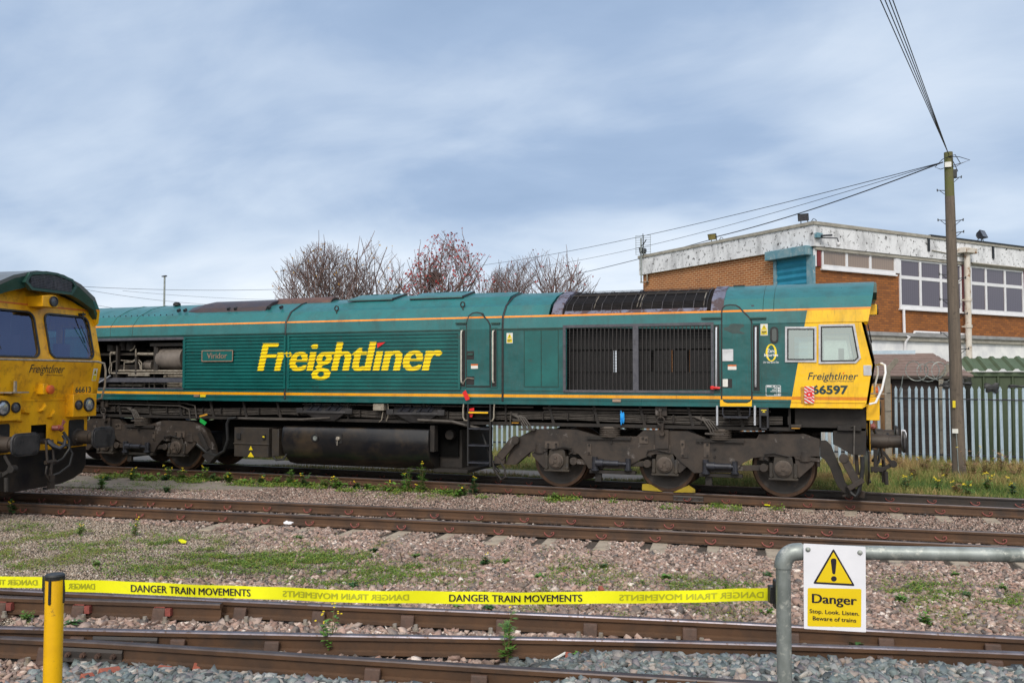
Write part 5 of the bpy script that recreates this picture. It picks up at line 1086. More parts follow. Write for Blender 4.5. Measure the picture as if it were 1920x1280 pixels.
    def clip(poly):
        for ax, lim, sg in ((0, 0, 1), (0, 1, -1), (1, 0, 1), (1, 1, -1)):
            o2 = []
            for i in range(len(poly)):
                p, q = poly[i-1], poly[i]; dp = (p[ax]-lim)*sg; dq = (q[ax]-lim)*sg
                if (dp >= 0) != (dq >= 0): t = dp/(dp-dq); o2.append((p[0]+(q[0]-p[0])*t, p[1]+(q[1]-p[1])*t))
                if dq >= 0: o2.append(q)
            poly = o2
            if not poly: return poly
        return poly
    for k in range(-4, 12):
        s0 = k*0.2; pl = clip([(0, s0+0.34), (0, s0+0.44), (1, s0+0.10), (1, s0)])
        if pl and len(pl) > 2: mb.add([(a[0]+W*x, -1.378, a[1]+H*z) for x, z in pl], [tuple(range(len(pl)))])
    mb.add([(a[0]+W*x, -1.3795, a[1]+H*z) for x, z in ((.22, .25), (.80, .25), (.80, .78), (.22, .78))], [(0, 1, 2, 3)]); B(mb, 'red_stripes', REDP, bd, smooth=0)
    for st, f0, f1 in (('NOT TO', .66, .74), ('BE', .47, .56), ('MOVED', .29, .37)):
        wd = 0.26 if len(st) > 3 else 0.1; mb = MB(); mb.text(st, lambda x, z: (x, -1.381, z), a[0]+W*(.5-wd), a[0]+W*(.5+wd), a[1]+H*f0, a[1]+H*f1, 0, 0.03, ref='E'); B(mb, 'board_lettering', WHT, bd, smooth=0)
    # little labels on the sill
    rect(364.5, 739.5, 374.5, 743.5, -1.35, -1.33, 'notice_label', LBLO if 0 else COPPER); rect(376.5, 739.5, 386.5, 744, -1.35, -1.33, 'notice_label', LBLY); rect(1149, 748, 1164.5, 753, -1.352, -1.33, 'notice_label', COPPER)
    # steps under the cab door
    mb = MB(); mb.tube([S3(1355, 763, -1.33), S3(1355, 777, -1.36), S3(1360, 781, -1.37), S3(1402, 782, -1.37), S3(1406, 778, -1.36), S3(1406, 763, -1.33)], 0.010, 6); a = S(1357, 783); b = S(1403, 780); mb.box(a[0], b[0], -1.39, -1.2, a[1], b[1]); B(mb, 'door_step', STEELD)
    for u in (1344.6, 1415.3): mb = MB(); mb.tube([S3(u, 760, -1.35), S3(u, 762, -1.35), S3(u, 797, -1.35)], 0.020, 8); B(mb, 'grab_rail', ALUW)
    a = S(1424, 805); b = S(1441, 764); mb = MB(); mb.box(a[0], a[0]+0.03, -1.34, -1.1, a[1], b[1]); mb.box(b[0]-0.03, b[0], -1.34, -1.1, a[1], b[1]); mb.box(a[0], b[0], -1.345, -1.1, b[1]-0.14, b[1]); mb.box(a[0], b[0], -1.34, -1.1, a[1], a[1]+0.03); mb.box(a[0], b[0], -1.11, -1.1, a[1], b[1]); sb_ = B(mb, 'foot_step', BLK if 0 else STEELK)
    mb = MB(); xm = (a[0]+b[0])/2; zz = b[1]-0.05; mb.add([(xm-0.045, -1.348, zz), (xm+0.045, -1.348, zz), (xm+0.045, -1.348, zz+0.014), (xm-0.045, -1.348, zz+0.014)], [(0, 1, 2, 3)]); mb.add([(xm-0.03, -1.348, zz-0.03), (xm+0.03, -1.348, zz-0.03), (xm, -1.348, zz-0.005)], [(0, 1, 2)]); B(mb, 'warning_marks', LBLY, sb_, smooth=0)
WHTD = pm('handrail_cream', (0.52, 0.50, 0.44), (0.40, 0.38, 0.33), 14, 0.4)
ALUW = pm('handrail_bare_metal', (0.62, 0.64, 0.68), (0.52, 0.54, 0.58), 9, 0.3, 0.5)
STRP = pm('stripe_yellow', (0.80, 0.34, 0.004), (0.55, 0.24, 0.01), 22, 0.4, lo=0.55, hi=0.7)
PATCH = pm('scuffed_primer', (0.045, 0.075, 0.072), (0.035, 0.06, 0.06), 9, 0.7)
GRILB = pm('grille_bar_brown', (0.022, 0.018, 0.018), (0.014, 0.012, 0.012), 7, 0.55)
RADK = pm('roof_grid_dark', (0.012, 0.011, 0.011), (0.022, 0.019, 0.018), 5, 0.95, spec=0.08)
WIREM = pm('wire_grey', (0.16, 0.15, 0.16), (0.09, 0.085, 0.095), 20, 0.5)
RUSTC = pm('exhaust_rust', (0.12, 0.060, 0.042), (0.07, 0.036, 0.032), 6, 0.5, c3=(0.10, 0.06, 0.075), s3=5)
STEELK = pm('step_black', (0.022, 0.023, 0.028), None, 9, 0.5)
GLASSK = glassmat('small_window_glass', (0.02, 0.05, 0.05), 0.10)

LA = loco('locomotive', (XC, 0, 0), 0.0, 'clean green locomotive seen side on with yellow cab at its right end', '66597', True, LIV, YP, GLASSW)
RZ = 0.10; LX, LY, LZ = -13.03, -6.27, 0.03
LB = loco('locomotive', (LX+XC*math.cos(RZ), LY+XC*math.sin(RZ), LZ), RZ, 'grimy yellow fronted locomotive cut off by the left edge, facing right', '66613', False, LIVD, YPD, GLASSW)

# ================================================================ GROUND
RAIL_PATHS = dict(
    lnear=[(-60, -0.85), (30, -0.85)], lfar=[(-60, 0.42), (30, 0.42)],
    mnear=[(-45, -10.4), (-20, -7.05), (-12.43, -6.14), (-6.58, -5.50), (-1.44, -4.96), (3.05, -4.56), (12, -3.95), (30, -3.2)],
    mfar=[(-45, -9.2), (-20, -5.9), (-13.6, -5.17), (-7.28, -4.42), (-1.64, -3.87), (3.25, -3.46), (12, -2.9), (30, -2.15)],
    a=[(-20, -12.9), (-7.04, -10.60), (-3.70, -10.00), (-0.63, -9.38), (2.24, -8.90), (6, -8.3), (14, -7.1)],
    b=[(-20, -15.2), (-5.83, -11.57), (-4.49, -11.19), (-3.18, -10.81), (-0.515, -10.01), (2.16, -9.35), (6, -8.65), (14, -7.55)],
    c=[(-20, -14.6), (-5.58, -11.78), (-4.735, -11.60), (-2.87, -11.29), (-0.365, -10.85), (3, -10.25), (14, -8.4)],
    stub=[(-14, -12.2), (-6.77, -10.80), (-4.60, -10.28)])
def py_(path, x):
    xs = [p[0] for p in path]; ys = [p[1] for p in path]; return np.interp(x, xs, ys)
def vnoise(x, y, s=1.0, seed=0):
    r = np.random.default_rng(seed); o = 0
    for k in range(10):
        a = r.uniform(0, 6.28); f = s*r.uniform(0.5, 2.2); o = o+np.sin((x*np.cos(a)+y*np.sin(a))*f+r.uniform(0, 6.28))
    return o/10*1.6
def gz(x, y):
    x = np.asarray(x, float); y = np.asarray(y, float)
    z = -0.196+0.012*vnoise(x, y, 3.0, 1)
    yb = py_(RAIL_PATHS['b'], x); yc = py_(RAIL_PATHS['c'], x)
    sm = lambda t: np.clip(t, 0, 1)**2*(3-2*np.clip(t, 0, 1))
    m = sm((yb-0.10-y)/0.15)*sm((x+1.55)/0.6); z = z+m*0.125                        # heaped grey stone between the crossing rails
    m2 = sm((yc-0.12-y)/0.25)*sm((x+4.7)/0.8); z = z*(1-m2)+m2*(-0.10+0.02*vnoise(x, y, 4, 2))
    z = z-0.10*sm((y-4)/3)
    return z
xs = np.unique(np.concatenate([np.linspace(-400, -30, 12), np.linspace(-30, 12, 190), np.linspace(12, 400, 12)]))
ys = np.unique(np.concatenate([np.linspace(-100, -18, 6), np.linspace(-18, 14, 160), np.linspace(14, 900, 14)]))
X, Y_ = np.meshgrid(xs, ys); Z = gz(X, Y_)
me = bpy.data.meshes.new('ground'); nx = len(xs)
fs = [(j*nx+i, j*nx+i+1, (j+1)*nx+i+1, (j+1)*nx+i) for j in range(len(ys)-1) for i in range(nx-1)]
me.from_pydata(np.stack([X.ravel(), Y_.ravel(), Z.ravel()], 1).tolist(), [], fs)
m, nt_, b = newmat('ground_soil')
col = mixc(nt_, ramp2(nt_, noise(nt_, 22, 6, 0.7), 0.35, 0.65), (0.030, 0.024, 0.018), (0.085, 0.065, 0.050))  # soil darkened so the gaps between stones look shaded
col = mixc(nt_, ramp2(nt_, noise(nt_, 90, 4, 0.7), 0.60, 0.66), col, (0.20, 0.16, 0.13))
t_ = nt_.nodes.new('ShaderNodeTexCoord'); sp_ = nt_.nodes.new('ShaderNodeSeparateXYZ'); nt_.links.new(t_.outputs['Object'], sp_.inputs[0])
gn = mixc(nt_, ramp2(nt_, noise(nt_, 3, 5, 0.7), 0.4, 0.6), (0.07, 0.10, 0.025), (0.12, 0.11, 0.05))
col = mixc(nt_, mth(nt_, 'GREATER_THAN', sp_.outputs[1], 1.0), col, gn)
nt_.links.new(col, b.inputs['Base Color']); b.inputs['Roughness'].default_value = 0.95; bump(nt_, b, noise(nt_, 60, 5, 0.7), 0.6, 0.02)
me.materials.append(m); me.polygons.foreach_set('use_smooth', [True]*len(me.polygons))
o = bpy.data.objects.new('ground', me); COL.objects.link(o); tag(o, 'stony yard ground under the tracks', None, None, 'structure')

def slab(name, pts, z0, z1, m=SLAB):
    mb = MB(); mb.prism(pts, 2, z0, z1); return mb.build(name, m, kind='structure', label='grey concrete surface beside the tracks', smooth=0)
slab('path', [(-30, -1.3), (-15.1, -1.42), (-12.0, -1.30), (-10.0, -1.70), (-10.76, -2.25), (-13.0, -3.0), (-30, -3.4)], -0.4, -0.178)
slab('path', [(-40, 2.1), (-3.0, 2.1), (-2.2, 2.7), (-2.8, 3.3), (-40, 3.7)], -0.4, -0.178)
slab('pavement', [(-9, -17.6), (9, -14.6), (9, -25), (-9, -25)], -0.3, 0.40)

# ================================================================ TRACKS
def smoothpath(p, step=0.7):
    p = [Vector((a[0], a[1], 0)) for a in p]; o = []
    for i in range(len(p)-1):
        p0 = p[max(i-1, 0)]; p1 = p[i]; p2 = p[i+1]; p3 = p[min(i+2, len(p)-1)]; n = max(1, int((p2-p1).length/step))
        n = min(n, 40)
        d1 = (p2-p0)*0.5; d2 = (p3-p1)*0.5; L_ = (p2-p1).length
        d1 = d1.normalized()*L_; d2 = d2.normalized()*L_
        for k in range(n):
            t = k/n; o.append(p1*(2*t**3-3*t**2+1)+d1*(t**3-2*t**2+t)+p2*(-2*t**3+3*t**2)+d2*(t**3-t**2))
    o.append(p[-1]); return o
FB = [(-0.035, -0.012), (-0.030, -0.002), (-0.02, 0), (0.02, 0), (0.030, -0.002), (0.035, -0.012), (0.034, -0.040), (0.010, -0.050), (0.009, -0.125), (0.03, -0.142), (0.070, -0.150), (0.070, -0.159),
      (-0.070, -0.159), (-0.070, -0.150), (-0.03, -0.142), (-0.009, -0.125), (-0.010, -0.050), (-0.034, -0.040)]
BH = [(-0.035, -0.012), (-0.030, -0.002), (-0.02, 0), (0.02, 0), (0.030, -0.002), (0.035, -0.012), (0.034, -0.042), (0.010, -0.055), (0.010, -0.120), (0.032, -0.132), (0.034, -0.160), (0.02, -0.166),
      (-0.02, -0.166), (-0.034, -0.160), (-0.032, -0.132), (-0.010, -0.120), (-0.010, -0.055), (-0.034, -0.042)]
def rail(path, prof, mats, label, group=None, z=0.0):
    pts = smoothpath(path); n = len(prof); mb = MB(); vs = []
    for i, p in enumerate(pts):
        d = (pts[min(i+1, len(pts)-1)]-pts[max(i-1, 0)]).normalized(); nrm = Vector((-d.y, d.x, 0))
        vs += [p+nrm*a+Vector((0, 0, b_+z)) for a, b_ in prof]
    fs = []; ms = []
    for i in range(len(pts)-1):
        for k in range(n):
            k2 = (k+1) % n; fs.append((i*n+k, i*n+k2, (i+1)*n+k2, (i+1)*n+k)); ms.append(1 if k in (0, 1, 2, 3, 4) else 0)
    fs += [tuple(range(n)), tuple((len(pts)-1)*n+k for k in range(n))[::-1]]; ms += [0, 0]
    mb.add(vs, fs); mb.m = ms
    o = mb.build('rail', mats, None, label, 'rail', group, smooth=25); o['_p'] = 0; del o['_p']
    return o, pts
def at_u(pts, u, z=0.0):
    """point and direction where a rail passes picture column u"""
    best = None
    for a, b_ in zip(pts, pts[1:]):
        for t in np.linspace(0, 1, 25):
            p = a+(b_-a)*t+Vector((0, 0, z)); d = p-CAM; w_ = d.dot(fw)
            if w_ <= 0: continue
            uu = 960+F*d.dot(rt)/w_
            if best is None or abs(uu-u) < best[0]: best = (abs(uu-u), p, (b_-a).normalized())
    return best[1], best[2]
GR = 'running rails of the yard tracks'
r_lf, p_lf = rail(RAIL_PATHS['lfar'], FB, [RAILK, RAILT], 'far rail of the track under the clean green locomotive', GR)
r_ln, p_ln = rail(RAIL_PATHS['lnear'], FB, [RAILB, RAILT], 'near rail of the track under the clean green locomotive', GR)
r_mf, p_mf = rail(RAIL_PATHS['mfar'], FB, [RAILB, RAILT], 'far rail of the middle track in front of the clean locomotive', GR)
r_mn, p_mn = rail(RAIL_PATHS['mnear'], FB, [RAILB, RAILT], 'near rail of the middle track in front of the clean locomotive', GR)
r_a, p_a = rail(RAIL_PATHS['a'], BH, [RAILB, RAILS], 'shiny topped rail running just below the yellow tape', GR)
r_b, p_b = rail(RAIL_PATHS['b'], BH, [RAILB, RAILS], 'worn crossing rail between the shiny rail and the nearest rail', GR)
r_c, p_c = rail(RAIL_PATHS['c'], BH, [RAILB, RAILT], 'nearest rail, half buried in grey stones and fishplated at left', GR)
r_s, p_s = rail(RAIL_PATHS['stub'], BH, [RAILB, RAILT], 'short check rail ending in a cut face below the tape', GR, z=-0.004)
# spring clips on the rail feet
def clip(rail_o, pt, d, side, first=[None]):
    n = Vector((-d.y, d.x, 0))*side
    if first[0] is None:
        mb = MB(); c = [(-0.085, 0.030, 0.055), (-0.065, 0.055, 0.030), (-0.03, 0.075, 0.012), (0.01, 0.085, 0.008), (0.04, 0.080, 0.022), (0.060, 0.065, 0.045), (0.055, 0.045, 0.062), (0.03, 0.035, 0.058), (0.015, 0.045, 0.040)]
        mb.tube([Vector(q) for q in c], 0.0085, 7)
        global OFF
        OFF = Vector((0, 0, 0)); o = mb.build('rail_clip', CLIPR, rail_o); first[0] = o
    else: o = first[0].copy(); COL.objects.link(o); o.parent = rail_o
    M = Matrix.Translation(pt+Vector((0, 0, -0.152))-rail_o.location) @ Matrix((( -n.y, n.x, 0), (n.x, n.y, 0), (0, 0, 1))).transposed().to_4x4()
    ex = Vector((d.x, d.y, 0)); ey = n
    M = Matrix(((ex.x, ey.x, 0, 0), (ex.y, ey.y, 0, 0), (0, 0, 1, 0), (0, 0, 0, 1)))
    o.matrix_local = Matrix.Translation(pt+Vector((0, 0, -0.152))-rail_o.location) @ M
def along(pts, x):
    for a, b_ in zip(pts, pts[1:]):
        if a.x <= x <= b_.x: t = (x-a.x)/(b_.x-a.x); return a+(b_-a)*t, (b_-a).normalized()
    return pts[-1], (pts[-1]-pts[-2]).normalized()
def sleepers(x0, x1, sp, pn, pf, lab, grp, mat_, rails, hide):
    first = None; x = x0
    while x < x1:
        p, d = along(pn, x); q, _ = along(pf, x); n = Vector((-d.y, d.x, 0)); c = (p+q)/2; ang = math.atan2(d.y, d.x)
        if first is None:
            mb = MB(); W = 1.26; mb.prism([(-0.13, -0.36), (0.13, -0.36), (0.105, -0.163), (-0.105, -0.163)], 1, -W, W); o = mb.build('sleeper', mat_, None, lab, 'sleeper', grp, smooth=0, bevel=0.012); first = o; base = o.location.copy()
        else: o = first.copy(); COL.objects.link(o); o['label'] = lab
        o.location = (c.x, c.y, base.z-(hide(c.x))+rng.uniform(-0.008, 0.004)); o.rotation_euler = (0, 0, ang+rng.uniform(-0.02, 0.02))
        for ro_, pp in rails:
            P, D_ = along(pp, x); nn = Vector((-D_.y, D_.x, 0)); side = -1
            s2 = Vector((-D_.y, D_.x, 0))*side
            clip(ro_, P+s2*0.0, D_, side)
        x += sp
sleepers(-17.9, 6.5, 0.745, p_mn, p_mf, 'weathered concrete sleeper lying under the middle track', 'concrete sleepers of the middle track', CONC, [(r_mn, p_mn), (r_mf, p_mf)], lambda x: 0.036 if x < -8.5 else 0.004)
sleepers(-16.4, 8.0, 0.70, p_ln, p_lf, 'weathered concrete sleeper under the track of the clean locomotive', 'concrete sleepers below the clean locomotive', CONC, [(r_ln, p_ln), (r_lf, p_lf)], lambda x: 0.040 if x < -1.2 else 0.012)
# chairs of the nearest tracks
def chair(rail_o, pts, u, key=False, zoff=0.0):
    global OFF
    P, d = at_u(pts, u); n = Vector((d.y, -d.x, 0))          # towards the camera
    e = lambda a, b_, c: P+d*a+n*b_+Vector((0, 0, c))
    OFF = rail_o.location.copy(); mb = MB()
    def bx(a0, a1, b0, b1, c0, c1, t=0.0):
        vs = [e(a, b_, c) for c, s_ in ((c0, 0), (c1, t)) for a, b_ in ((a0+s_, b0+s_), (a1-s_, b0+s_), (a1-s_, b1-s_), (a0+s_, b1-s_))]
        mb.add(vs, [(0, 3, 2, 1), (4, 5, 6, 7), (0, 1, 5, 4), (1, 2, 6, 5), (2, 3, 7, 6), (3, 0, 4, 7)])
    bx(-0.14, 0.14, -0.15, 0.21, -0.205, -0.170, 0.008)
    vs = [e(a, b_, c) for a in (-0.062, 0.062) for b_, c in ((0.034, -0.18), (0.115, -0.18), (0.085, -0.15), (0.060, -0.06), (0.036, -0.052))]
    mb.add(vs, [(0, 1, 2, 3, 4), (9, 8, 7, 6, 5)]+[(i, 5+i, 5+(i+1) % 5, (i+1) % 5) for i in range(5)])
    ch = mb.build('rail_chair', CHAIRM, rail_o, smooth=0, bevel=0.008)
    for s_ in (-0.098, 0.098):
        mb = MB(); p = e(s_, 0.125, -0.172); mb.cyl(p, p+Vector((0, 0, 0.022)), 0.028, 12); mb.cyl(p+Vector((0, 0, 0.02)), p+Vector((0, 0, 0.058)), 0.020, 6); mb.build('bolt', BOLTM, ch, smooth=0)
    if key:
        mb = MB()
        def kb(a0, a1, b0, b1, c0, c1): mb.add([e(a, b_, c) for c in (c0, c1) for a, b_ in ((a0, b0), (a1, b0), (a1, b1), (a0, b1))], [(0, 3, 2, 1), (4, 5, 6, 7), (0, 1, 5, 4), (1, 2, 6, 5), (2, 3, 7, 6), (3, 0, 4, 7)])
        kb(0.063, 0.115, 0.012, 0.062, -0.125, -0.056); kb(-0.052, -0.044, 0.012, 0.05, -0.1, -0.05); kb(-0.045, 0.046, 0.014, 0.034, -0.056, -0.046); mb.build('rail_key', CLIPR, ch, smooth=0)
    OFF = Vector((0, 0, 0)); return P, d
CH = []
for u in (8, 153, 302): CH.append(chair(r_s, p_s, u, True))
for u in (453, 602, 770, 947, 1110, 1293, 1480, 1660, 1860): CH.append(chair(r_a, p_a, u))
for u in (156, 333, 508, 1660, 1860): chair(r_b, p_b, u)
for u in (93, 700, 898, 1093): chair(r_c, p_c, u)
first = None
for k, (P, d) in enumerate(CH):
    n = Vector((d.y, -d.x, 0)); 
    if first is None:
        mb = MB(); mb.box(-0.13, 0.13, -0.45, 2.2, -0.34, -0.212); o = mb.build('sleeper', TIMB, None, 'dark timber sleeper under the nearest rails', 'sleeper', 'timber sleepers of the nearest rails', smooth=0, bevel=0.01)
        V0 = o.location.copy(); first = o
    else: o = first.copy(); COL.objects.link(o)
    ang = math.atan2(d.y, d.x)+math.pi; c = P+n*0.875
    o.location = (c.x, c.y, V0.z); o.rotation_euler = (0, 0, ang)
# fishplates
def fish(rail_o, pts, u, ln, mat_, n_b=4, rb=0.022):
    global OFF
    P, d = at_u(pts, u); n = Vector((d.y, -d.x, 0)); OFF = rail_o.location.copy(); mb = MB(); e = lambda a, b_, c: P+d*a+n*b_+Vector((0, 0, c))
    vs = [e(a, b_, c) for a in (-ln/2, ln/2) for b_, c in ((0.012, -0.055), (0.036, -0.050), (0.046, -0.075), (0.046, -0.125), (0.055, -0.160), (0.012, -0.165))]
    mb.add(vs, [tuple(range(6)), tuple(range(11, 5, -1))]+[(i, 6+i, 6+(i+1) % 6, (i+1) % 6) for i in range(6)]); f_ = mb.build('fishplate', mat_, rail_o, smooth=0, bevel=0.006)
    for k in range(n_b):
        mb = MB(); a = -ln/2+ln*(k+0.5)/n_b; p = e(a, 0.045, -0.098); mb.cyl(p, p+n*0.03, rb, 6); mb.cyl(p+n*0.03, p+n*0.045, rb*0.55, 8); mb.build('bolt', CHAIRM, f_, smooth=0)
    OFF = Vector((0, 0, 0))
fish(r_c, p_c, 180, 0.52, RAILK); fish(r_b, p_b, 238, 0.56, RAILK, 4, 0.017); fish(r_ln, p_ln, 1287, 0.55, RAILK, 4, 0.014)

# ================================================================ BALLAST
def hullstones(nv, k):
    out_ = []
    for i in range(k):
        r = np.random.default_rng(100+i); bm = bmesh.new()
        for q in range(nv):
            v = r.normal(size=3); v = v/np.linalg.norm(v)*r.uniform(0.75, 1.05)*np.array([1.0, r.uniform(0.62, 0.95), r.uniform(0.42, 0.75)]); bm.verts.new(v)
        rs = bmesh.ops.convex_hull(bm, input=bm.verts[:]); 
        lo = [v for v in bm.verts if not v.link_faces]
        for v in lo: bm.verts.remove(v)
        bmesh.ops.triangulate(bm, faces=bm.faces); bmesh.ops.recalc_face_normals(bm, faces=bm.faces); bm.verts.index_update()
        out_.append((np.array([v.co[:] for v in bm.verts]), np.array([[v.index for v in f.verts] for f in bm.faces]))); bm.free()
    return out_
ST_BIG = hullstones(12, 14); ST_SML = hullstones(7, 8)
def infr(x, y, z=-0.2, mg=0.09):
    d = np.stack([x-CAM.x, y-CAM.y, np.full_like(x, z)-CAM.z], 1); w_ = d @ np.array(fw); uu = (d @ np.array(rt))/w_*F/960; vv = (d @ np.array(up))/w_*F/640
    return (w_ > 1) & (uu > -1-mg*2) & (uu < 1+mg*4) & (vv > -1-mg*2.2) & (vv < 1)
def scatter(x, y, size, bank, name, mat_, label, lift=0.3, tint=None):
    n = len(x); z = gz(x, y)+size*lift; VV = []; FF = []; TT = []; off = 0
    th = rng.uniform(0, 2*np.pi, n); tx_ = rng.normal(0, 0.35, n); ty_ = rng.normal(0, 0.35, n); which = rng.integers(0, len(bank), n)
    tn = rng.uniform(0, 1, n) if tint is None else tint
    for k in range(len(bank)):
        i = np.where(which == k)[0]; bv, bf = bank[k]; m_ = len(i)
        if not m_: continue
        c, s_ = np.cos(th[i]), np.sin(th[i]); v = np.repeat(bv[None], m_, 0)*size[i][:, None, None]
        vx, vy, vz = v[..., 0], v[..., 1], v[..., 2]
        vz2 = vz+vx*np.sin(tx_[i])[:, None]+vy*np.sin(ty_[i])[:, None]
        wx = vx*c[:, None]-vy*s_[:, None]; wy = vx*s_[:, None]+vy*c[:, None]
        P = np.stack([wx+x[i][:, None], wy+y[i][:, None], vz2+z[i][:, None]], 2)
        VV.append(P.reshape(-1, 3)); FF.append((bf[None]+(np.arange(m_)*len(bv))[:, None, None]+off).reshape(-1, 3)); TT.append(np.repeat(tn[i], len(bv))); off += m_*len(bv)
    V = np.concatenate(VV); Fa = np.concatenate(FF); T = np.concatenate(TT)
    return rawmesh(name, V, Fa, T, mat_, label)
def rawmesh(name, V, Fa, T, mat_, label, kind='stuff'):
    me = bpy.data.meshes.new(name); k = Fa.shape[1]
    me.vertices.add(len(V)); me.vertices.foreach_set('co', V.astype(np.float32).ravel()); me.loops.add(Fa.size); me.loops.foreach_set('vertex_index', Fa.astype(np.int32).ravel())
    me.polygons.add(len(Fa)); me.polygons.foreach_set('loop_start', np.arange(0, Fa.size, k, dtype=np.int32)); me.polygons.foreach_set('loop_total', np.full(len(Fa), k, dtype=np.int32))
    me.update(calc_edges=True); a = me.attributes.new('tint', 'FLOAT', 'POINT'); a.data.foreach_set('value', T.astype(np.float32)); me.materials.append(mat_)
    o = bpy.data.objects.new(name, me); COL.objects.link(o); tag(o, label, None, None, kind); return o
def cand(x0, x1, y0, y1, dens):
    n = int((x1-x0)*(y1-y0)*dens); x = rng.uniform(x0, x1, n); y = rng.uniform(y0, y1, n); k = infr(x, y); return x[k], y[k]
P_ = RAIL_PATHS
def offrail(x, y, d=0.06):
    ok = np.ones(len(x), bool)
    for k in P_:
        if k == 'stub': ok &= (np.abs(y-py_(P_[k], x)) > d) | (x > -4.6)
        else: ok &= np.abs(y-py_(P_[k], x)) > d
    return ok
def onsleeper(x, y):
    """exposed sleeper ends in front of the middle track stay clear"""
    xm = ((x+17.9+0.11*0) % 0.745); xm = np.minimum(xm, 0.745-xm); yn = py_(P_['mnear'], x); tail = (y < yn) & (y > yn-0.55) & (x > -12)
    ins = (y > yn) & (y < py_(P_['mfar'], x))
    xl_ = ((x+16.4) % 0.70); xl_ = np.minimum(xl_, 0.70-xl_); t2 = (y > -1.25) & (y < -0.85) & (x > -1.5)
    return ((xm < 0.145) & (tail | ins) & (rng.uniform(0, 1, len(x)) < np.where((x > -5.5), 1.0, np.where(x > -8.5, 0.85, 0.45)))) | ((xl_ < 0.10) & t2 & (rng.uniform(0, 1, len(x)) < 0.85))
fine = lambda x, y: np.clip((vnoise(x, y, 1.1, 11)*0.6+(-x-5.2)*0.45+np.minimum(0, (-6.9-y)*1.2)), -1, 1)   # finer gravel at the left
# pink granite, three zones by distance
x, y = cand(-17, 8, -13.2, -6.2, 1150); f_ = fine(x, y); k = offrail(x, y) & (f_ < rng.uniform(-0.3, 0.5, len(x))); 
yb = py_(P_['b'], x); yc = py_(P_['c'], x); grey = ((y < yb-0.05) & (x > -1.75)) | ((y < yc-0.05) & (x > -4.5-rng.uniform(0, 0.8, len(x))))
k &= ~grey & ~onsleeper(x, y); x, y = x[k], y[k]; sz = rng.uniform(0.016, 0.050, len(x))*(1+0.2*(y < -9))*np.where(rng.uniform(0, 1, len(x)) < 0.05, 1.5, 1); scatter(x, y, sz, ST_BIG, 'pink_ballast', PINKS, 'pink granite ballast between the middle track and nearest rails')
x, y = cand(-18, 10, -6.2, -3.3, 1000); k = offrail(x, y, 0.08) & ~onsleeper(x, y); x, y = x[k], y[k]; scatter(x, y, rng.uniform(0.018, 0.047, len(x)), ST_BIG, 'pink_ballast', PINKS, 'pink granite ballast around the middle track')
x, y = cand(-20, 12, -3.5, 1.3, 950); k = offrail(x, y, 0.08) & ~onsleeper(x, y); sl = (x < -10.3) & (y < -1.35) & (y > -3.1-(x+13)*-0.02) & (y > -2.25+(x+10.76)*0.35*0.9); k &= ~sl; k &= ~((y > 0.55) & (rng.uniform(0, 1, len(x)) < 0.6)); x, y = x[k], y[k]
scatter(x, y, rng.uniform(0.016, 0.036, len(x)), ST_SML, 'pink_ballast', PINKS, 'pink granite ballast along the track of the clean locomotive')
x, y = cand(-17, 4, -11.5, -5.9, 2600); f_ = fine(x, y); k = offrail(x, y) & (f_ > rng.uniform(-0.5, 0.3, len(x))) & ~onsleeper(x, y); x, y = x[k], y[k]
scatter(x, y, rng.uniform(0.009, 0.024, len(x)), ST_SML, 'fine_gravel', GRAVS, 'fine buff gravel left of the weedy patch', 0.4)
# blue grey stone nearest the camera
x, y = cand(-5.4, 5.5, -13.2, -8.0, 1900); yb = py_(P_['b'], x); yc = py_(P_['c'], x)
grey = ((y < yb-0.045) & (x > -1.75+rng.uniform(0, 0.25, len(x)))) | ((y < yc-0.05) & (x > -4.6-rng.uniform(0, 0.5, len(x)))); k = grey & (np.abs(y-yc) > 0.055); x, y = x[k], y[k]
scatter(x, y, np.where(rng.uniform(0, 1, len(x)) < 0.45, rng.uniform(0.038, 0.070, len(x)), rng.uniform(0.015, 0.036, len(x))), ST_BIG, 'grey_ballast', GREYS, 'blue grey crushed stone in front of the nearest rails', 0.35)

# ================================================================ LOW PLANT COVER AND GRASS
def blades(x, y, h, wd, name, mat_, label, tint, lean=0.35):
    n = len(x); z = gz(x, y); th = rng.uniform(0, 2*np.pi, n); a = rng.normal(0, lean, n); b_ = rng.normal(0, lean, n)
    c, s_ = np.cos(th)*wd/2, np.sin(th)*wd/2; V = np.empty((n, 5, 3))
    V[:, 0] = np.stack([x-c, y-s_, z], 1); V[:, 1] = np.stack([x+c, y+s_, z], 1); mx_, my_ = x+a*h*0.35, y+b_*h*0.35
    V[:, 2] = np.stack([mx_-c*0.7, my_-s_*0.7, z+h*0.55], 1); V[:, 3] = np.stack([mx_+c*0.7, my_+s_*0.7, z+h*0.55], 1); V[:, 4] = np.stack([x+a*h, y+b_*h, z+h*(1-0.3*(a*a+b_*b_))], 1)
    Fa = np.array([(0, 1, 3), (0, 3, 2), (2, 3, 4)])[None]+(np.arange(n)*5)[:, None, None]
    return rawmesh(name, V.reshape(-1, 3), Fa.reshape(-1, 3), np.repeat(tint, 5), mat_, label)
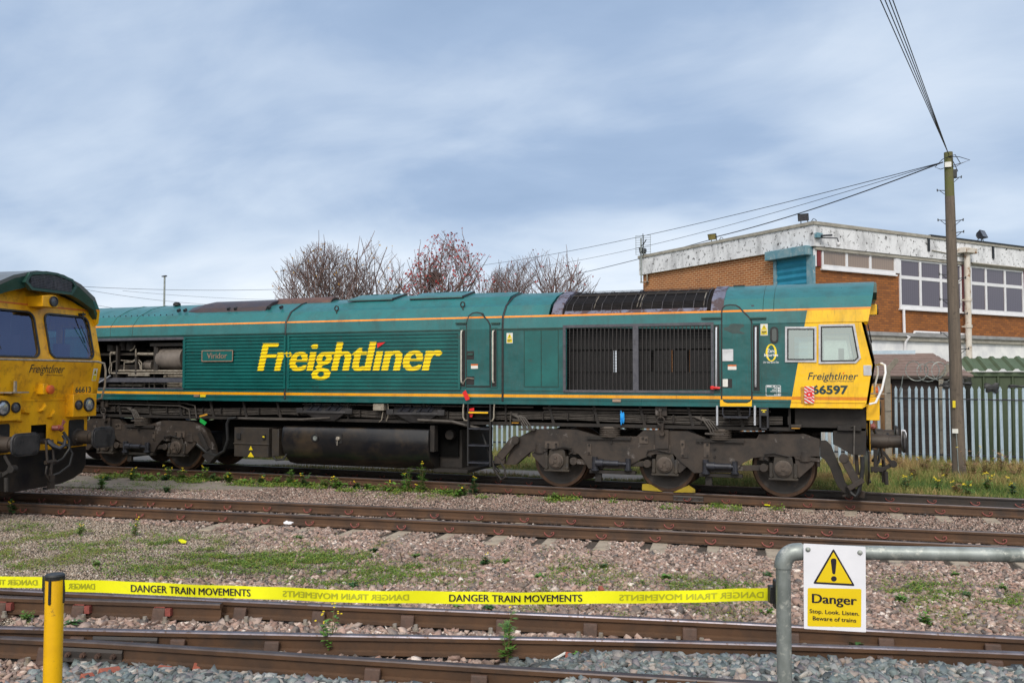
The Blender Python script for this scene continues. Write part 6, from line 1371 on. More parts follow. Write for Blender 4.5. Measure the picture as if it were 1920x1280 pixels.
def leaves(x, y, z, s_, tint, name, mat_, label, spread=0.5, parent=None):
    n = len(x); nrm = rng.normal(0, spread, (n, 3)); nrm[:, 2] = 1; nrm /= np.linalg.norm(nrm, axis=1)[:, None]
    t = rng.normal(size=(n, 3)); t -= nrm*(t*nrm).sum(1)[:, None]; t /= np.linalg.norm(t, axis=1)[:, None]; b_ = np.cross(nrm, t); P = np.stack([x, y, z], 1); s_ = s_[:, None]
    V = np.stack([P-t*s_, P+b_*s_*0.45, P+t*s_, P-b_*s_*0.45], 1)
    Fa = np.array([(0, 1, 2), (0, 2, 3)])[None]+(np.arange(n)*4)[:, None, None]
    return rawmesh(name, V.reshape(-1, 3), Fa.reshape(-1, 3), np.repeat(tint, 4), mat_, label)
PATCH_ = [  # picture column, row, half width, half height, strength of the weedy patches
    (290, 1020, 90, 12, 1.0), (330, 1065, 90, 14, 1.0), (430, 1040, 80, 14, .9), (520, 1050, 110, 20, 1.0), (610, 1058, 70, 22, 1.0), (720, 1075, 60, 16, .7), (800, 1065, 60, 16, .7), (880, 1078, 60, 14, .6), (960, 1062, 60, 14, .8), (1040, 1066, 60, 14, .7),
    (1120, 1090, 60, 12, .5), (150, 1025, 60, 8, .5), (60, 990, 50, 8, .5), (40, 1060, 40, 8, .4), (640, 1095, 80, 12, .5), (1300, 1090, 60, 10, .5), (1350, 1098, 60, 10, .5), (1420, 1088, 50, 8, .5), (1690, 1100, 50, 10, .6), (1790, 1105, 60, 14, .6), (1880, 1125, 40, 12, .6), (1730, 1120, 60, 14, .5),
    (1290, 1135, 30, 6, .4), (690, 1165, 40, 6, .3), (200, 910, 100, 9, 1.0), (330, 912, 50, 6, .7), (450, 885, 80, 6, .9), (560, 890, 80, 7, .8), (640, 893, 50, 6, .8), (290, 884, 60, 6, .8), (690, 925, 60, 5, .5), (800, 935, 50, 4, .5), (1000, 932, 40, 4, .5), (880, 902, 60, 4, .6), (1160, 940, 40, 4, .35), (740, 905, 60, 5, .6), (200, 885, 30, 6, .8)]
xx = []; yy = []
for (u, v, ru, rv, st) in PATCH_:
    n = int(ru*rv*st*(1.7 if v > 950 else 1.6)); uu = rng.normal(u, ru*0.75, n); vv = rng.normal(v, rv*0.8, n)
    for a, b_ in zip(uu, vv):
        if b_ < 860: continue
        p = on(a, b_, 2, -0.18); xx.append(p.x); yy.append(p.y)
xx = np.array(xx); yy = np.array(yy); cl = (vnoise(xx, yy, 9, 5)+0.7*vnoise(xx, yy, 3, 6)) > 0.12+rng.uniform(-0.25, 0.25, len(xx)); k = offrail(xx, yy, 0.07) & cl; xx, yy = xx[k], yy[k]
rep = 4; xx = np.repeat(xx, rep)+rng.normal(0, 0.028, len(xx)*rep); yy = np.repeat(yy, rep)+rng.normal(0, 0.028, len(yy)*rep)
leaves(xx, yy, gz(xx, yy)+0.024+np.abs(rng.normal(0, 0.018, len(xx))), rng.uniform(0.006, 0.017, len(xx)), np.clip(rng.normal(0.45, 0.25, len(xx)), 0, 1), 'weed_cover', COVERM, 'low green weeds and moss spread over the gravel')
n = len(xx)//5; i = rng.integers(0, len(xx), n); blades(xx[i], yy[i], rng.uniform(0.03, 0.10, n), rng.uniform(0.003, 0.006, n), 'weed_cover', COVERM, 'thin green blades among the gravel', np.clip(rng.normal(0.5, 0.25, n), 0, 1), 0.6)
x, y = cand(-16, 8, -9.5, -6.25, 1500); ed = np.clip(np.minimum((y+9.5)/0.6, (-6.2-y)/0.9), 0, 1)
k = (vnoise(x, y, 2.0, 31)+0.8*vnoise(x, y, 7, 32)+0.35*vnoise(x, y, 20, 33) > 0.42+(1-ed)*0.8+rng.uniform(-0.12, 0.12, len(x))) & offrail(x, y, 0.1); x, y = x[k], y[k]; x = np.repeat(x, 3)+rng.normal(0, 0.02, 3*len(x)); y = np.repeat(y, 3)+rng.normal(0, 0.02, 3*len(y))
leaves(x, y, gz(x, y)+0.020+np.abs(rng.normal(0, 0.014, len(x))), rng.uniform(0.005, 0.014, len(x)), np.clip(rng.normal(0.60, 0.28, len(x)), 0, 1), 'weed_cover', COVERM, 'yellow green moss and seedlings scattered through the stones')
n = len(x)//9; i = rng.integers(0, len(x), n); blades(x[i], y[i], rng.uniform(0.03, 0.12, n), rng.uniform(0.003, 0.005, n), 'weed_cover', COVERM, 'short brown and green stalks among the moss', np.clip(rng.normal(0.75, 0.3, n), 0, 1), 0.6)
x, y = cand(-15, 0, -1.75, -1.05, 500); k = (vnoise(x, y, 3.0, 41)+0.6*vnoise(x, y, 9, 42) > 0.25-0.25*(x < -6)) & (rng.uniform(0, 1, len(x)) < np.clip(0.9+x*-0.03, 0.3, 1)); x, y = x[k], y[k]; x = np.repeat(x, 6)+rng.normal(0, 0.04, 6*len(x)); y = np.repeat(y, 6)+rng.normal(0, 0.03, 6*len(y))
leaves(x, y, gz(x, y)+0.02+np.abs(rng.normal(0, 0.035, len(x))), rng.uniform(0.010, 0.028, len(x)), np.clip(rng.normal(0.50, 0.25, len(x)), 0, 1), 'weed_cover', COVERM, 'leafy green strip along the rail of the clean locomotive', 0.9)
# rough grass between the track and the fence
def grassband(x0, x1, y0, y1, n, hf, lab):
    x = rng.uniform(x0, x1, n); y = rng.uniform(y0, y1, n); k = infr(x, y); x, y = x[k], y[k]; t = (y-y0)/(y1-y0); m_ = vnoise(x, y, 1.6, 21)
    h = hf(t, m_)*rng.uniform(0.5, 1.2, len(x)); tint = np.clip(0.20+0.42*t+0.42*m_+rng.normal(0, 0.19, len(x)), 0, 1)
    blades(x, y, h, rng.uniform(0.006, 0.014, len(x)), 'grass', GRASSM, lab, tint, 0.35)
grassband(1.3, 13, 0.75, 9.2, 80000, lambda t, m_: 0.10+0.26*t+0.10*np.clip(m_, -1, 1), 'rough green and brown grass in front of the palisade fence')
grassband(-17, 1.3, 0.95, 2.2, 26000, lambda t, m_: 0.11+0.09*np.clip(m_, -1, 1), 'short grass beyond the far rail behind the locomotive')
grassband(-3.2, 1.6, 0.85, 4.2, 34000, lambda t, m_: 0.10+0.07*t+0.05*m_, 'green grass and seedlings seen below the right bogie')
grassband(-17, -2.0, 3.6, 4.3, 6000, lambda t, m_: 0.12+0.05*m_, 'grass fringe behind the concrete path')
grassband(-17, 1.3, 3.9, 9.2, 30000, lambda t, m_: 0.12+0.14*t, 'grass behind the locomotive')
grassband(2, 14, 9.2, 14, 15000, lambda t, m_: 0.35+0.25*m_, 'overgrown grass and weeds behind the palisade fence')

# ---- single weeds
WN = [0]
DEADW = pm('dead_weed_brown', (0.30, 0.17, 0.085), (0.20, 0.12, 0.07), 3, 0.8)
def weed(u, v, h, label, style='leafy', flowers=0, group=None, z=-0.18):
    global OFF
    p = on(u, v, 2, z)
    if -1.15 < p.y < 2.0 and p.x < 1.2: q_ = on(u, v, 1, -1.2-0.05*(WN[0] % 4)); p = Vector((q_.x, -1.2-0.05*(WN[0] % 4), z))
    root = thing('weed_plant', (p.x, p.y, float(gz(p.x, p.y))), label, 'weed', group); OFF = Vector(root.location); r = random.Random(WN[0]*17+3); WN[0] += 1
    st = MB(); lv = MB(); fl = MB(); base = Vector(root.location)
    dead = style == 'dead'; style = 'tall' if dead else style; ns = {'leafy': 7, 'tall': 4, 'rosette': 11, 'bush': 16}[style]*(3 if dead else 1)
    for s_ in range(ns):
        a = r.uniform(0, 6.28); sp = {'leafy': 0.35, 'tall': 0.45 if dead else 0.18, 'rosette': 1.2, 'bush': 0.8}[style]*r.uniform(0.5, 1.1); hh = h*r.uniform(0.6, 1.05); pts = []
        for k in range(6):
            t = k/5; pts.append(base+Vector((math.cos(a)*sp*hh*t**1.3, math.sin(a)*sp*hh*t**1.3, hh*t*(1-0.25*t*(style == 'rosette'))))+Vector((r.uniform(-.01, .01), r.uniform(-.01, .01), 0)))
        st.tube(pts, (0.0035 if h < 0.3 else 0.005)*(1 if v > 1000 else 1.7), 4, r1=0.0018)
        nl = 5 if dead else int({'leafy': 10, 'tall': 17, 'rosette': 3, 'bush': 12}[style])
        for k in range(nl):
            t = r.uniform(0.15, 1.0); q = pts[min(4, int(t*5))].lerp(pts[min(5, int(t*5)+1)], (t*5) % 1); aa = r.uniform(0, 6.28); L_ = {'leafy': 0.05, 'tall': 0.055, 'rosette': 0.07, 'bush': 0.032}[style]*r.uniform(0.6, 1.3)*(1.2-0.5*t)*(1.35 if v > 1000 else 2.1)
            d = Vector((math.cos(aa), math.sin(aa), r.uniform(-0.1, 0.7))).normalized(); sd_ = d.cross(Vector((0, 0, 1))).normalized()*L_*(0.30 if style != 'tall' else 0.18)
            if style == 'tall':
                for w_ in (-0.6, 0, 0.6):
                    dd = (d+sd_.normalized()*w_).normalized()*L_; lv.add([q, q+dd*0.5+sd_*0.6, q+dd, q+dd*0.5-sd_*0.6], [(0, 1, 2, 3)])
            else: lv.add([q, q+d*L_*0.45+sd_, q+d*L_-Vector((0, 0, L_*0.15)), q+d*L_*0.45-sd_], [(0, 1, 2, 3)])
        if s_ < flowers:
            q = pts[-1]
            for k in range(3): c = q+Vector((r.uniform(-.03, .03), r.uniform(-.03, .03), r.uniform(-.01, .03))); z_ = 1 if v > 1000 else 1.7; fl.lathe(c, (0, 0, 1), [(0, 0.003), (0.003*z_, 0.010*z_), (0.008*z_, 0.008*z_)], 7)
    st.build('stem', STEMR, root, smooth=0); lv.build('leaves', DEADW if dead else LEAFG if WN[0] % 3 else LEAFD, root, smooth=0)
    if fl.v: fl.build('flowers', FLOW, root, smooth=0)
    OFF = Vector((0, 0, 0))
weed(622, 1228, 0.40, 'bushy weed with yellow flowers rising between the two nearest rails, left of centre', 'leafy', 4)
weed(950, 1240, 0.50, 'single tall feathery weed beside the nearest rail at the picture centre', 'tall', 1)
weed(1602, 1216, 0.10, 'bright green leafy sprout under the danger sign', 'rosette')
weed(1083, 1253, 0.07, 'small leafy weed among grey stones by the nearest rail', 'leafy')
weed(52, 1165, 0.10, 'dark green curly weed clump left of the yellow post', 'bush')
weed(135, 1173, 0.08, 'small spiky weed just right of the yellow post', 'rosette')
weed(790, 905, 0.62, 'tallest green weed standing by the rail in front of the fuel tank', 'tall', 1)
weed(763, 903, 0.50, 'thin brownish weed left of the tallest weed by the fuel tank', 'tall', 1)
weed(886, 915, 0.40, 'slim green weed by the rail below the access ladder', 'tall', 1)
weed(315, 895, 0.30, 'bushy weed against the rail at the left bogie', 'leafy', 3)
weed(340, 897, 0.26, 'leafy weed right of the bushy one at the left bogie', 'leafy', 2)
weed(250, 894, 0.20, 'low weed beside the rail near the dirty locomotive buffer', 'leafy', 2)
weed(385, 893, 0.32, 'weed with yellow flower heads below the hose loop', 'leafy', 2)
weed(428, 897, 0.30, 'reddish stalked weed below the battery box', 'tall', 1)
weed(572, 896, 0.28, 'round leafy weed by the rail below the fuel tank left end', 'leafy', 2)
weed(628, 899, 0.24, 'leafy weed with yellow blooms by the rail below the fuel tank', 'leafy', 2)
weed(545, 893, 0.42, 'spindly weed below the gap before the fuel tank', 'tall', 0)
weed(25, 962, 0.30, 'yellow green weed against the middle rail at the left edge', 'leafy', 1)
weed(150, 1003, 0.22, 'weed with two yellow flowers on the pink ballast at left', 'leafy', 2)
weed(252, 1003, 0.24, 'weed with a bright yellow flower cluster before the middle track', 'leafy', 3)
weed(908, 1058, 0.12, 'upright green weed on the ballast right of centre', 'leafy', 1)
weed(950, 1056, 0.07, 'round cushion of green weed on the pink ballast', 'bush')
weed(865, 1141, 0.06, 'green tuft just under the yellow tape, left of the black lettering', 'rosette')
weed(915, 1143, 0.07, 'green tuft just under the black lettering of the tape', 'leafy')
weed(1690, 1130, 0.10, 'leafy weed on the pink ballast right of the danger sign', 'leafy')
weed(1732, 1168, 0.10, 'leafy weed close behind the rail right of the danger sign', 'leafy')
weed(1815, 1120, 0.08, 'low weed near the right edge on the pink ballast', 'bush')
weed(1440, 1148, 0.06, 'tiny weed left of the galvanised post', 'rosette')
weed(410, 890, 0.12, 'low green weed at the edge of the concrete path', 'bush')
weed(312, 922, 0.14, 'dark green weed growing by the middle rail beside the concrete path', 'bush')
weed(190, 915, 0.26, 'tall weed growing beside the plough of the dirty locomotive', 'tall', 1)
for k, (u, v, st) in enumerate([(1790, 1080, 'bush'), (700, 1035, 'leafy'), (560, 1010, 'bush'), (180, 1060, 'bush'), (660, 1100, 'leafy'), (780, 1045, 'bush'), (1010, 1085, 'leafy'), (1130, 1065, 'bush'), (1250, 1085, 'leafy'), (690, 890, 'leafy'), (1440, 1080, 'bush'), (860, 930, 'leafy'), (1040, 925, 'leafy'), (1560, 1075, 'bush'), (1880, 1105, 'leafy')]):
    weed(u, v, 0.07 if v > 950 else 0.13, 'small nondescript green weed on the pink ballast', st, 0, 'small weeds dotted over the ballast')

for k, (u, v, hh) in enumerate([(1690, 885, .55), (1735, 890, .6), (1770, 905, .5), (1822, 905, .75), (1850, 895, .6), (1880, 890, .65), (1905, 900, .5), (1660, 890, .4), (1715, 905, .35), (1795, 935, .3)]):
    weed(u, v, hh, 'dead brown weed stalks at the foot of the palisade fence', 'dead', 2 if k % 2 else 0, 'dead weeds along the fence', -0.25)
for k, (u, v) in enumerate([(1700, 925), (1760, 930), (1850, 925), (1900, 935), (1655, 905), (1815, 940)]):
    weed(u, v, 0.35, 'yellow flowered weed in the rough grass in front of the fence', 'leafy', 4, 'flowering weeds in the rough grass', -0.25)
for k in range(22):
    weed(200+k*31+(k*37) % 19, 900, 0.10+0.05*((k*7) % 4), 'low green weed growing against the rail below the clean locomotive', ('leafy', 'bush', 'rosette')[k % 3], k % 2, 'weeds along the rail below the clean locomotive')
# ================================================================ BUILDING
BP = Vector((0.3874, 10.355, -0.3)); BA = R(49.1)
bx_ = Vector((math.cos(BA), math.sin(BA), 0)); by_ = Vector((-math.sin(BA), math.cos(BA), 0))
def W(u, v, dl=0.12):           # right hand wall: distance along it, height
    d = ray(u, v); t = ((BP-CAM).dot(by_)+dl)/d.dot(by_); p = CAM+d*t-BP; return (p.dot(bx_), p.z)
def V_(u, v, dl=0.12):          # left hand wall
    d = ray(u, v); t = ((BP-CAM).dot(bx_)+dl)/d.dot(bx_); p = CAM+d*t-BP; return (p.dot(by_), p.z)
bld = thing('brick_building', BP, 'flat roofed two storey orange brick building with a stained white fascia', 'building', None, BA)
OFF = Vector((0, 0, 0))
def Bb(mb, n, m, p=bld, **k): return mb.build(n, m, p, **k)
ztop = W(1529, 415, 0)[1]; zfb = W(1529, 461, 0)[1]; LR = 26.0; LL = V_(1198, 484, 0)[0]
zled1 = W(1640, 622)[1]; zled0 = W(1640, 636)[1]
mb = MB(); mb.box(0.12, LR, 0.12, 0.4, zled1, zfb+0.05); Bb(mb, 'wall', BRK2, smooth=0)
mb = MB(); mb.box(0.12, 0.4, 0.401, LL-0.1, -0.2, zfb+0.05); mb.box(0.4, LR, LL-0.4, LL-0.1, -0.2, zfb+0.05); Bb(mb, 'wall', BRK1, smooth=0)
mb = MB(); mb.box(0.12, LR, 0.13, 0.4, -0.2, zled0); Bb(mb, 'rendered_wall', REND, smooth=0)
mb = MB(); mb.box(0.0, LR, -0.02, 0.3, zled0+0.12, zled1); Bb(mb, 'ledge', LEDG, smooth=0); mb = MB(); mb.box(0.05, LR, 0.04, 0.3, zled0-0.02, zled0+0.118); Bb(mb, 'ledge', TRIM, smooth=0)
mb = MB(); mb.box(0, LR, 0, 0.118, zfb, ztop-0.10); mb.box(0, 0.118, 0.12, LL, zfb, ztop-0.10); mb.box(0.12, LR, LL-0.12, LL, zfb, ztop-0.1); Bb(mb, 'fascia', FASC, smooth=0)
mb = MB(); mb.box(-0.04, LR, -0.04, 0.16, ztop-0.10, ztop); mb.box(-0.04, 0.16, 0.162, LL+0.03, ztop-0.10, ztop-0.002); mb.box(0.118, LR, 0.03, 0.118, zfb-0.10, zfb-0.002); Bb(mb, 'fascia_trim', TRIM, smooth=0)
mb = MB(); mb.box(0.10, LR, 0.10, LL-0.1, ztop-0.62, ztop-0.51); Bb(mb, 'roof', LEDG, smooth=0)
def Z4(x, y): return (1500+x/4.571, 400+y/4.571)
def wrect(x0, y0, x1, y1, d0, d1, name, m, par=bld, bev=0):
    """rectangle measured at its two lower and upper corners on the right wall"""
    a = W(*Z4(x0, y0)); b_ = W(*Z4(x1, y1)); mb = MB(); mb.box(a[0], b_[0], d0, d1, min(a[1], b_[1]), max(a[1], b_[1])); return Bb(mb, name, m, par, smooth=0, bevel=bev)
def window(frame, panes, glassm, label):
    xs_ = [W(*Z4(frame[0], frame[1]))[0], W(*Z4(frame[2], frame[3]))[0]]; z1 = frame[4]; z0 = frame[5]
    mb = MB(); fw2 = 0.07; mb.box(xs_[0], xs_[1], 0.08, 0.118, z0-0.05, z0+fw2); mb.box(xs_[0], xs_[1], 0.08, 0.118, z1-fw2, z1)
    cols, rowz = panes
    cx_ = [xs_[0]]+[W(*Z4(c, 600))[0] for c in cols]+[xs_[1]]
    for i, c in enumerate(cx_): 
        wd = 0.05 if 0 < i < len(cx_)-1 else 0.035; cc = c+(0.035 if i == 0 else -0.035 if i == len(cx_)-1 else 0); mb.box(cc-wd, cc+wd, 0.075, 0.118, z0+fw2, z1-fw2)
    for rz_ in rowz: mb.box(xs_[0]+0.07, xs_[1]-0.07, 0.082, 0.118, rz_-0.055, rz_+0.055)
    mb.box(xs_[0]-0.03, xs_[1]+0.03, 0.03, 0.118, z0-0.10, z0-0.052)
    wf = Bb(mb, 'window', UPVC, smooth=0); mb = MB()
    rows = [z0+fw2]+list(rowz)+[z1-fw2]
    for i in range(len(cx_)-1):
        for j in range(len(rows)-1): mb.box(cx_[i]+0.05, cx_[i+1]-0.05, 0.102, 0.116, rows[j]+0.03*(j > 0), rows[j+1])
    mb.build('pane', glassm, wf, smooth=0)
zw1 = W(*Z4(190, 305))[1]; zw0 = W(*Z4(190, 458))[1]
window((180, 400, 810, 450, zw1, zw0), ([395, 597], []), BLINDB, '')
wrect(110, 300, 135, 455, 0.08, 0.118, 'corner_trim', UPVC); wrect(137, 304, 170, 455, 0.07, 0.118, 'coloured_panel', MARO)
z2t = W(*Z4(850, 385))[1]; z2b = W(*Z4(850, 800))[1]; z2m = W(*Z4(850, 545))[1]
a = W(*Z4(808, 400))[0]; b_ = W(*Z4(843, 400))[0]; mb = MB(); mb.box(a, b_, 0.06, 0.118, zw0, z2t); Bb(mb, 'corner_trim', UPVC, smooth=0)
window((847, 600, 1378, 700, z2t, z2b), ([1024, 1200], [z2m]), BLINDP, '')
a = W(*Z4(1378, 600))[0]; c_ = W(*Z4(1402, 600))[0]; d_ = W(*Z4(1455, 600))[0]; mb = MB(); mb.box(a+0.02, c_, 0.07, 0.118, z2b, z2t); Bb(mb, 'coloured_panel', MARO, smooth=0)
mb = MB(); mb.box(c_, d_, 0.06, 0.118, z2b-0.1, z2t); Bb(mb, 'corner_trim', UPVC, smooth=0)
window((1452, 600, 1908, 700, z2t, z2b), ([1585, 1748], [z2m]), BLINDP, '')
x3 = W(*Z4(1908, 700))[0]
mb = MB(); mb.box(x3+0.02, x3+0.5, 0.07, 0.118, z2b, z2t); Bb(mb, 'coloured_panel', MARO, smooth=0)
for k in range(2):
    x0_ = x3+0.7+k*4.2; mb = MB(); mb.box(x0_, x0_+3.9, 0.08, 0.118, z2b, z2t); wf = Bb(mb, 'window', UPVC, smooth=0); mb = MB()
    for i in range(3): mb.box(x0_+0.1+i*1.28, x0_+1.25+i*1.28, 0.07, 0.079, z2b+0.1, z2t-0.1)
    mb.build('pane', BLINDP, wf, smooth=0)
# left wall: shutter and its box
a = V_(1447, 480); b_ = V_(1524, 478); zt_ = V_(1524, 476)[1]; zs = V_(1512, 482)[1]
y1_ = V_(1459, 500)[0]; y0_ = V_(1516, 500)[0]; zsh = V_(1490, 484)[1]
mb = MB(); mb.box(-0.20, 0.118, b_[0]-0.02, a[0], zsh+0.0, V_(1524, 461)[1]); Bb(mb, 'shutter_box', BLUEW, smooth=0, bevel=0.02)
mb = MB(); n = 60; zz = np.linspace(0.2, zsh, n); vs = []
for i, z in enumerate(zz): vs += [(0.085-0.03*(i % 2), y0_, float(z)), (0.085-0.03*(i % 2), y1_, float(z))]
mb.add(vs, [(2*i, 2*i+1, 2*i+3, 2*i+2) for i in range(n-1)]); Bb(mb, 'roller_shutter', BLUEP, smooth=0)
mb = MB(); mb.box(0.03, 0.118, y1_, y1_+0.12, 0.0, zsh); mb.box(0.03, 0.118, 0.06, y0_, 0.0, zsh); Bb(mb, 'shutter_guide', BLUEW, smooth=0)
# pipes on the right wall
def wp(x, y, off=0.05): 
    s_, z = W(*Z4(x, y)); return (s_, off, z)
mb = MB(); mb.tube([wp(872, 822), wp(878, 1045), (wp(878, 1045)[0]+0.12, -0.04, zled0+0.1), (wp(890, 1060)[0], 0.06, zled0-0.05), wp(890, 1200, 0.08)], 0.045, 8); Bb(mb, 'waste_pipe', UPVC)
mb = MB(); mb.tube([wp(955, 1045), wp(965, 1016), wp(1200, 1026), wp(1425, 1040)], 0.040, 8); Bb(mb, 'waste_pipe', UPVC)
s_ = W(*Z4(1443, 600), dl=-0.15)[0]; zz1 = W(*Z4(1443, 345), dl=-0.15)[1]; zz2 = W(*Z4(1443, 300), dl=-0.15)[1]
mb = MB(); mb.tube([(s_, -0.12, zz1), (s_, -0.12, zled1-1.0), (s_, -0.10, 0.3)], 0.10, 12); dp = Bb(mb, 'downpipe', RUSTP)
mb = MB(); mb.box(s_-0.36, s_+0.32, -0.30, 0.0, zz1, zz2); mb.build('rain_hopper', RUSTP, dp, bevel=0.02)
mb = MB()
for z in (z2b+0.3, z2b-0.6, zled0-0.9, 1.2): mb.cyl((s_, -0.12, z), (s_, -0.12, z+0.10), 0.125, 12); mb.box(s_-0.22, s_+0.22, -0.06, -0.02, z+0.02, z+0.06)
mb.build('pipe_collar', RUSTP, dp)
mb = MB()
for x in (1093, 1645):
    a = W(*Z4(x, 205 if x < 1200 else 278), dl=0.02); b2 = W(*Z4(x, 325 if x < 1200 else 385), dl=0.02); mb.box(a[0]-0.05, a[0]+0.05, -0.035, 0, b2[1], a[1])
Bb(mb, 'fascia_patch', BLKP, smooth=0)
mb = MB(); a = W(*Z4(1100, 190), dl=0.05)[0]; mb.box(a, LR, -0.06, 0.17, ztop-0.02, ztop+0.03); Bb(mb, 'flashing_felt', BLKP, smooth=0)
mb = MB(); mb.tube([wp(1100, 322, -0.02), wp(1420, 385, -0.02)], 0.02, 6); a = W(*Z4(1465, 425), dl=0.0); mb.tube([(a[0], -0.03, a[1]), (LR, -0.03, a[1]+0.0)], 0.03, 6); Bb(mb, 'conduit', TRIM)
# small wall camera and junction box at the corner
a = W(*Z4(92, 165), dl=0.0); b2 = W(*Z4(165, 215), dl=0.0); mb = MB(); mb.box(0.02, b2[0]+0.02, -0.12, -0.0, b2[1], a[1]); Bb(mb, 'cable_box', BLUEW, smooth=0, bevel=0.01)
# ---- things on the roof
def bw(x, y, z): return BP+bx_*x+by_*y+Vector((0, 0, z))
ORGY2 = pm('yellowed_glass', (0.30, 0.25, 0.10), (0.18, 0.15, 0.06), 9, 0.3)
def floodlight(loc, rz, tilt, label, yel=False, sc=1.0):
    global OFF
    sc = sc*0.74
    t = thing('floodlight', loc, label, 'floodlight', 'floodlights on the roof edge', rz); OFF = Vector((0, 0, 0))
    mb = MB(); mb.tube([(-0.15*sc, 0.1, 0), (-0.12*sc, 0, 0.22*sc)], 0.014, 6); mb.tube([(0.15*sc, 0.1, 0), (0.12*sc, 0, 0.22*sc)], 0.014, 6); mb.box(-0.2*sc, 0.2*sc, 0.05, 0.15, -0.02, 0.02); mb.build('bracket', BLKP, t)
    mb = MB(); c, s2 = math.cos(tilt), math.sin(tilt); q = lambda x, y, z: (x*sc, (y*c-z*s2)*sc, (y*s2+z*c)*sc+0.28*sc)
    vs = [q(x, y, z) for y, k in ((-0.12, 1.0), (0.06, 0.75), (0.14, 0.4)) for x, z in ((-0.22*k, -0.15*k), (0.22*k, -0.15*k), (0.22*k, 0.15*k), (-0.22*k, 0.15*k))]
    fs = [(8, 9, 10, 11)]+[(4*j+i, 4*j+(i+1) % 4, 4*j+4+(i+1) % 4, 4*j+4+i) for j in (0, 1) for i in range(4)]; mb.add(vs, fs); mb.build('housing', STEELD, t, smooth=0)
    mb = MB(); mb.add([q(-0.20, -0.115, -0.13), q(0.20, -0.115, -0.13), q(0.20, -0.115, 0.13), q(-0.20, -0.115, 0.13)], [(0, 1, 2, 3)]); mb.build('lamp_glass', ORGY2 if yel else LAMPD, t, smooth=0)
    mb = MB(); mb.tube([(0.2*sc, 0.1, 0.0), (0.35*sc, 0.1, 0.2*sc), (0.45*sc, 0.1, 0.15*sc), (0.5*sc, 0.1, -0.02)], 0.012, 5); mb.build('cable', BLKP, t)
floodlight(bw(0.1, LL-0.15, ztop), BA+R(200), R(10), 'dark floodlight beside the aerial at the far left roof end')
floodlight(bw(0.1, V_(1333, 450, 0)[0], ztop), BA-R(70), R(25), 'floodlight with a yellow front halfway along the left roof edge', True, 0.95)
floodlight(bw(0.1, V_(1503, 418, 0)[0], ztop), BA-R(60), R(15), 'floodlight nearest the front corner of the roof', False, 1.0)
floodlight(bw(W(1845, 460, 0)[0], 0.1, ztop), BA+R(10), R(-25), 'large wide floodlight on the right roof edge past the pole', False, 1.25)
def acunit(u, v, dl, label, w_=1.5):
    global OFF
    s0 = W(u, v, dl)[0]; l = bw(s0, dl, ztop-0.50); t = thing('air_conditioner', l, label, 'air conditioner', 'air conditioners on the flat roof', BA); OFF = Vector((0, 0, 0))
    mb = MB(); mb.box(-w_/2, w_/2, -0.3, 0.3, 0.12, 0.75); mb.build('casing', LBLW, t, bevel=0.02); mb = MB(); mb.box(w_/2, w_/2+0.08, -0.1, 0.2, 0.35, 0.6); mb.build('valve_cover', TRIM, t, bevel=0.01)
    mb = MB(); mb.box(-w_/2+0.1, -w_/2+0.2, -0.28, 0.28, 0, 0.12); mb.box(w_/2-0.2, w_/2-0.1, -0.28, 0.28, 0, 0.12); mb.build('foot', BLKP, t)
acunit(1648, 430, 1.4, 'white air conditioner on the roof left of the pole'); acunit(1762, 445, 1.9, 'white air conditioner on the roof hidden behind the pole'); acunit(1895, 462, 1.6, 'white air conditioner on the roof at the right edge')
# TV aerial
p = bw(-0.12, V_(1207, 520, 0)[0], 0); zb_ = V_(1207, 530, 0)[1]; zt2 = V_(1207, 447, 0)[1]
t = thing('tv_aerial', bw(-0.12, V_(1207, 520, 0)[0], zb_), 'grid type television aerial on a mast at the left end of the building', 'aerial'); OFF = Vector((0, 0, 0)); H = zt2-zb_
mb = MB(); mb.tube([(0, 0, 0), (0, 0, H)], 0.03, 8); mb.build('mast', GALV, t); mb = MB()
for k in range(9): mb.tube([(-0.22+0*k, 0.0, H+0.1-k*0.09), (0.38, 0.0, H+0.1-k*0.09)], 0.007, 4)
for x in (-0.2, 0.1, 0.36): mb.tube([(x, 0, H+0.1), (x, 0, H-0.62)], 0.008, 4)
mb.build('reflector_grid', GALV, t); mb = MB(); mb.tube([(0, 0, H-0.3), (0.1, -0.1, H-0.27), (0.3, -0.5, H-0.15)], 0.02, 6); mb.tube([(0.1, -0.12, H+0.15), (0.1, -0.12, H-0.6)], 0.015, 6); mb.build('boom', BLKP, t)
mb = MB(); mb.box(-0.05, 0.28, 0.0, 0.12, 0.0, 0.03); mb.box(0.20, 0.25, 0.0, 0.12, 0.0, 0.4); mb.build('wall_bracket', PALEP, t)
# CCTV at corner
c_ = W(*Z4(205, 195), dl=0.4); t = thing('security_camera', bw(0.45, -0.05, ztop-0.75), 'small security camera on an arm at the front corner of the fascia', 'camera', None, BA); OFF = Vector((0, 0, 0))
mb = MB(); mb.tube([(-0.3, -0.05, 0.25), (0.1, -0.35, 0.22), (0.15, -0.35, 0.1)], 0.02, 6); mb.tube([(-0.3, -0.1, 0.3), (0.05, -0.2, 0.33)], 0.03, 6); mb.build('arm', STEELD, t); mb = MB(); mb.lathe((0.15, -0.35, 0.1), (0, 0, -1), [(0, 0.06), (0.05, 0.07), (0.10, 0.05), (0.13, 0.01)], 12); mb.build('camera_head', UPVC, t)

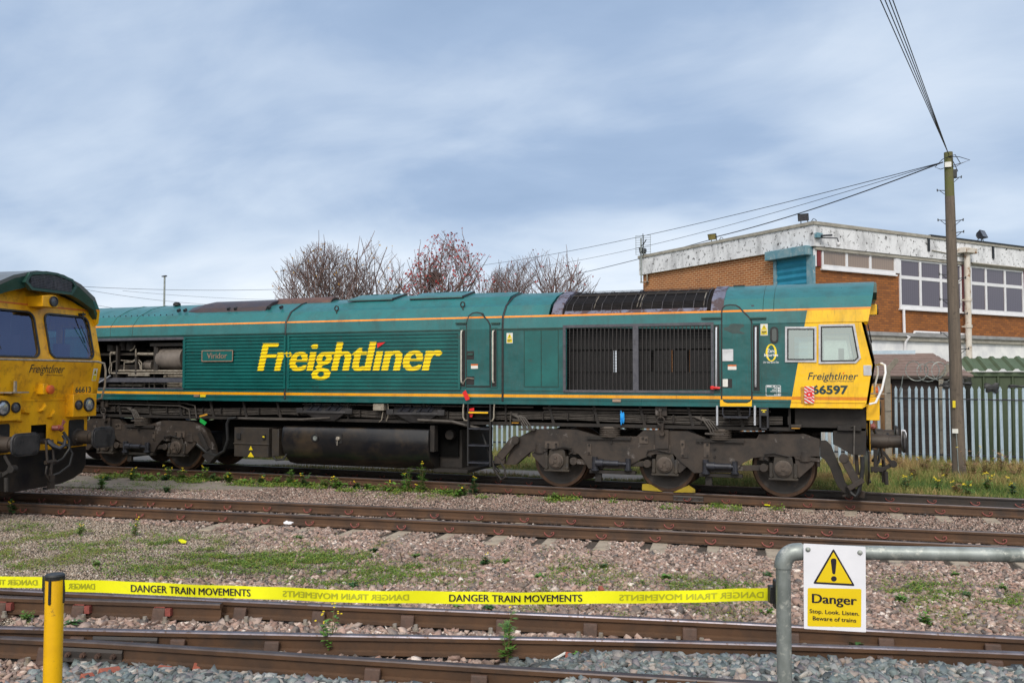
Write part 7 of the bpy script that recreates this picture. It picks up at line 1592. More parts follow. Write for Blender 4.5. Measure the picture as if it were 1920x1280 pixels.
# ================================================================ SHEDS
OFF = Vector((0, 0, 0))
ty = 10.0
def onY(u, v, y): p = on(u, v, 1, y); return p
xa_ = onY(1672, 712, ty).x; xb_ = onY(1790, 712, ty).x; ze = onY(1700, 706, ty).z; zr = onY(1700, 664, 12.2).z
sh = thing('timber_shed', (xa_, ty, -0.3), 'dark boarded shed with a brown tiled roof behind the fence', 'shed'); OFF = Vector(sh.location)
mb = MB(); n = 15; hh = ze+0.3
for k in range(n): z = -0.3+hh*k/n; mb.box(xa_, xb_, ty+0.004*(k % 2), ty+0.05, z, z+hh/n-0.012)
mb.box(xa_, xb_, ty+0.05, ty+0.1, -0.3, ze); mb.box(xa_-0.5, xa_, ty+0.05, ty+2.2, -0.3, ze); mb.build('wall', WOODK, sh, smooth=0)
mb = MB(); nr = 8
for k in range(nr):
    y0 = ty-0.15+(2.4)*k/nr; z0 = ze+(zr-ze)*k/nr; y1 = ty-0.15+2.4*(k+1)/nr+0.05; z1 = ze+(zr-ze)*(k+1)/nr
    xr_ = xb_+0.45-0.10*k; mb.add([(xa_-1.4, y0, z0+0.045), (xr_, y0, z0+0.045), (xr_-0.05, y1, z1+0.03), (xa_-1.4, y1, z1+0.03), (xa_-1.4, y0, z0), (xr_, y0, z0), (xr_-0.05, y1, z1-0.01), (xa_-1.4, y1, z1-0.01)], [(0, 1, 2, 3), (7, 6, 5, 4), (0, 4, 5, 1), (1, 5, 6, 2), (2, 6, 7, 3), (3, 7, 4, 0)])
mb.build('roof', TILE, sh, smooth=0)
mb = MB(); mb.box(xa_-1.4, xb_+0.3, ty-0.22, ty-0.14, ze-0.06, ze+0.02); mb.build('gutter', BOXM, sh, smooth=0)
mb = MB(); mb.box(xa_-1.4, xb_-0.8, ty+2.2, ty+2.35, zr-0.02, zr+0.12); mb.build('lead_flashing', PALI, sh, smooth=0)
OFF = Vector((0, 0, 0))
mb = MB(); mb.box(xa_-1.0, xa_-0.02, 9.85, 10.0, -0.3, 1.95); mb.build('low_wall', pm('buff_brick', (0.36, 0.20, 0.09), (0.28, 0.15, 0.07), 6, 0.85), None, 'patch of buff brick wall seen beside the concrete post', 'wall', smooth=0)
gx0 = onY(1821, 700, 10.6).x; gz1 = onY(1821, 697, 10.6).z
gs = thing('metal_shed', (gx0, 10.6, -0.3), 'green corrugated metal shed behind the fence at the right edge', 'shed'); OFF = Vector(gs.location)
mb = MB(); x = gx0; pts = []
while x < gx0+6: pts += [(x, 10.6), (x+0.26, 10.6), (x+0.29, 10.565), (x+0.33, 10.565)]; x += 0.36
vs = [(a, b_, -0.2) for a, b_ in pts]+[(a, b_, gz1) for a, b_ in pts]; n = len(pts); mb.add(vs, [(i, i+1, n+i+1, n+i) for i in range(n-1)]); mb.box(gx0, gx0+0.03, 10.57, 13, -0.2, gz1); mb.box(gx0, gx0+6, 12.9, 13, -0.2, gz1); mb.build('wall', SHEDG, gs, smooth=0)
mb = MB(); x = gx0-0.15; pts = []
while x < gx0+6.2: pts += [(x, 0), (x+0.14, 0.0), (x+0.20, 0.06), (x+0.28, 0.06), (x+0.34, 0)]; x += 0.34
n = len(pts); vs = [(a, 10.42, gz1+0.02+h) for a, h in pts]+[(a, 12.2, gz1+0.42+h) for a, h in pts]; mb.add(vs, [(i, i+1, n+i+1, n+i) for i in range(n-1)]); mb.build('roof', SHEDR, gs, smooth=0)
mb = MB(); mb.box(gx0-0.02, gx0+6, 10.54, 10.562, gz1-0.12, gz1); mb.build('trim', SHEDR, gs, smooth=0)
OFF = Vector((0, 0, 0))
mb = MB(); a = onY(1790, 719, 12.0); mb.box(a.x-0.3, a.x+0.9, 12.0, 12.2, -0.3, a.z+0.2); wdr = mb.build('outbuilding', REND, None, 'small pale outbuilding glimpsed between the two sheds', 'shed', smooth=0)

# ================================================================ FENCES, POSTS, POLE
FY = 9.10
def pale(par, x, y, lean=0.0, zt=None, first=[None]):
    if first[0] is None:
        mb = MB(); H = 2.16; w_ = 0.034
        pf = [(-w_, -0.0), (-w_*0.55, -0.016), (-w_*0.2, -0.004), (w_*0.2, -0.004), (w_*0.55, -0.016), (w_, 0.0)]
        vs = [(a, b_, 0) for a, b_ in pf]+[(a, b_, H-0.12) for a, b_ in pf]+[(-w_*1.15, -0.002, H-0.10), (-w_*0.5, -0.012, H-0.03), (0, 0, H), (w_*0.5, -0.012, H-0.03), (w_*1.15, -0.002, H-0.10)]
        fs = [(i, i+1, 7+i, 6+i) for i in range(5)]+[(6, 7, 13, 12), (7, 8, 14, 13), (8, 9, 14), (9, 10, 15, 14), (10, 11, 16, 15)]
        mb.add(vs, fs); o = mb.build('pale', PALI, par, smooth=0); first[0] = o; m_ = o.modifiers.new('thickness', 'SOLIDIFY'); m_.thickness = 0.004
    else: o = first[0].copy(); COL.objects.link(o); o.parent = par
    o.location = Vector((x, y, -0.26))-Vector(par.location); o.rotation_euler = (rng.normal(0, 0.006), lean+rng.normal(0, 0.007), 0)
def palisade(x0, x1, label, dz=0.0):
    global OFF
    t = thing('palisade_fence', ((x0+x1)/2, FY, -0.3), label, 'fence', 'grey palisade fencing along the yard'); OFF = Vector(t.location)
    for z in (1.52, 0.02): mb = MB(); mb.box(x0, x1, FY+0.01, FY+0.055, z, z+0.045); mb.build('fence_rail', STEELD, t, smooth=0)
    mb = MB(); mb.tube([(x0, FY-0.03, 1.58), ((x0+x1)/2, FY-0.03, 1.53), (x1, FY-0.03, 1.55)], 0.012, 5); mb.build('cable', CABLE, t)
    OFF = Vector((0, 0, 0)); x = x0+0.08
    while x < x1: pale(t, x, FY, 0.0); x += 0.172
palisade(onY(1674, 800, FY).x, 9.0, 'grey palisade fence standing right of the locomotive in front of the sheds')
palisade(-13.0, onY(1658, 800, FY).x, 'grey palisade fence behind the locomotive, glimpsed between its wheels')
def cpost(u, label):
    global OFF
    x = onY(u, 800, FY).x; t = thing('concrete_post', (x, FY-0.05, -0.35), label, 'fence post', 'cranked concrete fence posts'); OFF = Vector(t.location)
    mb = MB(); zt_ = onY(u, 697, FY).z; pf = [(-0.085, -0.35), (0.085, -0.35), (0.075, zt_), (0.30, zt_+0.29), (0.26, zt_+0.37), (0.20, zt_+0.38), (-0.06, zt_+0.08), (-0.075, zt_-0.02)]
    mb.prism([(x+a, b_) for a, b_ in pf], 1, FY-0.14, FY+0.03); mb.build('post', CPOST, t, smooth=0, bevel=0.015)
    mb = MB()
    for z in (0.6, 1.2, 1.7): mb.tube([(x-0.09, FY-0.15, z), (x+0.09, FY-0.15, z+0.01)], 0.006, 4)
    mb.build('tie_wire', CABLE, t); OFF = Vector((0, 0, 0))
cpost(1665, 'cranked concrete post beside the locomotive nose'); mb = MB(); a = onY(1764, 706, FY+0.75); b_ = onY(1781, 682, FY+0.75); mb.bar((a.x, FY+0.75, a.z-0.05), (b_.x, FY+0.75, b_.z), 0.10, 0.13); mb.bar((a.x, FY+0.75, -0.3), (a.x, FY+0.75, a.z), 0.12, 0.12); mb.build('fence_post', CPOST, None, 'cranked post seen only above the dark boards beside the wooden pole', 'fence post', smooth=0)
# razor wire coil
mb = MB(); pts = []; c0 = onY(1752, 699, FY); 
for k in range(200):
    t = k/199; a = t*2*math.pi*4.3; rr_ = 0.27+0.05*math.sin(t*17); pts.append((c0.x-0.55+0.9*t+rr_*math.cos(a)*0.8, FY+0.05+0.12*math.sin(a*0.5), c0.z+0.04+rr_*0.9*math.sin(a)))
mb.tube(pts, 0.010, 4)
for k in range(0, 198, 3):
    p = Vector(pts[k]); mb.box(p.x-0.02, p.x+0.02, p.y-0.004, p.y+0.004, p.z-0.012, p.z+0.012)
mb.tube([(c0.x-0.9, FY, c0.z-0.8), (c0.x-0.78, FY, c0.z-0.05)], 0.012, 4); mb.build('razor_wire', GALV, None, 'coil of razor wire on top of the fence beside the pole', 'wire coil', smooth=0)
def rag(u, v, w_, h_, label, seed, matr=BLKP, y=None, thick=0.03):
    c = onY(u, v, FY-0.03 if y is None else y); r = random.Random(seed); mb = MB(); bm = bmesh.new(); bmesh.ops.create_icosphere(bm, subdivisions=3, radius=1)
    vs = []
    for q in bm.verts: k = 1+0.35*math.sin(q.co.x*5+seed)+0.25*math.sin(q.co.z*7+seed*2)*math.cos(q.co.y*6); vs.append((c.x+q.co.x*w_/2*k, c.y+q.co.y*thick*k, c.z+q.co.z*h_/2*k))
    mb.add(vs, [tuple(x.index for x in f.verts) for f in bm.faces]); bm.free(); return mb.build('torn_sheet' if matr is BLKP else 'rag', matr, None, label, 'rag', smooth=30)
rag(1775, 722, 0.42, 0.16, 'torn black plastic caught on the fence just left of the pole', 2); rag(1860, 727, 0.32, 0.26, 'large knot of black plastic caught on the fence right of the pole', 5); rag(1812, 719, 0.45, 0.06, 'thin strip of black plastic along the fence top', 7); rag(1903, 724, 0.5, 0.07, 'strip of black plastic on the fence at the right edge', 9)
# telephone pole
PY = 5.5; pb = onY(1799, 902, PY); pt_ = onY(1778, 286, PY)
tp = thing('telephone_pole', (pb.x, PY, -0.3), 'tall weathered wooden pole with a mossy top', 'utility pole'); OFF = Vector(tp.location)
r0 = 0.155; r1_ = 0.095; hsp = pt_.z-1.05
pm_ = Vector((pb.x, PY, -0.3)).lerp(Vector((pt_.x, PY, pt_.z)), (hsp+0.3)/(pt_.z+0.3))
mb = MB(); mb.tube([Vector((pb.x, PY, -0.3)).lerp(pm_, k/10) for k in range(11)], r0, 18, r1=r1_+0.01); mb.build('shaft', POLE, tp)
mb = MB(); mb.tube([pm_+Vector((0, 0, 0.002)), Vector((pt_.x, PY, pt_.z))], r1_+0.008, 18, r1=r1_); mb.build('mossy_top', POLEG, tp)
mb = MB(); 
for k, v in enumerate((335, 357, 415, 413, 437, 515, 523, 562, 590, 625, 655)):
    q = onY(1780, v, PY); f_ = (q.z+0.3)/(pt_.z+0.3); cx_ = pb.x+(pt_.x-pb.x)*f_; rr_ = r0+(r1_-r0)*f_; sg = 1 if k % 2 == 0 else -1
    mb.tube([(cx_+sg*rr_*0.8, PY, q.z), (cx_+sg*(rr_+0.16), PY, q.z+0.02)], 0.010, 5); mb.tube([(cx_+sg*(rr_+0.155), PY, q.z-0.01), (cx_+sg*(rr_+0.16), PY, q.z+0.05)], 0.014, 5); mb.tube([(cx_+sg*(rr_+0.10), PY, q.z), (cx_+sg*rr_, PY, q.z-0.09)], 0.007, 4)
mb.build('step_iron', CABLE, tp)
mb = MB(); q = onY(1778, 310, PY); mb.box(q.x-0.09, q.x+0.05, PY-0.14, PY-0.10, q.z-0.07, q.z+0.05); mb.build('plate', LBLW, tp)
mb = MB(); q = onY(1787, 757, PY); mb.box(q.x-0.03, q.x+0.03, PY-0.175, PY-0.15, q.z-0.08, q.z+0.08); mb.build('tag', LBLY, tp)
mb = MB(); q = onY(1789, 807, PY); mb.box(q.x-0.06, q.x+0.06, PY-0.20, PY-0.14, q.z-0.05, q.z+0.05); mb.build('cable_clamp', LBLW, tp)
mb = MB(); mb.tube([(q.x+0.02, PY-0.17, q.z), (q.x+0.04, PY-0.17, q.z-0.5), (q.x+0.05, PY-0.17, q.z-0.9), (q.x+0.15, PY-0.2, q.z-1.15)], 0.011, 6); mb.build('down_cable', GALV, tp)
mb = MB(); T = Vector((pt_.x, PY, pt_.z))
for k, (a, b_, c) in enumerate(((0.25, -0.05, -0.30), (0.45, 0.0, -0.22), (-0.30, -0.1, -0.35), (0.2, 0.05, -0.45))):
    mb.tube([T+Vector((0, -0.1, -0.12)), T+Vector((a*0.5, b_-0.1, -0.1-0.05*k)), T+Vector((a, b_, c)), T+Vector((a*0.6, b_, c-0.06)), T+Vector((0, -0.1, -0.35))], 0.009, 5)
mb.box(T.x+0.09, T.x+0.17, PY-0.05, PY+0.05, T.z-0.6, T.z-0.42); mb.build('cable_loops', CABLE, tp); OFF = Vector((0, 0, 0))
def wire(a, b_, sag, label, r=0.009, group='overhead cables', n=24):
    a = Vector(a); b_ = Vector(b_); pts = [a.lerp(b_, k/n)-Vector((0, 0, sag*4*(k/n)*(1-k/n))) for k in range(n+1)]; mb = MB(); mb.tube(pts, r, 5); mb.build('overhead_cable', CABLE, None, label, 'cable', group, smooth=30)
T2 = Vector((pt_.x-0.12, PY, pt_.z-0.22))
def far(u, v, y): return on(u, v, 1, y)
wire(T2, far(860, 502, 34), 0.35, 'thin cable running left from the pole, highest of the three', 0.010)
wire(T2, far(985, 503, 30), 0.35, 'thin cable running left from the pole, middle of the three', 0.008)
wire(T2, bw(0.1, V_(1335, 455, 0)[0], ztop+0.15), 0.12, 'thick cable from the pole down to the roof edge floodlight', 0.016)
wire(bw(0.1, V_(1335, 455, 0)[0], ztop+0.10), far(1000, 530, 34), 0.1, 'cable continuing left from the roof edge past the trees', 0.014)
for k, u in enumerate((1647, 1656, 1664, 1671)):
    p = on(u, -8, 2, 7.4); d = (p-T2); wire(Vector((pt_.x, PY-0.1, pt_.z-0.08)), Vector((pt_.x, PY-0.1, pt_.z-0.08))+(p-Vector((pt_.x, PY-0.1, pt_.z-0.08)))*1.7, 0.0, ('leftmost', 'second', 'third', 'rightmost')[k]+' of the four cables rising from the pole top out of the picture', 0.008, 'cables rising from the pole')
wire(far(150, 537, 55), far(560, 541, 75), 0.3, 'distant cable crossing behind the lamp post', 0.022, 'distant cables at left'); wire(far(150, 541, 55), far(420, 572, 70), 0.3, 'distant cable sloping down left of the lamp post', 0.018, 'distant cables at left'); wire(far(150, 566, 50), far(330, 590, 60), 0.2, 'lowest distant cable behind the locomotive roof', 0.018, 'distant cables at left'); wire(far(230, 545, 55), far(530, 562, 75), 0.2, 'faint distant cable running behind the trees', 0.014, 'distant cables at left')
# far street lamp
lp = far(308, 560, 62); zt3 = far(308, 519, 62).z
t = thing('street_lamp', (lp.x, 62, -0.3), 'distant grey street lamp rising behind the locomotive roof', 'street lamp'); OFF = Vector(t.location)
mb = MB(); mb.tube([(lp.x, 62, -0.3), (lp.x, 62, zt3)], 0.16, 8, r1=0.10); mb.build('column', GALV, t); mb = MB(); mb.prism([(lp.x-0.32, zt3), (lp.x+0.22, zt3+0.02), (lp.x+0.22, zt3+0.16), (lp.x-0.30, zt3+0.10)], 1, 61.85, 62.15); mb.build('lamp_head', STEELD, t, smooth=0); OFF = Vector((0, 0, 0))

# ================================================================ TREES
def tree(u, vtop, dep, wpx, label, seed, leafm=None, nleaf=0, dens=1.0):
    global OFF
    rr = random.Random(seed); d = ray(u, 700); p = CAM+d*dep; H = (712-vtop)/F*dep+2.1+0.3; Rw = wpx/F*dep
    t = thing('bare_tree', (p.x, p.y, -0.3), label, 'tree', 'bare trees beyond the locomotive'); OFF = Vector(t.location); base = Vector(t.location)
    br = MB(); tk = MB(); ends = []
    def seg(mb, pts, r0, r1, n): mb.tube(pts, r0, n, caps=False, r1=r1)
    def inside(q):
        e_ = ((q-base).xy.length/Rw)**2+(max(0, (q.z-base.z)-H*0.62)/(H*0.40))**2
        return e_ < 1
    def grow(p, dr, L_, r, lv):
        pts = [p]; q = p; dd = dr.copy(); n = 4
        for k in range(n):
            dd = (dd+Vector((rr.uniform(-1, 1), rr.uniform(-1, 1), rr.uniform(-0.6, 0.7)))*0.19).normalized(); q = q+dd*L_/n; pts.append(q)
            if not inside(q) and lv > 0: break
        seg(br if lv else tk, pts, r, r*0.6, 7 if lv < 2 else (4 if lv < 3 else 3))
        if lv >= 5 or r < 0.004: ends.append(pts[-1]); return
        nb = [6, 5, 4, 5, 3][lv] if rr.random() < dens else 3
        for k in range(nb):
            i = min(len(pts)-1, 1+int(rr.random()*(len(pts)-1)+0.35)); a = rr.uniform(0, 6.28); sp = rr.uniform(0.45, 0.95)
            side = Vector((math.cos(a), math.sin(a), 0)); nd = (dd*(1.0)+side*sp+Vector((0, 0, 0.15))).normalized()
            if inside(pts[i]+nd*L_*0.3): grow(pts[i], nd, L_*rr.uniform(0.58, 0.82), max(r*0.55, 0.0042), lv+1)
        if lv < 4: grow(pts[-1], dd, L_*0.75, r*0.6, lv+1)
        else: ends.append(pts[-1])
    n0 = 7
    seg(tk, [base, base+Vector((0.05, 0, H*0.12)), base+Vector((0.0, 0.05, H*0.22))], H*0.022, H*0.017, 10)
    for k in range(n0+1):
        a = 6.28*k/n0+rr.uniform(-0.4, 0.4); sp = (Rw/H)*2.8*rr.uniform(0.35, 1.15) if k < n0+1 else 0.1; grow(base+Vector((0, 0, H*(0.14+0.015*k))), Vector((math.cos(a)*sp, math.sin(a)*sp, 1.0)).normalized(), H*0.40, H*0.009, 1)
    tk.build('trunk', BARK, t); br.build('crown', BARK, t, smooth=0)
    if leafm:
        lf = MB(); rr.shuffle(ends)
        for e_ in ends[:nleaf]:
            q = e_+Vector((rr.uniform(-.1, .1), rr.uniform(-.1, .1), rr.uniform(-.1, .05))); s2 = rr.uniform(0.045, 0.085); a = Vector((rr.uniform(-1, 1), rr.uniform(-1, 1), rr.uniform(-1, 1))).normalized(); b_ = a.orthogonal().normalized()
            lf.add([q-a*s2, q+b_*s2*0.6, q+a*s2, q-b_*s2*0.6], [(0, 1, 2, 3)])
        lf.build('leaves', leafm, t, smooth=0)
    OFF = Vector((0, 0, 0)); return len(ends)
print('ends', tree(606, 466, 40, 98, 'leftmost bare tree with a wide spread of twigs and a few yellow leaves', 11, LEAFY, 150),
 tree(706, 460, 41, 84, 'bare tree between the wide leftmost one and the red leaved one', 12, LEAFY, 120),
 tree(836, 450, 39, 82, 'domed tree dotted with small red leaves', 13, BERRY, 1500),
 tree(938, 512, 42, 50, 'small thin bare tree just right of the red leaved one', 14, BERRY, 80),
 tree(1020, 480, 40, 108, 'bare twiggy tree above the radiator, rightmost of the row', 15, BERRY, 120))
mb = MB(); c = CAM+ray(815, 522)*38.5; rr = random.Random(2)
for k in range(260):
    a = Vector((rr.gauss(0, 0.16), rr.gauss(0, 0.16), rr.gauss(0, 0.13))); b_ = Vector((rr.gauss(0, 1), rr.gauss(0, 1), rr.gauss(0, 0.5))).normalized()*0.2; mb.tube([c+a-b_, c+a+b_], 0.008, 3)
mb.build('bird_nest', BARK, None, 'round twig nest in the red leaved tree', 'nest', smooth=0)

# ================================================================ SMALL LOOSE THINGS
def flat(pts3, th, name, m, label, cat, group=None):
    mb = MB(); n = len(pts3); a = [Vector(p) for p in pts3]; nn = (a[1]-a[0]).cross(a[2]-a[0]).normalized()*th
    mb.add([p-nn for p in a]+[p+nn for p in a], [tuple(range(n))[::-1], tuple(range(n, 2*n))]+[(i, (i+1) % n, n+(i+1) % n, n+i) for i in range(n)]); return mb.build(name, m, None, label, cat, group, smooth=0)
flat([S3(*q, -1.40) for q in ((867, 736), (873, 731), (881, 748), (874, 751))], 0.006, 'warning_tag', REDP, 'red tag hanging from the handle of the middle door', 'tag', 'red tags')
flat([S3(*q, -1.30) for q in ((880, 766), (889, 764), (889, 772), (885, 782), (881, 781))], 0.006, 'warning_tag', REDP, 'red tag hanging behind the top step of the ladder', 'tag', 'red tags')
rag(1338, 727, 0.17, 0.055, 'red cloth wrapped on the lower end of the cab door handrail', 3, REDP, -1.41, 0.03)
flat([S3(*q, -1.26) for q in ((376, 783), (388, 792), (384, 797), (374, 790))], 0.006, 'warning_tag', GRNT, 'green tag hanging on the left bogie', 'tag')
flat([S3(*q, -1.28) for q in ((374, 779), (388, 775), (389, 778), (375, 781.5))], 0.008, 'cable_marker', ORGY, 'short orange strip above the green tag', 'tag')
rag(1166.5, 783, 0.07, 0.20, 'bright blue cloth tied to the brake pipe above the right bogie', 4, BLUEF, -1.25, 0.03)
flat([S3(*q, -0.86) for q in ((1690, 806), (1697, 805), (1700, 812), (1697, 850), (1700, 853), (1694, 848), (1690, 830))], 0.004, 'torn_wrapping', SGNW, 'torn white plastic hanging on the buffer of the clean locomotive', 'plastic')
for (pts, lab) in (([(1205, 908), (1213, 907), (1222, 909), (1243, 922), (1205, 919)], 'yellow wheel chock left of the middle wheel'), ([(1263, 924), (1292, 911), (1304, 919), (1304, 925)], 'yellow wheel chock right of the middle wheel')):
    q = [S(u, v, -0.86) for u, v in pts]; zmin = min(p[1] for p in q); mb = MB(); mb.prism([(a, b_-zmin+0.004) for a, b_ in q], 1, -0.91, -0.875); mb.build('wheel_chock', pm('chock_yellow', (0.36, 0.26, 0.01), (0.26, 0.18, 0.01), 4, 0.6, c3=(0.20, 0.14, 0.02), s3=9, lo3=0.55, hi3=0.7), None, lab, 'wheel chock', 'yellow wheel chocks on the rail', smooth=0)
def brick(u, v, rz, tilt, label, s_=1.0, group=None, m=None):
    p = on(u, v, 2, -0.14); mb = MB(); mb.box(-0.075*s_, 0.075*s_, -0.042, 0.042, -0.03, 0.025); o = mb.build('loose_brick', m or BRICKR, None, label, 'brick', group, smooth=0, bevel=0.008); o.location = (p.x, p.y, float(gz(p.x, p.y))+0.015); o.rotation_euler = (tilt, 0.1, rz); return o
brick(307, 1256, 0.35, 0.15, 'orange red brick lying on grey stones beside the nearest rail', 0.7); brick(205, 1268, 1.1, 0.2, 'ribbed red brick at the lower edge right of the yellow post', 1.0); brick(163, 1274, 1.2, 0.3, 'broken red brick closest to the yellow post', 0.6)
brick(370, 1247, 0.5, 0.5, 'small red brick fragment on the grey stones', 0.4); brick(1065, 1244, 0.3, 0.2, 'small pink brick fragment by the nearest rail', 0.35); brick(1126, 1103, 0.6, 0.3, 'orange brick fragment on the ballast above the tape', 0.3)
mb = MB(); a = on(1030, 1243, 2, -0.15); b_ = on(1060, 1233, 2, -0.15); mb.tube([(a.x, a.y, -0.14), (b_.x, b_.y, -0.11)], 0.012, 8); mb.build('plastic_pipe', LBLW, None, 'short white stick lying between the two nearest rails', 'stick')
p = on(543, 983, 2, -0.17); rr = random.Random(8); mb = MB(); bm = bmesh.new(); bmesh.ops.create_icosphere(bm, subdivisions=3, radius=1)
mb.add([(p.x+q.co.x*0.14*(1+.3*rr.uniform(-1, 1)), p.y+q.co.y*0.10, -0.15+q.co.z*0.055*(1+.5*rr.uniform(-1, 1))) for q in bm.verts], [tuple(x.index for x in f.verts) for f in bm.faces]); bm.free(); mb.build('paper_litter', SGNW, None, 'crumpled white paper lying in front of the middle track', 'litter', smooth=0)
flat([Vector(on(u, v, 2, -0.15)) for u, v in ((334, 1012), (340, 1010), (350, 1014), (349, 1017), (340, 1017))], 0.004, 'plastic_scrap', TAPEY, 'yellow plastic scrap on the gravel at left', 'litter')
flat([Vector(on(u, v, 2, -0.14)) for u, v in ((1433, 944), (1444, 944), (1444, 947), (1433, 946))], 0.006, 'plastic_scrap', TAPEY, 'yellow scrap below the right wheel of the clean locomotive', 'litter')

# ================================================================ FOREGROUND BARRIER
def D(u, v, d): return CAM+ray(u, v)*d
# bollard
def vert(u, v, d, z): p = D(u, v, d); return Vector((p.x, p.y, z))
DB = 3.24; bt = D(103, 1079, DB); PZ = 0.40; rb_ = 0.0325
bo = thing('barrier_post', (bt.x, bt.y, PZ), 'yellow post with a black cap holding the tape at the left', 'post'); OFF = Vector(bo.location)
mb = MB(); mb.lathe((bt.x, bt.y, PZ), (0, 0, 1), [(0, 0.16), (0.02, 0.16), (0.03, 0.04)], 28); mb.build('base', RUB, bo)
mb = MB(); mb.cyl((bt.x, bt.y, PZ+0.02), (bt.x, bt.y, bt.z-0.004), rb_, 32); mb.build('tube', BOLY, bo)
mb = MB(); mb.lathe((bt.x, bt.y, bt.z-0.012), (0, 0, 1), [(0, rb_+0.002), (0.014, rb_+0.003), (0.020, rb_-0.002)], 32); mb.build('cap', RUB, bo)
ca = math.atan2(CAM.y-bt.y, CAM.x-bt.x)
for k, a in enumerate((ca-0.38+0.02, ca+0.38+math.pi*0.36, ca-0.38-math.pi*0.36*1.0, ca+math.pi)):
    a = (ca-0.50, ca+1.15, ca-1.75, ca+2.8)[k]; mb = MB(); q = Vector((math.cos(a), math.sin(a), 0))*rb_; c = Vector((bt.x, bt.y, 0))+q
    mb.tube([c+Vector((0, 0, bt.z-0.004)), c+Vector((0, 0, bt.z-0.095))], 0.0055, 8); mb.lathe(c+Vector((0, 0, bt.z-0.095)), (0, 0, -1), [(0, 0.0055), (0.004, 0.004), (0.0055, 0.001)], 8); mb.build('slot_strip', RUB, bo)
mb = MB(); c = D(86, 1079+15, DB); mb.box(c.x-0.007, c.x+0.007, c.y-0.012, c.y+0.012, c.z-0.027, c.z+0.03); mb.build('tape_clip', RUB, bo, bevel=0.003); OFF = Vector((0, 0, 0))
# tape
TT_ = [(120, 1085.7, 1108), (300, 1092, 1115.5), (480, 1099, 1122.5), (660, 1105.7, 1129), (840, 1108.5, 1131.5), (1000, 1109.3, 1132), (1160, 1108, 1131), (1300, 1105.3, 1128.5), (1447, 1101.7, 1125.3)]
def tapept(u, t, dl=0.0):
    rp = 0.7*math.sin(u*0.021)+0.4*math.sin(u*0.053+1); v1 = float(np.interp(u, [a[0] for a in TT_], [a[1] for a in TT_]))+rp; v0 = float(np.interp(u, [a[0] for a in TT_], [a[2] for a in TT_])); v0 += rp*0.6; d = 3.24+(3.08-3.24)*(u-120)/1327+0.003*math.sin(u*0.03)*(2*t-1)
    return D(u, v0+(v1-v0)*t, d-dl)
def tape(fn, u0, u1, label, txt, ghost):
    mb = MB(); n = 200; vs = []
    for k in range(n+1):
        u = u0+(u1-u0)*k/n; a, b_, a2, b2 = fn(u, 0), fn(u, 1), fn(u, 0, -0.0008), fn(u, 1, -0.0008); vs += [a, b_, a2, b2]
    fs = []
    for k in range(n): i = 4*k; fs += [(i, i+4, i+5, i+1), (i+2, i+3, i+7, i+6), (i, i+2, i+6, i+4), (i+1, i+5, i+7, i+3)]
    mb.add(vs, fs); t = mb.build('barrier_tape', TAPEY, None, label, 'barrier tape', 'yellow barrier tape', smooth=30); global OFF; OFF = t.location.copy()
    for a, b_ in txt:
        mb = MB(); mb.text('DANGER TRAIN MOVEMENTS', lambda x, y: fn(x, y, 0.0020), a, b_, 0.20, 0.76, 0, 0.0, ref='D', fat=1.0, nf=3); mb.build('lettering', SGNK, t, smooth=0)
    for a, b_, st in ghost:
        mb = MB(); mb.text(st, lambda x, y: fn(a+b_-x, y, 0.0016), a, b_, 0.26, 0.72, 0, 0.0, ref='D', fat=0.8, nf=3); mb.build('show_through_lettering', TAPEG, t, smooth=0)
    OFF = Vector((0, 0, 0))
tape(tapept, 118, 1449, 'long yellow tape lettered DANGER TRAIN MOVEMENTS between the two posts', [(245, 470), (842, 1092)], [(530, 767, 'DANGER TRAIN MOVEMENTS'), (1161, 1432, 'DANGER TRAIN MOVEMENTS'), (128, 178, 'DANGER')])
tape(lambda u, t, dl=0.0: D(u, (1080.8+(1102-1080.8)*(1-t))-0.012*(86-u), 3.24+0.0004*(86-u)-dl), -140, 84, 'short piece of yellow tape left of the yellow post', [], [(-30, 70, 'DANGER TRAIN')])
# galvanised rail
DP = 2.95; pc = D(1468, 1034, DP); rp_ = 0.0245
fn_ = thing('pipe_railing', (pc.x, pc.y, PZ), 'galvanised pipe railing with an elbow in the lower right corner', 'railing'); OFF = Vector(fn_.location)
e0 = Vector((pc.x, pc.y, 0)); z1 = D(1468, 1062, DP).z; zr_ = D(1520, 1034, DP).z
r1p = D(1920, 1040, 2.83); r0p = D(1500, 1033.5, 2.945); dr = (r1p-r0p).normalized()
mb = MB(); mb.tube([Vector((pc.x, pc.y, PZ)), Vector((pc.x, pc.y, z1))], rp_, 24); mb.build('post', GALV, fn_)
mb = MB(); mb.tube([Vector((pc.x, pc.y, z1-0.004)), Vector((pc.x, pc.y, z1+0.0))], rp_+0.006, 24)
c0 = Vector((pc.x, pc.y, z1)); rad = 0.047; pts = [c0+Vector((0, 0, -0.002))]
hx = Vector((dr.x, dr.y, 0)).normalized(); zc2 = r0p.z
for k in range(9): a = R(90*k/8); pts.append(Vector((pc.x, pc.y, zc2-rad))+hx*rad*(1-math.cos(a))+Vector((0, 0, rad*math.sin(a))))
pts.append(D(1503, 1033.6, 2.944)); mb = MB(); mb.tube(pts, rp_+0.0045, 28); mb.build('elbow', GALV, fn_)
mb = MB(); mb.tube([pts[-1]-dr*0.01, r1p, r1p+dr*1.2], rp_-0.001, 28); mb.build('top_rail', GALV, fn_)
q = r1p+dr*1.1; mb = MB(); mb.tube([Vector((q.x, q.y, PZ)), q], rp_, 20); mb.build('post', GALV, fn_)
mb = MB(); a = D(1449, 1113, 3.0); u_ = rt; 
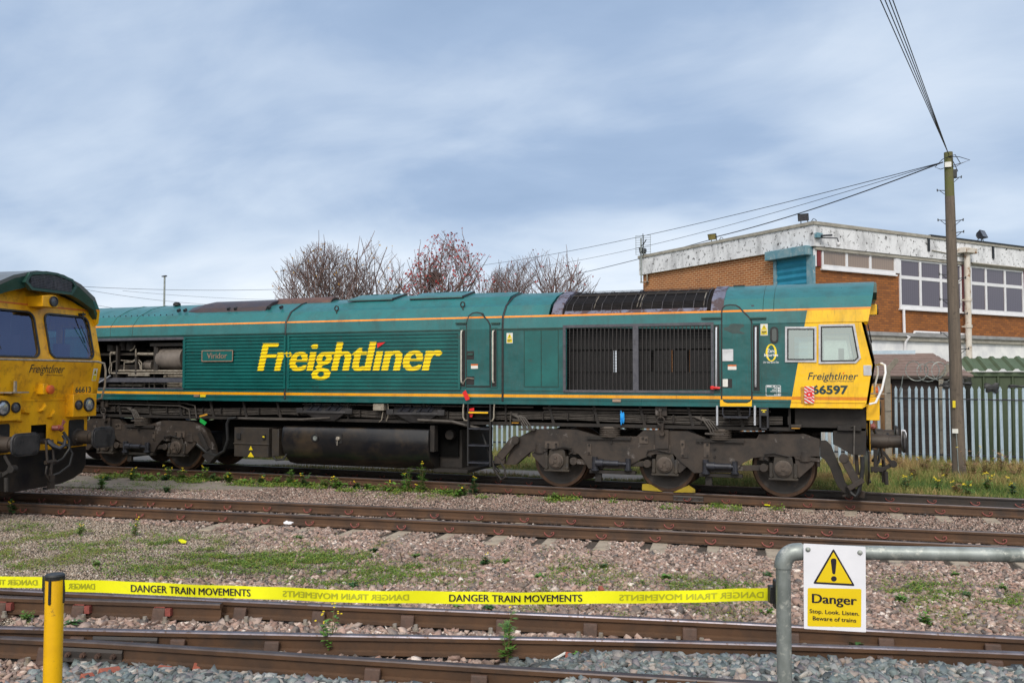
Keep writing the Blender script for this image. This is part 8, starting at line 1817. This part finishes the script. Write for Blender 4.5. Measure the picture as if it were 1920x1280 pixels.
def obx(c, hx_, hy_, hz_, ax_, ay_): 
    az_ = ax_.cross(ay_); return [c+ax_*hx_*i+ay_*hy_*j+az_*hz_*k for i in (-1, 1) for j in (-1, 1) for k in (-1, 1)]
BF = [(0, 1, 3, 2), (4, 6, 7, 5), (0, 4, 5, 1), (2, 3, 7, 6), (0, 2, 6, 4), (1, 5, 7, 3)]
rth = Vector((rt.x, rt.y, 0)).normalized(); ups = Vector((0, 0, 1))
mb.add(obx(D(1447.5, 1113, 3.02), 0.0115, 0.030, 0.016, rth, ups), BF); mb.add(obx(D(1454.5, 1113, 3.0), 0.006, 0.048, 0.018, rth, ups), BF); mb.build('tape_holder', RUB, fn_, bevel=0.003)
OFF = Vector((0, 0, 0))
# sign
cs = [D(1506.5, 1018.5, 2.905), D(1623.0, 1024.5, 2.872), D(1624.0, 1184.5, 2.868), D(1507.5, 1178, 2.901)]
def sg(x, y, dl=0.0):
    """0..1 across, 0..1 up the sign face"""
    a = cs[3].lerp(cs[2], x); b_ = cs[0].lerp(cs[1], x); p = a.lerp(b_, y); return p-fwn*dl
fwn = (cs[1]-cs[0]).cross(cs[3]-cs[0]).normalized()
if fwn.dot(fw) < 0: fwn = -fwn
sgn = thing('danger_sign', (cs[3]+cs[2])/2, 'white and yellow danger sign fixed to the pipe railing', 'sign'); OFF = Vector(sgn.location)
mb = MB(); pr = rrect(0.0, 1.0, 0.0, 1.0, 0.012, 2); n = len(pr); mb.add([sg(x, y, 0) for x, y in pr]+[sg(x, y, -0.003) for x, y in pr], [tuple(range(n)), tuple(range(n, 2*n))[::-1]]+[(i, (i+1) % n, n+(i+1) % n, n+i) for i in range(n)]); mb.build('board', SGNW, sgn, smooth=0)
def sface(poly, dl, name, m, par=sgn): mb = MB(); mb.add([sg(x, y, dl) for x, y in poly], [tuple(range(len(poly)))]); return mb.build(name, m, par, smooth=0)
def rtri(a, b_, c, r, n=4):
    P3 = [Vector(a), Vector(b_), Vector(c)]; o = []
    for i in range(3):
        p = P3[i]; d1 = (P3[i-1]-p).normalized(); d2 = (P3[(i+1) % 3]-p).normalized()
        for k in range(n+1): t = k/n; a1 = p+d1*r; a2 = p+d2*r; o.append(tuple(a1*(1-t)**2+p*2*t*(1-t)+a2*t*t))
    return o
def px(x, y): return ((x-280)/500.0, 1-(y-165)/690.0)      # from the enlarged picture of the sign
def pxr(x, y): # follow the slope of the print
    return ((x-278-(y-165)*0.012)/502.0, 1-((y-(165+(x-278)*0.035))/688.0))
sface([pxr(*q) for q in rtri((357, 487), (697, 500), (522, 200), 16)], 0.0006, 'triangle_border', SGNK)
sface([pxr(*q) for q in rtri((384, 472), (672, 482), (522, 228), 6)], 0.0012, 'triangle_field', SGNY)
em_ = [pxr(*q) for q in ((500, 300), (502, 288), (510, 281), (523, 280), (536, 281), (544, 288), (546, 302), (538, 395), (535, 404), (526, 408), (518, 405), (513, 396))]
sface(em_, 0.0018, 'exclamation_bar', SGNK); sface([pxr(526+23*math.cos(a), 444+22*math.sin(a)) for a in np.linspace(0, 6.1, 20)], 0.0018, 'exclamation_dot', SGNK)
def yrr(x0, y0, x1, y1, r): return [pxr(a, b_) for a, b_ in rrect(x0, x1, y0, y1, r, 4)]
sface([pxr(*q) for q in rrect(314, 748, 522, 832, 12, 4)], 0.0006, 'text_panel', SGNY)
for st, x0, x1, yb_, yt_, off, ref in (('Danger', 349, 713, 638, 566, 0.0, 'D'), ('Stop. Look. Listen.', 330, 732, 722, 690, 0.0, 'S'), ('Beware of trains', 357, 708, 778, 746, 0.0, 'B')):
    a = pxr(x0, yb_); b_ = pxr(x1, yt_); sl_ = 0.0; mb = MB()
    mb.text(st, lambda x, y: sg(x, y, 0.0013), pxr(x0, yb_)[0], pxr(x1, yb_)[0], pxr((x0+x1)/2, yb_+8)[1], pxr((x0+x1)/2, yt_+8)[1], 0, off, ref=ref, fat=0.014 if st == 'Danger' else 0.004, nf=4); mb.build('lettering', SGNK, sgn, smooth=0)
for x, y in ((315, 212), (735, 230)):
    q = pxr(x, y); c = sg(q[0], q[1], 0.0); mb = MB(); mb.lathe(c, -fwn, [(0, 0.0085), (0.001, 0.0085), (0.002, 0.006), (0.005, 0.0055), (0.006, 0.003)], 16); mb.build('screw', GALV, sgn)
OFF = Vector((0, 0, 0))
